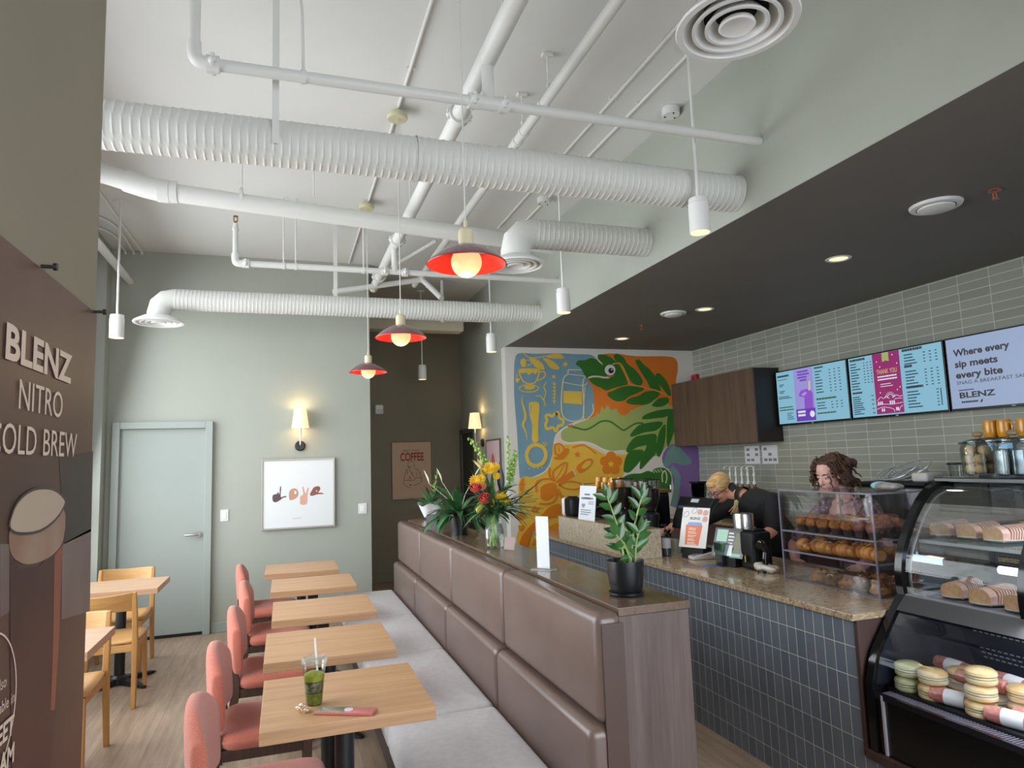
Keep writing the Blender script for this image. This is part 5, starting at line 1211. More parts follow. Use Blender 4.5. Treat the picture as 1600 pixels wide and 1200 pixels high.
MB().box(2.4205,2.37,.35,2.4315,2.38,.595).build('body_trim',mat('pale_trim'),t,smooth=0)
MB().box(2.505,Y0+.04,.576,3.05,2.416,.606).build('well_floor',mat('well_black','#202024',.35),t,smooth=0)
m=MB()
k=Y0+.05
while k<2.40:m.box(2.44,k,.586,2.495,k+.006,.598);k+=.0135
m.build('front_grille',mat('grille_metal','#8d8698',.3,.5),t,smooth=0)
MB().box(2.422,Y0+.04,.575,2.4395,2.416,.60).box(2.44,Y0+.04,.5755,2.5045,2.416,.585).build('front_sill',mat('sill_black','#19181c',.2),t,smooth=0)
MB().loft([[(x,y,z) for y in (Y0+.04,2.416) for x,z in (((2.648,.985),(2.668,.985)) if y<2 else ((2.668,.985),(2.648,.985)))],[(x,y,z) for y in (Y0+.04,2.416) for x,z in (((2.592,.927),(2.612,.92)) if y<2 else ((2.612,.92),(2.592,.927)))]]).build('fascia_band',mat('graphite_band','#38383a',.35),t,smooth=0)
MB().box(2.652,Y0+.04,.975,3.24,2.416,.99).build('deck',mat('deck_grey','#77757c',.3),t,smooth=0)
MB().box(2.76,Y0+.045,1.214,3.16,2.41,1.222).build('glass_shelf',clear('shelf_glass','#e9f1ee',1.6,dens=.12,dcol='#9fb0ac'),t,smooth=0)
MB().box(2.757,Y0+.045,1.211,2.7598,2.41,1.225).build('shelf_edge',mat('shelf_edge_tint','#8f979b',.2),t,smooth=0)
for y in (2.1,1.5):MB().box(3.14,y,.9905,3.155,y+.015,1.477).build('shelf_post',STEEL,t,smooth=0)
# perforated back of the lower well
MB().loft([[(3.05,y,z0) if i==0 else (2.90,y,z1) for i,(z0,z1) in ((0,(.607,0)),(1,(0,.973)),(1,(0,.974)),(0,(.607,0)))] for y in (Y0+.04,2.416)],cap=False).build('air_panel',mat('navy_panel_gloss','#1b2340',.3,spec=.5),t,smooth=0)
m=MB()
for r_,f in enumerate((.22,.28,.34,.55,.61,.67,.85,.91)):
    x=3.05-.15*f-.002;z=.607+.366*f;y=Y0+.08
    while y<2.36:
        m.add([(x,y,z),(x,y+.018,z),(x-.0025,y+.018,z+.006),(x-.0025,y,z+.006)],[(0,3,2,1)]);y+=.027
m.build('air_slots',mat('slot_pale','#c3c8d6',.4),t,smooth=0)
pr=[(x,z) for x,z in inset(lo,.02) if .60<z<.972]+[(3.06,.972),(3.06,.60)]
MB().poly(pr,(0,2.4178,0),(1,0,0),(0,0,1),.0012).build('side_liner',mat('navy_liner','#181c2c',.35),t,smooth=0)
MB().box(3.24,Y0,.347,3.26,Y1,.955).build('rear_panel',mat('sill_black'),t,smooth=0)
for y0,y1 in ((Y0,1.8),(1.8,Y1)):
    MB().box(3.245,y0+.035,1.0,3.25,y1-.035,1.45).build('rear_glass',MATS['case_glass'],t,smooth=0)
    MB().box(3.24,y0+.005,.957,3.26,y0+.035,1.477).box(3.24,y1-.035,.957,3.26,y1-.005,1.477).box(3.24,y0+.035,.957,3.26,y1-.035,.99).box(3.24,y0+.035,1.452,3.26,y1-.035,1.477).build('rear_door_frame',mat('door_frame_dark','#3a3b42',.35,.5),t,smooth=0)
sg=[(p[0]+.03,Y1-.02,p[1]) for p in up]+[(3.24,Y1-.02,1.478),(3.24,Y1-.02,.975)]
m=MB();m.add(sg+[(a,b+.004,c) for a,b,c in sg],[tuple(range(len(sg))),tuple(range(2*len(sg)-1,len(sg)-1,-1))]);m.build('side_glass',MATS['case_glass'],t,smooth=0)
MB().cyl((3.10,2.30,1.075),(3.10,1.2,1.075),.018,n=18).build('light_tube',mat('cool_tube','#cfe4ff',.3,emit=3,ecol='#c4dcff'),t)
MB().cyl((3.10,2.36,1.075),(3.10,2.30,1.075),.021,n=18).build('tube_cap',BLKP,t)
def case_fill(name,loc,sx,sy,p):
    o=area(name,loc,(loc[0]-.02,loc[1],loc[2]-1),sx,sy,p,(.92,.95,1));o.parent=t
case_fill('upper_fill',(3.02,1.8,1.47),.1,1.1,13);case_fill('lower_fill',(2.78,1.8,.968),.15,1.1,7)  # added fill lights that brighten the case inside, not actual fittings
# sliced loaves on plates
CRM=mat('loaf_crumb','#c39a74',.8,vs=60,col2='#b08560');GLZ=mat('pink_glaze','#dba39a',.5,vs=25,col2='#e6c0b4',coat=.2);PLT=mat('white_plate','#e4e2e0',.25,coat=.3)
def plate(loc,label,rz=0,cache=[]):
    if cache:return dup(cache[0],loc,rz,label,'white plates in the display case')
    t=thing('plate',label,'plate',loc,rz,'white plates in the display case')
    m=MB();m.lathe([(0,.003),(.06,.003),(.085,.011),(.094,.016),(.093,.012),(.075,.002),(.055,0),(0,0)],n=36,cap=False);m.v=[(x*1.35,y*.8,z) for x,y,z in m.v];m.build('dish',PLT,t);cache.append(t);return t
def loaf(loc,rz,label,nslice=8,cache=[]):
    if cache:return dup(cache[0],loc,rz,label,'sliced glazed loaves')
    t=thing('sliced_loaf',label,'cake',loc,rz,'sliced glazed loaves')
    prof=[(-.042,0),(.042,0),(.044,.035),(.036,.052),(.018,.062),(0,.065),(-.018,.062),(-.036,.052),(-.044,.035)]
    def slab(x0,x1,lean,nm):
        m=MB();n=len(prof)
        A=[(x0+lean*z,y,z) for y,z in prof];B=[(x1+lean*z,y,z) for y,z in prof]
        m.cur=0;m.add(A+B,[tuple(range(n-1,-1,-1)),tuple(range(n,2*n)),(0,1,n+1,n)])
        m.cur=1;m.add(A+B,[(i,(i+1)%n,n+(i+1)%n,n+i) for i in range(1,n)])
        return m.build(nm,[CRM,GLZ],t,smooth=0)
    slab(-.105,-.055,0,'loaf_end');x=-.052
    for k in range(nslice):slab(x,x+.011,.18+.03*k,'slice');x+=.0165
    cache.append(t);return t
zs=1.2225;zd=.9905
for i,(px,py,l,rz) in enumerate(((1487,833,'top shelf, nearest the pastry box',.2),(1532,837,'top shelf, second from the pastry box',.12),(1577,842,'top shelf, third from the pastry box',.05))):
    p=at(px,py,Z=zs+.01);x=max(p.x,2.885)
    y=at(px,py,X=x).y
    plate((x,y,zs),'white oval plate on the case\'s '+l,rz);loaf((x,y,zs+.0065),rz,'sliced pink-glazed loaf on the case\'s '+l)
for i,(y,l) in enumerate(((2.20,'top shelf at the back, nearest the pastry box'),(1.62,'top shelf beyond the black mullion'),)):
    plate((3.05 if i==0 else 2.89,y-.25*(i==0),zs),'white oval plate on the case\'s '+l,.1);loaf((3.05 if i==0 else 2.89,y-.25*(i==0),zs+.0065),.1,'sliced pink-glazed loaf on the case\'s '+l)
for i,(y,l,rz) in enumerate(((2.265,'lower deck, nearest the pastry box',.25),(2.11,'lower deck, second from the pastry box',.1),(1.955,'lower deck, third from the pastry box',0),(1.72,'lower deck beyond the black mullion',0))):
    x=2.82 if i==0 else 2.80
    plate((x,y,zd),'white oval plate on the case\'s '+l,rz);loaf((x,y,zd+.0065),rz,'sliced pink-glazed loaf on the case\'s '+l)
t=thing('card_holder','small clear card holder on the lower deck of the display case','card holder',(2.70,2.345,zd),.3)
MB().box(-.005,-.06,0,.002,.06,.055).build('holder_sheet',CLR,t,smooth=0);MB().box(-.0065,-.06,.0,-.005,.06,.004).box(-.0065,-.06,.052,-.005,.06,.055).build('holder_edge',ACE,t,smooth=0)
# wrapped buns and rolls in the lower well
BUN=mat('wrapped_bun_crust','#cfa873',.3,vs=20,col2='#dcc29a',coat=.5,bump=.2,bs=70);FILL=mat('bun_filling','#cbb7a8',.4,vs=30,col2='#a7a98a');GBUN=mat('greenish_bun','#a9ab83',.3,vs=20,col2='#cdbf98',coat=.5,bump=.2,bs=70)
def bun(loc,label,grp,green=0,cache={}):
    if green in cache:return dup(cache[green],loc,rnd.uniform(0,6),label,grp)
    t=thing('wrapped_bun',label,'sandwich',loc,0,grp);b=GBUN if green else BUN
    MB().lathe([(0,0),(.045,0),(.054,.008),(.055,.018),(.048,.0225),(0,.0225)],n=32).build('bottom_half',b,t)
    MB().lathe([(0,.0226),(.052,.0226),(.054,.027),(.052,.0305),(0,.0305)],n=32).build('filling',FILL,t)
    MB().lathe([(0,.0306),(.050,.0306),(.056,.037),(.054,.047),(.043,.056),(.02,.0605),(0,.061)],n=32).build('top_half',b,t);cache[green]=t;return t
ROLL=mat('pink_roll','#a5544e',.3,vs=45,col2='#c98a82',coat=.5,bump=.2,bs=60);LABP=mat('white_label','#dcd5dc',.4)
def roll(loc,rz,label,grp='wrapped rolls in the lower well',cache=[]):
    if cache:return dup(cache[0],loc,rz,label,grp)
    t=thing('wrapped_roll',label,'sandwich',loc,rz,grp)
    MB().tube([(-.096,0,.031),(-.09,0,.031),(-.05,0,.031),(.05,0,.031),(.09,0,.031),(.096,0,.031)],[.02,.028,.031,.031,.028,.02],22).build('filled_roll',ROLL,t)
    MB().tube([(-.04,0,.031),(.035,0,.031)],.0318,24,cap=False).build('paper_label',LABP,t);cache.append(t);return t
zw=.6065
def wp(px,py,x):return at(px,py,X=x).y
stacks=[((2.555,2.352),2,1,'beside the end of the case'),((2.557,2.238),2,0,'second from the end of the case'),((2.556,2.03),3,0,'front of the well, standing between two rolls')]
WORD=('bottom','middle','top')
for (x,y),n,gr,l in stacks:
    for k in range(n):
        w=('bottom','top')[k] if n==2 else WORD[k]
        bun((x+.004*k,y-.003*k,zw+.0612*k),'wrapped %s bun, %s of the stack %s'%('greenish' if gr else 'tan',w,l),'greenish wrapped buns' if gr else 'tan wrapped buns',gr)
for (x,y),n,l in (((2.68,2.20),2,'in the second row, behind the two end stacks'),((2.68,1.95),2,'in the second row, beyond the three-high stack'),((2.69,2.075),1,'in the second row, between the stacks'),((2.69,1.80),1,'in the second row, near the mullion'),((2.80,2.35),1,'in the back row by the end of the case'),((2.81,2.1),1,'in the back row under the air slots'),((2.81,1.9),1,'in the back row, farther along'),((2.74,1.55),2,'at the far end of the well')):
    for k in range(n):bun((x,y,zw+.0612*k),'wrapped tan bun, %s%s'%('' if n==1 else ('bottom' if k==0 else 'top')+' of the pair ',l),'tan wrapped buns')
for x,y,rz,l in ((2.555,2.135,1.85,'pink wrapped roll with white label, between the front bun stacks'),(2.675,2.325,1.2,'pink wrapped roll behind the greenish buns'),(2.55,1.90,1.8,'pink wrapped roll with white label, front of the well near the mullion'),(2.62,1.845,1.8,'pink wrapped roll behind the front roll near the mullion'),(2.56,1.68,1.75,'pink wrapped roll at the front, farthest along the well'),(2.79,2.23,1.5,'pink wrapped roll in the back row, near the end of the case'),(2.80,2.0,1.5,'pink wrapped roll in the back row, between two buns'),(2.80,1.73,1.5,'pink wrapped roll in the back row, farther along'),(2.63,1.62,1.7,'pink wrapped roll in the second row, farther along')):
    roll((x,y,zw),rz,l)
for x,y,rz,l in ((2.66,2.10,1.7,'pink wrapped roll lying on top of the second row, between the stacks'),(2.735,2.27,1.5,'pink wrapped roll lying on top of the back rows, near the end of the case'),(2.65,1.77,1.75,'pink wrapped roll lying on top, near the mullion'),(2.745,2.02,1.45,'pink wrapped roll lying on top of the back rows, middle of the well'),(2.76,1.82,1.5,'pink wrapped roll lying on top of the back rows, farther along')):
    roll((x,y,zw+.063),rz,l)
for x,y,l in ((2.87,2.24,'wrapped tan bun at the very back of the well, near the end of the case'),(2.87,2.0,'wrapped tan bun at the very back of the well, in the middle'),(2.87,1.78,'wrapped tan bun at the very back of the well, farther along')):
    bun((x,y,zw+.0),l,'tan wrapped buns')
# jars on top
def jar(loc,label,fill):
    t=thing('glass_jar',label,'jar',loc)
    MB().lathe([(0,.002),(.068,.002),(.076,.012),(.078,.13),(.072,.142),(.074,.15),(.071,.15),(.069,.142),(.074,.128),(.072,.014),(0,.006)],n=40,cap=False).build('jar_body',GLS,t)
    jl=MB().lathe([(.078,.151),(.082,.156),(.078,.162),(.05,.170),(.02,.176)],n=40,cap=False).build('jar_lid',clear('lid_glass','#eef3f0',2.0),t)
    MB().lathe([(.012,.176),(.01,.182),(.022,.19),(.024,.2),(.016,.208),(0,.209)],n=24).build('lid_knob',mat('amber_glass_knob','#8d7c5e',.1,spec=1,coat=.5),jl)
    MB().lathe([(.0775,.150),(.0825,.1505)],n=40,cap=False).build('rim_ring',ACE,t)
    if fill:
        q=random.Random(3);B=mat('macaroon','#c8ab86',.8,vs=40,col2='#b88f6c',bump=.4,bs=90)
    return t
J=jar((3.10,2.335,1.499),'glass jar of round tan cookies on top of the display case',1)
B=mat('round_cookie','#c3a581',.8,vs=40,col2='#b48c6a',bump=.4,bs=90)
ck=None
for i,(a,r,z) in enumerate([(k*2*PI/5,.040,.034) for k in range(5)]+[(.6+k*2*PI/4,.040,.080) for k in range(4)]+[(.2+k*2*PI/3,.036,.122) for k in range(3)]+[(0,.0,.056)]):
    loc=(3.10+r*math.cos(a),2.335+r*math.sin(a),1.499+z)
    l='round tan cookie in the glass jar'
    if ck is None:
        m=MB();m.ell((0,0,0),(.0265,.0265,.0235),20,12);ck=m.build('cookie',B);ck.location=loc;tag(ck,l,'cookie','cookies in the glass jar')
    else:
        c=ck.copy();COL.objects.link(c);c.location=loc;c['label']=l
J2=jar((3.08,2.16,1.499),'clear glass jar beside the cookie jar, holding silvery wrapped packets',0)
SILP=mat('silver_wrap','#8f9aa6',.18,.7,vs=16,col2='#3f4750')
for i,(dx,dy) in enumerate(((-.03,.03),(.03,.025),(-.025,-.03),(.03,-.03))):
    m=MB();m.rbox(-.022,-.022,0,.022,.022,.12,.01);o=m.build('silver_packet',SILP);o.location=(3.08+dx,2.16+dy,1.5055);o.rotation_euler=(0,0,.4*i)
    tag(o,'silvery packet standing in the second glass jar','packet','silvery packets in the jar')
# ------------------------------------------------------------------ painted mural on the end wall
def ma(x,y):p=at(790+x/5.161,540+y/5.161,Y=7.65);return (p.x,p.z)
def mb_(x,y):p=at(800+x/4,600+y/4,Y=7.65);return (p.x,p.z)
def mc(x,y):p=at(800+x/8,740+y/8,Y=7.65);return (p.x,p.z)
MU=MB();MUM=[];MUI={}
def mi(c):
    if c not in MUI:MUI[c]=len(MUM);MUM.append(mat('mural_'+c[1:],c,.6,var=.03,vs=5))
    MU.cur=MUI[c]
LAY=[0]
def shp(c,pts,k=4,f=ma,d=None,sm=1):
    mi(c);LAY[0]+=1;q=[f(*p) for p in pts]
    if sm:q=smooth2(q,k)
    MU.poly(q,(0,7.6498,0),(1,0,0),(0,0,1),.0004+LAY[0]*.00006)
def strk(c,pts,w,f=ma,taper=False,closed=False):
    mi(c);LAY[0]+=1;q=smooth2([f(*p) for p in pts],5,closed)
    if closed:q=q+[q[0]]
    MU.poly(ribbon(q,w,taper),(0,7.6498,0),(1,0,0),(0,0,1),.0004+LAY[0]*.00006)
BLU,ORA,LGR,DGR,YEL,ORD_,CRM2,PUR2,TEAL,YL2='#7296a5','#d5741f','#9aa860','#2c6a1c','#dfb23f','#d67b12','#d9c9b0','#84659f','#72948f','#dcb43c'
shp(BLU,[(75,110),(110,62),(250,66),(420,62),(600,70),(690,75),(735,110),(770,160),(720,470),(705,550),(640,592),(520,632),(430,690),(392,750),(372,900),(325,1000),(240,1050),(160,1072),(118,1075),(105,950),(92,700),(70,420),(68,220)])
shp(ORA,[(670,280),(700,340),(715,470),(705,550),(640,600),(760,640),(1100,640),(1365,560),(1372,300),(1388,200),(1378,118),(1310,88),(1050,85),(900,66),(790,70),(750,130)])
shp(YEL,[(385,790),(440,775),(520,790),(600,785),(710,820),(800,862),(900,862),(985,850),(975,940),(950,1040),(930,1250),(900,1560),(150,1640),(120,1400),(110,1085),(240,1060),(330,1010),(372,920)])
shp(PUR2,[(1262,900),(1300,822),(1375,790),(1548,815),(1562,1000),(1560,1330),(1390,1330),(1355,1140),(1330,1010),(1280,975)])
shp(TEAL,[(1272,950),(1310,850),(1370,800),(1430,850),(1505,940),(1440,965),(1350,945),(1300,985)])
strk(TEAL,[(1330,980),(1385,1060),(1375,1180),(1350,1300)],.09)
# muzzle, pale outline and body
shp(CRM2,[(395,760),(432,700),(520,638),(610,608),(640,610),(600,640),(460,690),(450,750),(500,790),(620,782),(710,805),(790,848),(870,862),(980,850),(975,875),(870,880),(790,872),(700,825),(600,795),(500,800),(400,800)])
shp(LGR,[(445,722),(460,682),(530,648),(600,618),(715,572),(735,540),(760,552),(775,490),(797,518),(822,475),(850,522),(890,505),(905,530),(930,560),(980,556),(1010,520),(1030,515),(1060,498),(1120,478),(1200,430),(1360,500),(1372,560),(1375,770),(1300,810),(1230,890),(1100,870),(960,842),(870,850),(790,832),(710,790),(620,770),(520,780),(462,762)],3)
strk('#3c6a1e',[(500,648),(560,660),(640,678),(700,655),(770,612),(840,612),(900,650),(950,682),(1000,655),(1050,628),(1110,625)],.022)
shp('#c86a2a',[(500,650),(535,636),(545,655),(515,658)])
# crested head
shp(DGR,[(567,150),(590,120),(640,118),(690,100),(740,112),(745,75),(790,72),(830,85),(880,120),(930,180),(970,260),(985,310),(940,325),(880,340),(810,362),(770,340),(740,330),(700,305),(665,270),(635,240),(610,185)],4)
strk(CRM2,[(735,85),(745,115),(770,140),(785,155)],.02,taper=True)
strk(CRM2,[(665,262),(700,250),(750,250),(800,258),(840,255)],.022)
shp('#b0652a',[(815,240),(870,238),(865,250),(835,256)])
def circ(c,x,y,r,n=24,e=1):shp(c,[(x+r*e*math.cos(2*PI*k/n),y+r*math.sin(2*PI*k/n)) for k in range(n)],1)
circ('#dcdcd4',842,197,43);circ('#101a1e',850,202,22);circ('#e8e8e4',856,194,6)
leafs=[[(870,85),(900,65),(950,95),(985,150),(1040,190),(1095,260),(1105,300),(1080,322),(1020,300),(985,240),(950,180),(900,140)],[(1048,130),(1075,112),(1110,150),(1160,190),(1215,260),(1250,350),(1235,375),(1180,362),(1140,290),(1090,210)],[(1208,240),(1235,222),(1275,255),(1310,310),(1335,395),(1310,400),(1270,350),(1225,290)],
 [(820,385),(870,362),(930,335),(1010,325),(1095,335),(1115,355),(1060,385),(1000,410),(950,445),(890,448),(840,420)],[(970,450),(1010,420),(1070,405),(1130,370),(1200,368),(1245,385),(1220,420),(1150,470),(1080,478),(1000,472)],[(1180,485),(1205,450),(1240,425),(1300,418),(1318,440),(1295,475),(1240,495)],
 [(1098,585),(1130,555),(1200,530),(1270,515),(1345,512),(1350,535),(1290,575),(1220,585),(1130,595)],[(1310,560),(1350,525),(1368,580),(1360,680),(1335,760),(1305,815),(1298,700)],[(1003,725),(1030,685),(1080,640),(1150,622),(1250,612),(1262,640),(1210,685),(1120,700),(1030,732)],[(1215,870),(1222,760),(1245,680),(1285,635),(1290,700),(1280,790),(1245,893)],
 [(972,850),(995,790),(1050,735),(1130,718),(1205,712),(1215,760),(1140,800),(1060,820),(1000,860)],[(1080,985),(1095,900),(1130,830),(1145,780),(1210,740),(1212,860),(1165,920),(1100,990)],[(950,1000),(965,910),(1000,855),(1070,838),(1112,850),(1105,900),(1060,960),(1000,1020),(960,1020)],
 [(955,1060),(1010,1035),(1090,1030),(1150,1010),(1190,1040),(1150,1100),(960,1090)],[(1185,1010),(1230,985),(1285,990),(1330,1040),(1335,1110),(1300,1200),(1180,1200),(1130,1120)]]
for q in leafs:shp(DGR,q,4)
strk('#c9d2a8',[(1265,1100),(1262,1040),(1285,1010),(1300,1060),(1290,1110)],.018)
for k in range(4):strk('#c9d2a8',[(1180+22*k,1005-4*k),(1200+22*k,1025-2*k)],.012)
strk('#cf9a45',[(860,150),(930,150),(985,270),(1000,310),(1110,335),(1240,372),(1300,400)],.016)
# pale yellow drawings on the blue panel
Yq='#d9b549'
strk(Yq,[(150,65),(190,95),(260,95),(320,85),(380,75),(440,72)],.014)
for q in ([(330,95),(370,68),(440,66),(470,98),(420,105)],[(190,100),(250,110),(300,150),(312,195),(250,180),(215,140)],[(300,100),(350,110),(400,140),(435,188),(370,185),(330,140)],[(118,130),(135,105),(160,110),(165,160),(135,172)]):shp(Yq,q,3)
strk(Yq,[(165,118),(200,120),(205,150),(170,160)],.010)
strk(Yq,[(110,205),(125,260),(160,300),(225,305),(260,260),(272,200)],.018);shp(Yq,[(105,190),(190,183),(275,190),(265,205),(240,232),(215,215),(190,235),(160,215),(140,225),(115,210)],3);strk(Yq,[(272,215),(310,210),(320,240),(290,270),(258,280)],.016)
strk(Yq,[(110,345),(150,320),(230,320),(268,345),(230,370),(150,372)],.012,closed=True);shp(Yq,[(155,320),(230,320),(225,350),(165,352)],3);strk(Yq,[(95,210),(92,260)],.008);shp(Yq,[(78,270),(95,262),(115,272),(95,300)],3)
def star(x,y,r,n=5,c=Yq):shp(c,[(x+(r if k%2==0 else r*.55)*math.sin(PI*k/n),y-(r if k%2==0 else r*.55)*math.cos(PI*k/n)) for k in range(2*n)],2)
star(482,150,24);star(390,250,19)
strk(Yq,[(330,295),(310,330),(325,380),(310,430),(322,490)],.014);strk(Yq,[(245,408),(280,405),(305,440)],.012);strk(Yq,[(390,290),(395,370),(390,470)],.012)
for k in range(6):shp(Yq,[(375,300+28*k),(392,310+28*k),(412,298+28*k),(395,322+28*k)],2)
strk(Yq,[(150,400),(132,440),(150,510),(160,580),(140,640),(165,700),(175,760)],.028,taper=True)
strk('#d9c79a',[(505,195),(610,195)],.012);strk('#d9c79a',[(505,195),(500,230),(462,290),(462,570),(620,585),(622,320),(640,250)],.014);strk('#d9c79a',[(500,230),(640,245)],.010);strk('#d9c79a',[(462,295),(615,322),(660,300)],.010);shp(Yq,[(466,365),(615,370),(615,475),(466,462)],1,sm=0);strk('#d9c79a',[(700,470),(705,540),(630,590),(640,330)],.010)
strk(Yq,[(400,545),(425,540),(432,580),(465,605),(455,640),(425,650),(405,690),(380,660),(335,672),(322,640),(335,605),(325,570),(350,558),(375,570)],.034,closed=True)
shp(Yq,[(190,470),(215,455),(262,458),(272,500),(265,600),(262,700),(262,770),(215,772),(215,640),(195,560)],3);strk('#7296a5',[(205,475),(200,540)],.010)
strk(Yq,[(170,880),(195,820),(245,800),(300,820),(325,880),(300,945),(240,970),(190,945)],.045,closed=True)
strk(Yq,[(318,775),(340,805)],.010);strk(Yq,[(300,780),(325,812)],.010)
for k in range(5):circ('#c8d3d6',190+35*k,988-(2 if k%2 else -2)*2,4,8)
# orange drawings on the yellow panel
shp(ORD_,[(390,900),(420,890),(480,830),(510,835),(505,870),(460,915),(400,920)],3);strk(ORD_,[(400,800),(440,795),(470,830),(455,870),(410,880),(395,840)],.022,closed=True);strk(ORD_,[(425,805),(432,860)],.012)
star(577,878,26,5,ORD_);strk(ORD_,[(540,820),(620,800),(680,830),(725,872)],.018)
for k in range(5):circ(ORD_,848+52*math.sin(2*PI*k/5),950-58*math.cos(2*PI*k/5),40,14)
circ(ORD_,848,950,40,14);star(848,955,28,5,'#dfb23f')
shp(ORD_,[(570,980),(640,920),(690,912),(700,940),(670,985),(600,1030)],3);shp(YEL,[(610,985),(645,935),(685,930),(680,960),(640,990)],3);strk(CRM2,[(545,1000),(565,1050)],.014)
shp(ORD_,[(400,1095),(540,1005),(560,1050),(430,1120)],1,sm=0)
strk(ORD_,[(390,1085),(380,1020),(430,970),(490,945),(475,1030),(420,1090)],.020);strk(ORD_,[(400,1080),(470,960)],.008);strk(ORD_,[(355,985),(350,1040),(385,1090)],.026)
shp(ORD_,[(280,1200),(285,1140),(340,1110),(400,1110),(410,1160),(400,1200),(340,1250),(290,1240)],3);strk(ORD_,[(245,1180),(250,1100),(330,1075),(400,1090)],.022)
strk(ORD_,[(430,1125),(500,1095),(580,1105),(620,1130),(560,1160),(480,1150),(430,1125)],.020);shp(ORD_,[(425,1150),(450,1200),(500,1240),(470,1250),(430,1210),(415,1170)],3)
strk(ORD_,[(550,200),(555,290),(500,360),(420,380),(340,375)],.024,mc)
shp(ORD_,[(90,910),(120,780),(200,680),(290,590),(400,480),(480,410),(600,380),(620,520),(460,560),(340,640),(240,760),(190,920)],4,mc);shp('#e08f1e',[(250,860),(350,720),(500,640),(620,600),(620,690),(480,720),(350,800),(260,900)],4,mc)
star2=[(240,460),(275,400),(300,430),(340,420),(320,460),(270,490)];shp(ORD_,star2,2,mc);shp(ORD_,[(50,520),(100,480),(160,520),(150,560),(90,580)],3,mc);shp(ORD_,[(80,640),(110,660),(140,640),(145,680),(110,720),(85,700)],2,mc);shp(ORD_,[(95,120),(140,50),(145,200),(100,220)],3,mc);shp(ORD_,[(840,330),(900,310),(910,370),(860,380)],3,mc);shp('#3d7a22',[(850,370),(920,340),(930,440),(850,440)],3,mc);shp(CRM2,[(820,290),(910,235),(915,300),(850,320)],3,mc)
o=MU.build('mural',MUM,smooth=0);tag(o,'large painted mural of a leafy green creature on blue, orange and yellow','mural')
# ------------------------------------------------------------------ plants and cards on the bench ledge
ZK=1.1003
def leaf(mb,b,d,L_,w,droop=.3,fold=.25,up=(0,0,1),n=7,tip=1.0,twist=0,zmin=-9):
    """pointed leaf blade: starts at b, heads along d, bends down by droop"""
    b,d=V(b),V(d).normalized();side=d.cross(V(up));side=side.normalized() if side.length>.05 else V((1,0,0))
    if twist:side=Matrix.Rotation(twist,3,d)@side
    rows=[];p=b.copy();dd=d.copy()
    for i in range(n+1):
        t=i/n;ww=w*math.sin(PI*min(1,(t*.93+.04))**.8)*(1 if t<.98 else .2)
        nrm=side.cross(dd).normalized()
        rows.append([p-side*ww/2+nrm*fold*ww*.5,p-side*ww*.25+nrm*fold*ww*.16,p,p+side*ww*.25+nrm*fold*ww*.16,p+side*ww/2+nrm*fold*ww*.5])
        dd=(dd+V((0,0,-droop*2/n))).normalized();p=p+dd*(L_/n)
        if p.z<zmin+w*.2:p.z=zmin+w*.2;dd.z=max(dd.z,0);dd=dd.normalized() if dd.length>.1 else V((0,-1,0))
    return mb.sheet(rows)
ZZL=mat('zz_leaf','#2f5a24',.28,var=.3,vs=12,coat=.2);LILY=mat('lily_leaf','#2c5230',.35,vs=14,col2='#4a7a48',coat=.15);DLEAF=mat('dark_leaf','#2a4a2c',.4,vs=14,col2='#4a6f42');GSTEM=mat('pale_stem','#8da35e',.5);BRG=mat('bright_green','#6f9c3f',.5,vs=30,col2='#a9c46a')
POTB=mat('black_pot','#15171b',.3,coat=.15);SOIL=mat('soil','#2a1f17',.9,var=.3,vs=90,bump=.6,bs=120)
# zz plant
p=at(985,931,Z=ZK);t=thing('potted_plant','glossy zz plant in a round black pot at the near end of the bench ledge','plant',(p.x,p.y+.03,ZK))
MB().lathe([(0,.012),(.058,.012),(.066,.03),(.073,.08),(.0745,.135),(.0705,.135),(.068,.115),(0,.115)],n=40,cap=False).build('pot',POTB,t)
MB().lathe([(0,0),(.062,0),(.07,.006),(.071,.014),(.062,.0115),(0,.0115)],n=40,cap=False).build('saucer',POTB,t)
MB().lathe([(0,.1165),(.067,.1165)],n=24,cap=False).build('soil',SOIL,t)
def px3(px,py,dy=0):
    q=at(px,py,Y=p.y+.03+dy);return q-V((p.x,p.y+.03,ZK))
for i,(b,e,dy,nl) in enumerate((((978,880),(948,775),.0,9),((984,880),(1003,775),.02,9),((988,880),(962,835),-.03,5),((992,880),(1000,828),-.02,6),((983,880),(985,845),.03,5))):
    a=px3(*b);c=px3(*e,dy);pts=smooth2([tuple(V((a.x,a.y,.1))),tuple(a.lerp(c,.5)+V((.006*(-1)**i,0,.01))),tuple(c)],6,False)
    MB().tube(pts,[.0055-.003*k/(len(pts)-1) for k in range(len(pts))],8).build('stem',GSTEM,t)
    m=MB();q=random.Random(i+2);dirn=(c-a).normalized();n=len(pts)
    sd=dirn.cross(V((0,-1,.1))).normalized()
    for k in range(nl):
        f=.30+.68*k/(nl-1);pt=V(pts[min(int(f*(n-1)),n-1)]);s_=1 if k%2 else -1
        dv=(sd*s_*1.0+dirn*.8+V((0,q.uniform(-.5,.35),.1)))
        leaf(m,pt,dv,.068*q.uniform(.85,1.1),.03,.12,.2,up=(0,-1,.3),n=6)
    leaf(m,V(pts[-1]),dirn+V((0,0,.2)),.06,.026,.05,.2,up=(0,-1,.2),n=6);leaf(m,V(pts[-2]),dirn+sd*.4,.06,.026,.05,.2,up=(0,-1,.2),n=6)
    m.build('leaves',ZZL,t,smooth=80)
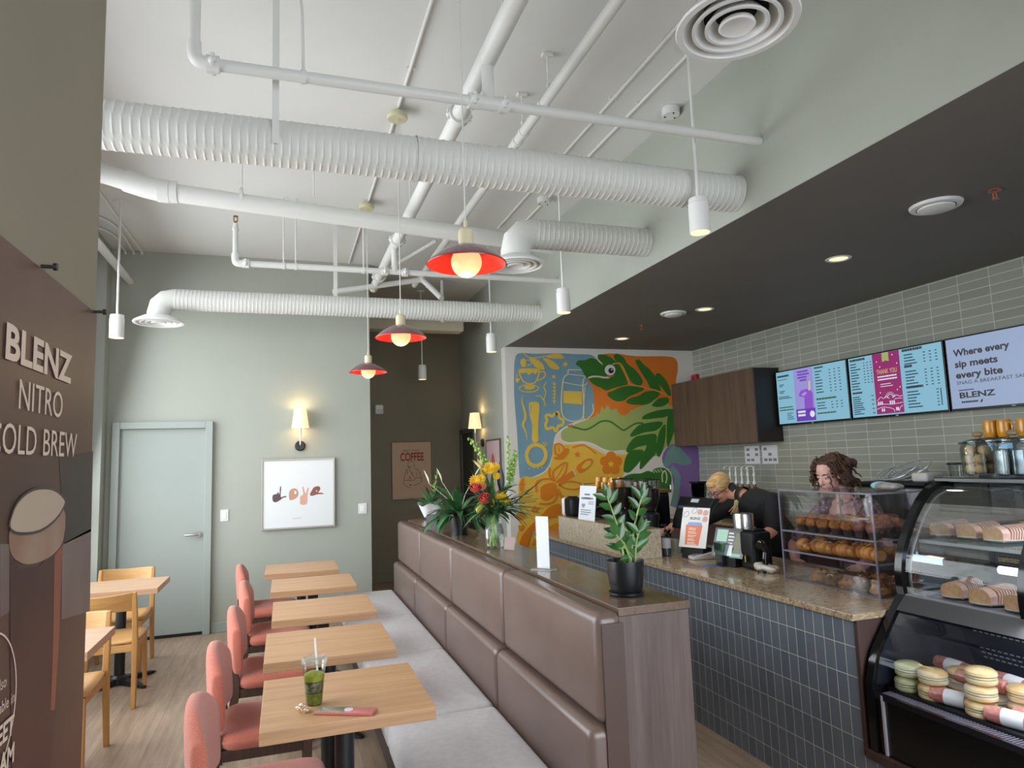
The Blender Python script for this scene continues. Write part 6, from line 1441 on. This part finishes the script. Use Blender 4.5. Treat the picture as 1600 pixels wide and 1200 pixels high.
# peace lily
p=at(720,836,Z=ZK);t=thing('potted_plant','drooping peace lily in a black pot, between the bouquet and the wrapped plant','plant',(p.x,p.y+.04,ZK));pl=V((p.x,p.y+.04,ZK))
MB().lathe([(0,0),(.062,0),(.064,.02),(.075,.14),(.079,.142),(.079,.155),(.074,.155),(.072,.14),(0,.14)],n=36,cap=False).build('pot',POTB,t)
MB().lathe([(0,.1405),(.071,.1405)],n=20,cap=False).build('soil',SOIL,t)
m=MB();q=random.Random(8)
for k in range(46):
    a=q.uniform(0,6.283);el=q.uniform(.1,1.25);L_=q.uniform(.22,.38)
    d=V((math.cos(a)*math.cos(el)*1.0,math.sin(a)*math.cos(el),math.sin(el)))
    leaf(m,V((.02*math.cos(a),.02*math.sin(a),.145)),d,L_,q.uniform(.05,.08),q.uniform(.55,.95),.22,n=9,zmin=.02)
m.build('leaves',LILY,t,smooth=80)
m=MB()
for k in range(22):
    a=q.uniform(0,6.283);leaf(m,V((.03*math.cos(a),.03*math.sin(a),.145)),V((math.cos(a),math.sin(a),.9)),q.uniform(.2,.34),.011,.95,.1,n=8,zmin=.01)
m.build('grassy_leaves',DLEAF,t,smooth=80)
m=MB()
for px_,py_ in ((690,752),(670,755),(742,745)):
    tip=at(px_,py_,Y=pl.y)-pl;leaf(m,tip,V((-.2,0,.5)) if px_<720 else V((.3,0,.4)),.11,.035,-.05,.5,n=6);m.tube([(0,0,.14),tuple(V((tip.x*.4,0,tip.z*.7))),tuple(tip)],.003,6)
m.build('pale_spathe',mat('spathe','#b9bf9c',.5),t,smooth=80)
# wrapped plant
p=at(676,812,Z=ZK);pl=V((p.x,p.y+.06,ZK));t=thing('potted_plant','leafy plant wrapped in white paper at the far end of the bench ledge','plant',tuple(pl))
MB().lathe([(0,0),(.06,0),(.07,.10),(.066,.10),(0,.085)],n=28,cap=False).build('pot',POTB,t)
rings=[]
for j in range(5):
    f=j/4;rings.append([((.068+.055*f+.012*f*math.sin(5*2*PI*k/30))*math.cos(2*PI*k/30),(.068+.055*f+.012*f*math.sin(5*2*PI*k/30))*math.sin(2*PI*k/30),.02+.13*f+.02*f*math.sin(3*2*PI*k/30)) for k in range(30)])
MB().loft(rings,cap=False).build('paper_wrap',mat('wrap_paper','#dfe1e0',.6),t)
m=MB();q=random.Random(21)
for k in range(26):
    a=q.uniform(0,6.283);el=q.uniform(.5,1.4);leaf(m,V((.02*math.cos(a),.02*math.sin(a),.1)),V((math.cos(a)*math.cos(el),math.sin(a)*math.cos(el),math.sin(el))),q.uniform(.18,.33),q.uniform(.03,.05),q.uniform(.35,.8),.25,n=8,zmin=.02)
m.build('leaves',LILY,t,smooth=80)
tp=at(684,738,Y=pl.y)-pl
MB().tube(smooth2([(0,0,.08),(tp.x*.3,0,tp.z*.5),tuple(tp)],5,False),.004,7).build('spike_stem',GSTEM,t)
m=MB()
for k in range(16):
    f=.45+.55*k/15;a=k*2.4;c=V((tp.x*f*f,0,tp.z*f));leaf(m,c,V((math.cos(a),math.sin(a),1.3)),.055*(1.25-f*.6),.02,.1,.2,n=5)
m.build('spike_leaves',BRG,t,smooth=80)
# cards and sign
c=at(674,828,Z=ZK);t=thing('gift_card','dark grey card propped against the wrapped plant','card',tuple(c),-.5);m=MB();m.T=Matrix.Rotation(-.3,4,'X');m.box(-.05,0,0,.05,.003,.13);m.build('card',mat('charcoal_card','#4a4750',.5),t,smooth=0)
c=at(795,860,Z=ZK);t=thing('gift_card','small pale pink card leaning beside the glass vase','card',tuple(c),-.35);m=MB();m.T=Matrix.Rotation(-.45,4,'X')@Matrix.Rotation(.12,4,'Y');m.box(-.032,0,0.004,.032,.002,.085);m.build('card',mat('pink_card','#b5a09a',.6),t,smooth=0)
a=at(837,888,Z=ZK);b=at(863,893,Z=ZK);cc=(a+b)/2
t=thing('table_sign','tall blank white sign in a clear stand on the bench ledge','sign',(cc.x,cc.y,ZK),-.95)
MB().box(-.036,-.002,.008,.036,.002,.262).build('white_panel',mat('blank_white','#dfe4f2',.35),t,smooth=0);MB().box(-.038,-.0045,.006,.038,-.0022,.265).build('clear_cover',CLR,t,smooth=0);MB().box(-.06,-.03,0,.06,.03,.005).build('clear_foot',mat('acrylic_foot','#b9b3aa',.15,alpha=.6),t,smooth=0)
# vase and bouquet
p=at(776,857,Z=ZK);pv=V((p.x,p.y+.045,ZK))
t=thing('glass_vase','clear glass vase full of green stems on the bench ledge','vase',tuple(pv))
MB().lathe([(0,.002),(.052,.002),(.058,.012),(.063,.06),(.062,.11),(.05,.145),(.053,.165),(.056,.175),(.053,.175),(.05,.165),(.047,.145),(.059,.11),(.060,.06),(.055,.014),(0,.008)],n=40,cap=False).build('vase_body',GLS,t)
t=thing('flower_bouquet','bouquet of yellow daisies, coral roses and tall green spikes standing in the glass vase','flowers',(pv.x,pv.y,ZK+.012))
O=V((pv.x,pv.y,ZK+.012))
def bp(px,py,dy=0):return at(px,py,Y=pv.y+dy)-O
q=random.Random(12);m=MB()
for k in range(26):
    a=q.uniform(0,6.283);r=q.uniform(.01,.04);m.tube([(r*math.cos(a+1.9),r*math.sin(a+1.9),.0),(r*.55*math.cos(a),r*.55*math.sin(a),.145),(r*1.6*math.cos(a),r*1.6*math.sin(a),.24)],.0032,6)
m.build('stems',mat('cut_stems','#7d9a4c',.4,vs=30,col2='#b5c184'),t)
m=MB()
for k in range(105):
    a=q.uniform(0,6.283);el=q.uniform(-.1,1.2);leaf(m,V((.03*math.cos(a),.03*math.sin(a),.19+q.uniform(0,.12))),V((math.cos(a)*math.cos(el),math.sin(a)*math.cos(el),math.sin(el))),q.uniform(.11,.24),q.uniform(.018,.046),q.uniform(.1,.7),.2,n=6,zmin=.03)
m.build('leaves',DLEAF,t,smooth=80)
m=MB()
for k in range(22):
    a=q.uniform(-.9,.7);el=q.uniform(-.1,.6);c=V((.03,0,.22));d=V((math.cos(a)*math.cos(el),math.sin(a)*math.cos(el)-.2,math.sin(el)))
    e=c+d*q.uniform(.16,.30);e.z-=.03;m.tube([tuple(c),tuple(c.lerp(e,.5)+V((0,0,.02))),tuple(e)],.0018,5)
    for j in range(4):leaf(m,c.lerp(e,.4+.15*j),d+V((0,q.uniform(-.6,.6),q.uniform(-.6,.6))),.05,.006,.2,.1,n=4)
m.build('fern_sprays',DLEAF,t,smooth=80)
for (px,py),(bx,by) in (((830,608+3),(795,690)),):pass
tip=bp(858-8,748);m=MB();leaf(m,bp(800,790),tip-bp(800,790),(tip-bp(800,790)).length,.035,.0,.3,n=8);m.build('strap_leaf',mat('blackish_leaf','#1f2a22',.35),t,smooth=80)
tip=bp(780,712);m=MB();leaf(m,bp(783,770),tip-bp(783,770),.2,.05,.0,.3,n=8);m.build('strap_leaf',mat('blackish_leaf'),t,smooth=80)
for base,tp_,w in (((772,740),(735,686),1),((797,750),(806,705),1),((795,760),(794,682),.7)):
    a,b=bp(*base),bp(*tp_);m=MB();m.tube([tuple(bp(776,800)),tuple(a),tuple(b)],.004,6)
    for k in range(26):
        f=k/25;c=a.lerp(b,f);an=k*2.4
        m.ell(c+V((math.cos(an)*.014*w,math.sin(an)*.014*w,0)),(.013*w*(1.2-f*.7),.013*w*(1.2-f*.7),.011*w),8,5)
        leaf(m,c,V((math.cos(an),math.sin(an),.6)),.035*w*(1.2-f*.6),.018*w,.1,.2,n=4)
    m.build('green_spike',BRG,t,smooth=80)
YFL=mat('yellow_petal','#dba414',.55,vs=40,col2='#e6c22c');YC=mat('flower_eye','#b88a1a',.7);CORL=mat('coral_petal','#d2453e',.5,vs=40,col2='#e0706a')
def daisy(px,py,r,nm='yellow_flower',mm=None,dy=-.06):
    c=bp(px,py,dy);m=MB();fd=V((-.25,-1,.35)).normalized();s_=fd.cross(V((0,0,1))).normalized();u=s_.cross(fd)
    for lay,n,rr in ((0,16,1),(1,12,.72),(2,8,.45)):
        for k in range(n):
            a=2*PI*k/n+lay*.3;d=s_*math.cos(a)+u*math.sin(a)
            leaf(m,c+fd*.004*lay,d+fd*(.25+.35*lay),r*rr,r*.34,-.0,.15,up=tuple(fd),n=4)
    m.ell(c+fd*.006,(r*.2,r*.2,r*.2),8,6);m.build(nm,mm or YFL,t,smooth=80)
for px,py,r in ((765,732,.046),(743,752,.046),(784,777,.046),(776,744,.028),(756,737,.028),(752,748,.034),(774,730,.034),(793,783,.026)):daisy(px,py,r)
daisy(754,760,.03,'peach_flower',mat('peach_petal','#d98a6a',.55))
def rose(px,py,r):
    c=bp(px,py,-.08);m=MB();ax=V((-.15,-.6,.8)).normalized();s_=ax.cross(V((0,1,0))).normalized();u=ax.cross(s_)
    for lay,n,rr,h in ((0,3,.35,1.1),(1,4,.6,1.0),(2,5,.85,.85),(3,5,1.05,.65)):
        for k in range(n):
            a0=2*PI*k/n+lay*.5;rows=[]
            for j in range(5):
                f=j/4;row=[]
                for i in range(5):
                    a=a0+(i-2)*.38;R_=r*rr*(.45+.55*math.sin(f*PI*.55))+(.006*f*f if lay>1 else 0)
                    row.append(c+(s_*math.cos(a)+u*math.sin(a))*R_+ax*(r*1.7*(f*h-.45)))
                rows.append(row)
            m.sheet(rows)
    m.build('coral_rose',CORL,t,smooth=80)
rose(743,763,.032);rose(758,780,.036)
def bud(px,py,r,mm):
    c=bp(px,py,-.07);MB().ell(c,(r,r,r*1.7),12,9,M=Matrix.Rotation(.3,3,'Y')).build('lily_bud',mm,t)
BUDM=mat('yellow_bud','#c2b02e',.5,vs=20,col2='#8f9a2e')
bud(749,793,.022,BUDM);bud(770,785,.018,BUDM);bud(790,785,.016,BUDM)
m=MB();c=bp(749,722)
for k in range(5):
    a=k*1.25;leaf(m,bp(752,735),V((math.cos(a)*.5-.3,math.sin(a)*.5,1)),.09,.026,.1,.3,n=6)
m.build('pale_lily',mat('pale_lily_petal','#d9cf8a',.5),t,smooth=80)
# ------------------------------------------------------------------ the two people behind the counter
def fuse(mb,name,mats,parent,vox=.006,it=4):
    """melt overlapping limbs into one continuous surface"""
    me=bpy.data.meshes.new('tmp');me.from_pydata(mb.v,[],mb.f)
    o=bpy.data.objects.new('tmp',me);COL.objects.link(o)
    r=o.modifiers.new('r','REMESH');r.mode='VOXEL';r.voxel_size=vox
    s_=o.modifiers.new('s','SMOOTH');s_.iterations=it;s_.factor=.5
    dg=bpy.context.evaluated_depsgraph_get();nm=bpy.data.meshes.new_from_object(o.evaluated_get(dg))
    bpy.data.objects.remove(o);bpy.data.meshes.remove(me);nm.name=name;nm.materials.clear()
    nm.materials.append(mats);nm.polygons.foreach_set('use_smooth',[True]*len(nm.polygons))
    b=bpy.data.objects.new(name,nm);COL.objects.link(b);b.parent=parent;return b
def limb(m,pts,rs,n=14):
    m.tube(pts,rs,n)
    for p,r in zip(pts,rs):m.ell(p,(r,r,r),n,8)
def frame(F,upv=(0,0,1)):
    F=V(F).normalized();S_=F.cross(V(upv)).normalized();U=S_.cross(F);return F,S_,U     # forward, her right, up
def hand(m,wrist,d,palm_n,k=1.0,right=1):
    """palm, four unequal curled fingers and a side thumb; d = direction of the fingers, palm_n = palm facing"""
    d=V(d).normalized();n_=V(palm_n);n_=(n_-d*n_.dot(d)).normalized();s_=d.cross(n_)*right
    Mx=Matrix((s_,n_,d)).transposed()
    m.ell(V(wrist)+d*.045*k,(.041*k,.016*k,.052*k),14,10,M=Mx)
    for i,(off,L_) in enumerate(((-.03,.066),(-.01,.078),(.01,.073),(.029,.056))):
        b=V(wrist)+d*.085*k+s_*off*k;c=b+d*L_*.5*k+n_*.012*k;e=c+d*L_*.38*k+n_*.03*k
        limb(m,[b,c,e],[.0098*k,.009*k,.0078*k],10)
    b=V(wrist)+d*.028*k-s_*.036*k;c=b+d*.03*k-s_*.022*k+n_*.012*k;e=c+d*.03*k+n_*.014*k-s_*.002
    limb(m,[b,c,e],[.0125*k,.011*k,.009*k],10)
def head(m,c,F,S_,U,k=1.0):
    """skull, jaw, nose, lips, brow and ears in the frame F,S,U around c (middle of the skull)"""
    Mx=Matrix((S_,F,U)).transposed()
    P=lambda x,y,z:c+(S_*x+F*y+U*z)*k
    m.ell(P(0,-.012,.03),(.076*k,.094*k,.088*k),22,16,M=Mx)
    m.ell(P(0,.022,-.035),(.062*k,.066*k,.082*k),20,14,M=Mx)
    m.ell(P(0,.048,-.095),(.03*k,.028*k,.024*k),14,10,M=Mx)          # chin
    m.ell(P(0,.062,.03),(.052*k,.02*k,.014*k),14,8,M=Mx)              # brow
    for s_ in (-1,1):
        m.ell(P(s_*.036,.058,-.028),(.022*k,.02*k,.02*k),12,8,M=Mx)   # cheek
        m.ell(P(s_*.031,.0665,.0065),(.0175*k,.0142*k,.0098*k),14,10,M=Mx)    # lowered lid
        m.ell(P(s_*.074,-.01,-.012),(.010*k,.02*k,.03*k),12,8,M=Mx)   # ear
    m.tube([P(0,.078,.012),P(0,.092,-.012),P(0,.103,-.034)],[.009*k,.011*k,.014*k],12);m.ell(P(0,.099,-.036),(.015*k,.013*k,.011*k),12,8,M=Mx)
    m.ell(P(0,.084,-.062),(.023*k,.010*k,.006*k),12,8,M=Mx);m.ell(P(0,.083,-.072),(.020*k,.011*k,.007*k),12,8,M=Mx)
    return P,Mx
SKIN1=mat('skin_fair','#c9917a',.5,var=.05,vs=20);SKIN2=mat('skin_pale_pink','#d6a49b',.5,var=.05,vs=20)
WHE=mat('eye_white','#dcd8d4',.3);IRIS=mat('iris_dark','#2b211c',.2);LIP=mat('lip','#a8605c',.5)
BROW=mat('brow_hair','#5d4330',.8)
def face_bits(t,P,Mx,k,O_,lip=LIP,brow=BROW,lid=.5):
    for s_ in (-1,1):
        m=MB();m.ell(P(s_*.031,.066,.002)-O_,(.0135*k,.012*k,.0105*k),14,10,M=Mx);e=m.build('eye',WHE,t)
        m=MB();m.ell(P(s_*.031,.0755,-.001)-O_,(.006*k,.004*k,.006*k),10,8,M=Mx);m.build('iris',IRIS,e)
        m=MB();m.tube([P(s_*.014,.082,.022)-O_,P(s_*.032,.079,.029)-O_,P(s_*.052,.066,.023)-O_],[.003*k,.004*k,.002*k],8);m.build('eyebrow',brow,t)
    m=MB();m.ell(P(0,.092,-.0625)-O_,(.019*k,.004*k,.0035*k),12,8,M=Mx);m.ell(P(0,.091,-.0715)-O_,(.017*k,.005*k,.0045*k),12,8,M=Mx);m.build('lips',lip,t)
# --- barista with the blonde ponytail
HC=at(1125,764,X=3.38);F,S_,U=frame((-.80,-.02,-.55));O_=V((3.70,4.42,0))
t=thing('person','blonde person with a ponytail and glasses in a black shirt, bent over the till','person',tuple(O_));k=.98
m=MB();m.T=Matrix.Translation(-O_)
P,Mx=head(m,HC,F,S_,U,k)
neck0=HC-F*.03-U*.07;chest=V((3.53,4.50,1.22));belly=V((3.62,4.45,1.08));pel=V((3.69,4.42,.95))
shL=V((3.53,4.33,1.27));shR=V((3.47,4.70,1.235));nb=V((3.47,4.60,1.305))
limb(m,[HC-F*.03-U*.03,neck0,nb],[.052,.05,.056])
m.tube([pel-V((0,0,.06)),pel,belly,chest,nb-V((0,0,.03))],[.13,.15,.135,.155,.09],20,flat=.72)
elL=at(1206,829,X=3.46);wrL=at(1168,858,X=3.16);elR=at(1078,822,X=3.22);wrR=at(1050,823,X=3.02)
limb(m,[shL,elL],[.058,.045]);limb(m,[elL,elL.lerp(wrL,.4),wrL],[.045,.043,.03]);limb(m,[shR,elR],[.058,.046]);limb(m,[elR,elR.lerp(wrR,.4),wrR],[.046,.043,.031])
hand(m,wrL,wrL-elL,(0,0,-1),.95,1);hand(m,wrR,wrR-elR+V((0,0,-.05)),(0,0,-1),.95,-1)
for s_ in (-1,1):
    hp=pel+V((.0,s_*.09,-.05));limb(m,[hp,V((3.70,4.42+s_*.10,.5)),V((3.72,4.42+s_*.10,.09))],[.085,.06,.045]);limb(m,[V((3.72,4.42+s_*.10,.045)),V((3.56,4.42+s_*.11,.035))],[.042,.033])
fuse(m,'body',SKIN1,t,.0055)
face_bits(t,P,Mx,k,O_)
BLKS=mat('black_shirt','#131316',.8,bump=.15,bs=30)
m=MB();m.T=Matrix.Translation(-O_)
m.tube([pel-V((0,0,.08)),pel,belly,chest,nb-V((.0,.0,.045))],[.155,.168,.153,.172,.105],24,flat=.75)
m.tube([shL,chest+V((0,0,.03)),shR],[.066,.12,.066],18)
eL=shL.lerp(elL,.86);eR=shR.lerp(elR,.80)
limb(m,[shL,shL.lerp(elL,.5),eL],[.07,.066,.062]);limb(m,[shR,shR.lerp(elR,.5),eR],[.07,.066,.062])
fuse(m,'shirt',BLKS,t,.007,5)
m=MB();m.T=Matrix.Translation(-O_)
for s_ in (-1,1):
    hp=pel+V((0,s_*.09,-.03));limb(m,[hp,V((3.70,4.42+s_*.10,.5)),V((3.72,4.42+s_*.10,.1))],[.098,.075,.06])
m.ell(pel-V((0,0,.03)),(.12,.165,.1),18,12)
fuse(m,'trousers',mat('dark_trousers','#1c1d22',.8),t,.009)
for s_ in (-1,1):
    m=MB();m.T=Matrix.Translation(-O_);y=4.42+s_*.105;m.tube([(3.77,y,.045),(3.66,y,.048),(3.55,y,.036),(3.50,y,.03)],[.044,.048,.042,.026],16,flat=.95);m.build('shoe',BLKP,t)
# collar
m=MB();m.T=Matrix.Translation(-O_);ax=(neck0-nb).normalized()
m.tube([nb-ax*.015+V((0,0,0)),nb+ax*.03],[.072,.066],24,cap=False);m.build('collar',BLKS,t)
# hair: cap, side strands, ponytail
HB=mat('blonde_hair','#b98850',.5,vs=14,col2='#d9b684',stretch=(1,1,6),bump=.3,bs=60)
m=MB();m.T=Matrix.Translation(-O_)
m.ell(P(0,-.028,.047),(.086*k,.098*k,.084*k),26,16,M=Mx)
m.ell(P(0,.030,.082),(.066*k,.052*k,.036*k),20,12,M=Mx)
for s_ in (-1,1):m.ell(P(s_*.066,.004,.045),(.022*k,.055*k,.055*k),16,12,M=Mx)
m.ell(P(0,-.07,-.01),(.066*k,.05*k,.06*k),18,12,M=Mx)
hr=fuse(m,'hair',HB,t,.005,3)
pb=at(1150,768,X=HC.x+.06)
HB2=mat('pale_blonde_hair','#d0ad78',.5,vs=16,col2='#e0cba0',stretch=(1,1,5),bump=.3,bs=60)
m=MB();m.T=Matrix.Translation(-O_);q=random.Random(2)
e1=at(1157,776,X=HC.x+.07);e2=at(1155,790,X=HC.x+.05);e3=at(1147,803,X=HC.x+.02)
m.tube([tuple(P(0,-.10,.03)),tuple(pb),tuple(e1),tuple(e2),tuple(e3)],[.022,.026,.034,.03,.01],16)
for i in range(14):
    j=V((q.uniform(-.025,.025),q.uniform(-.025,.025),0));m.tube([tuple(pb),tuple(e1+j*1.2),tuple(e2+j*1.3),tuple(e3+j*1.5+V((0,0,q.uniform(-.02,.03))))],[.006,.009,.007,.003],7)
m.build('ponytail',HB2,t)
m=MB();m.T=Matrix.Translation(-O_);m.tube([tuple(P(0,-.10,.03).lerp(pb,.5)),tuple(pb)],[.028,.028],16);m.build('hair_tie',BLK,t)
GLF=mat('glasses_frame','#2a1c20',.25)
m=MB();m.T=Matrix.Translation(-O_)
for s_ in (-1,1):
    n=24;m.tube([tuple(P(s_*.034+.027*math.cos(2*PI*i/n),.094-.006*abs(math.cos(2*PI*i/n)),.0+.021*math.sin(2*PI*i/n))) for i in range(n+1)],.0026,7)
    m.tube([tuple(P(s_*.061,.088,.006)),tuple(P(s_*.078,.05,.008)),tuple(P(s_*.082,-.01,.004))],.0024,6)
m.tube([tuple(P(-.008,.098,.006)),tuple(P(.008,.098,.006))],.0024,6)
m.build('glasses',GLF,t)
# --- person with curly brown hair behind the pastry box
HC=at(1296,741,X=3.66);F,S_,U=frame((-.93,-.05,-.34));O_=V((3.84,3.86,0));k=1.0
t=thing('person','person with curly brown hair in a dark floral blouse, looking down behind the pastry box','person',tuple(O_))
m=MB();m.T=Matrix.Translation(-O_)
P,Mx=head(m,HC,F,S_,U,k)
nb=V((3.79,3.84,1.285));chest=V((3.80,3.85,1.15));belly=V((3.83,3.86,1.0));pel=V((3.85,3.86,.86))
shR=V((3.78,4.045,1.235));shL=V((3.78,3.665,1.245))
limb(m,[HC-F*.03-U*.03,HC-F*.03-U*.09,nb],[.052,.05,.06])
m.tube([pel-V((0,0,.06)),pel,belly,chest,nb-V((0,0,.03))],[.14,.16,.14,.158,.09],20,flat=.72)
m.ell((3.725,3.835,1.195),(.075,.115,.085),20,14);m.ell((3.735,3.84,1.265),(.06,.095,.045),18,12)
elR=at(1240,852,X=3.62);wrR=at(1243,876,X=3.34);elL=at(1384,850,X=3.66);wrL=at(1345,885,X=3.36)
limb(m,[shR,elR],[.055,.043]);limb(m,[elR,elR.lerp(wrR,.4),wrR],[.043,.04,.029]);limb(m,[shL,elL],[.055,.043]);limb(m,[elL,elL.lerp(wrL,.4),wrL],[.043,.04,.029])
hand(m,wrR,wrR-elR,(0,-.3,-1),.95,-1);hand(m,wrL,wrL-elL,(0,.3,-1),.95,1)
for s_ in (-1,1):
    hp=pel+V((.0,s_*.09,-.05));limb(m,[hp,V((3.85,3.86+s_*.10,.47)),V((3.87,3.86+s_*.10,.09))],[.085,.06,.045]);limb(m,[V((3.87,3.86+s_*.10,.045)),V((3.71,3.86+s_*.11,.035))],[.042,.033])
fuse(m,'body',SKIN2,t,.0055)
face_bits(t,P,Mx,k,O_,mat('lip_pink','#b5706c',.5))
FLO=mat('floral_blouse','#1f1b26',.8,vs=38,col2='#8f6f78',detail=2)
def floral(mm):
    nt=mm.node_tree;L=nt.links;b=nt.nodes['Principled BSDF'];src=b.inputs['Base Color'].links[0].from_socket
    v=nt.nodes.new('ShaderNodeTexVoronoi');v.inputs['Scale'].default_value=26;L.new(nt.nodes['Texture Coordinate'].outputs['Object'],v.inputs[0])
    r=nt.nodes.new('ShaderNodeMapRange');r.inputs[1].default_value=.22;r.inputs[2].default_value=.16;L.new(v.outputs['Distance'],r.inputs[0])
    mx=nt.nodes.new('ShaderNodeMix');mx.data_type='RGBA';mx.inputs['B'].default_value=lin('#b9b4bd');L.new(src,mx.inputs['A']);L.new(r.outputs[0],mx.inputs['Factor']);L.new(mx.outputs['Result'],b.inputs['Base Color'])
floral(FLO)
m=MB();m.T=Matrix.Translation(-O_)
m.tube([pel-V((0,0,.1)),pel,belly,chest,V((3.80,3.85,1.215))],[.17,.178,.158,.17,.13],24,flat=.74)
m.tube([shL,chest+V((0.01,0,.075)),shR],[.064,.075,.064],18)
eL=shL.lerp(elL,.8);eR=shR.lerp(elR,.8)
limb(m,[shL,shL.lerp(elL,.5),eL],[.068,.068,.066]);limb(m,[shR,shR.lerp(elR,.5),eR],[.068,.068,.066])
fuse(m,'blouse',FLO,t,.007,5)
m=MB();m.T=Matrix.Translation(-O_)
for s_ in (-1,1):
    hp=pel+V((0,s_*.09,-.03));limb(m,[hp,V((3.85,3.86+s_*.10,.47)),V((3.87,3.86+s_*.10,.1))],[.098,.075,.06])
m.ell(pel-V((0,0,.03)),(.12,.165,.1),18,12)
fuse(m,'trousers',mat('dark_trousers'),t,.009)
for s_ in (-1,1):
    m=MB();m.T=Matrix.Translation(-O_);y=3.86+s_*.105;m.tube([(3.92,y,.045),(3.81,y,.048),(3.70,y,.036),(3.65,y,.03)],[.044,.048,.042,.026],16,flat=.95);m.build('shoe',BLKP,t)
CURL=mat('brown_curls','#2b1a10',.65,vs=26,col2='#553625',bump=.4,bs=90)
m=MB();m.T=Matrix.Translation(-O_);q=random.Random(6)
def fh(p):
    n_=noise.noise(p*24)*.14+noise.noise(p*60)*.10;return p*(1+n_)
m.ell(P(0,-.052,.036),(.108,.112,.094),40,26,M=Mx,f=fh)
for s_ in (-1,1):
    for i in range(15):
        a=q.uniform(-.1,.05);z=q.uniform(-.10,.07);m.ell(P(s_*q.uniform(.085,.115),a-.04,z),(.032,.036,.034),12,9,M=Mx,f=fh)
for i in range(16):
    a=q.uniform(-1,1);m.ell(P(a*.09,-.11+.03*abs(a),q.uniform(-.11,.03)),(.038,.04,.042),12,9,M=Mx,f=fh)
for i in range(9):m.ell(P(-.085+.021*i,.030-.03*abs(i-4)/4,.098+q.uniform(-.006,.012)),(.028,.026,.020),10,8,M=Mx,f=fh)
h=fuse(m,'hair',CURL,t,.006,1)
m=MB();m.T=Matrix.Translation(-O_)
for i in range(70):
    s_=q.choice((-1,1));st=P(s_*q.uniform(.03,.115),q.uniform(-.13,.05),q.uniform(-.06,.10));pts=[];r=q.uniform(.008,.016);d=(st-P(0,-.03,.0)).normalized()
    st=P(0,-.03,.02)+d*.118
    for j in range(12):pts.append(tuple(st+d*(.012+.003*j)+S_*(r*math.cos(j*.9))+U*(r*math.sin(j*.9)-.006*j)))
    m.tube(pts,.0045,6)
m.build('hair_strands',CURL,t)
m=MB();m.T=Matrix.Translation(-O_);pn=at(1313,786,X=3.628);pn=V((3.638,pn.y,pn.z))
m.tube([(3.74,3.755,1.30),tuple(pn.lerp(V((3.70,3.77,1.26)),.5)),tuple(pn+V((0,0,.02)))],.0022,6);m.tube([(3.74,3.92,1.30),tuple(pn.lerp(V((3.70,3.90,1.26)),.5)),tuple(pn+V((0,0,.02)))],.0022,6)
m.ell(pn,(.008,.019,.024),14,10);m.build('necklace',BLK,t)
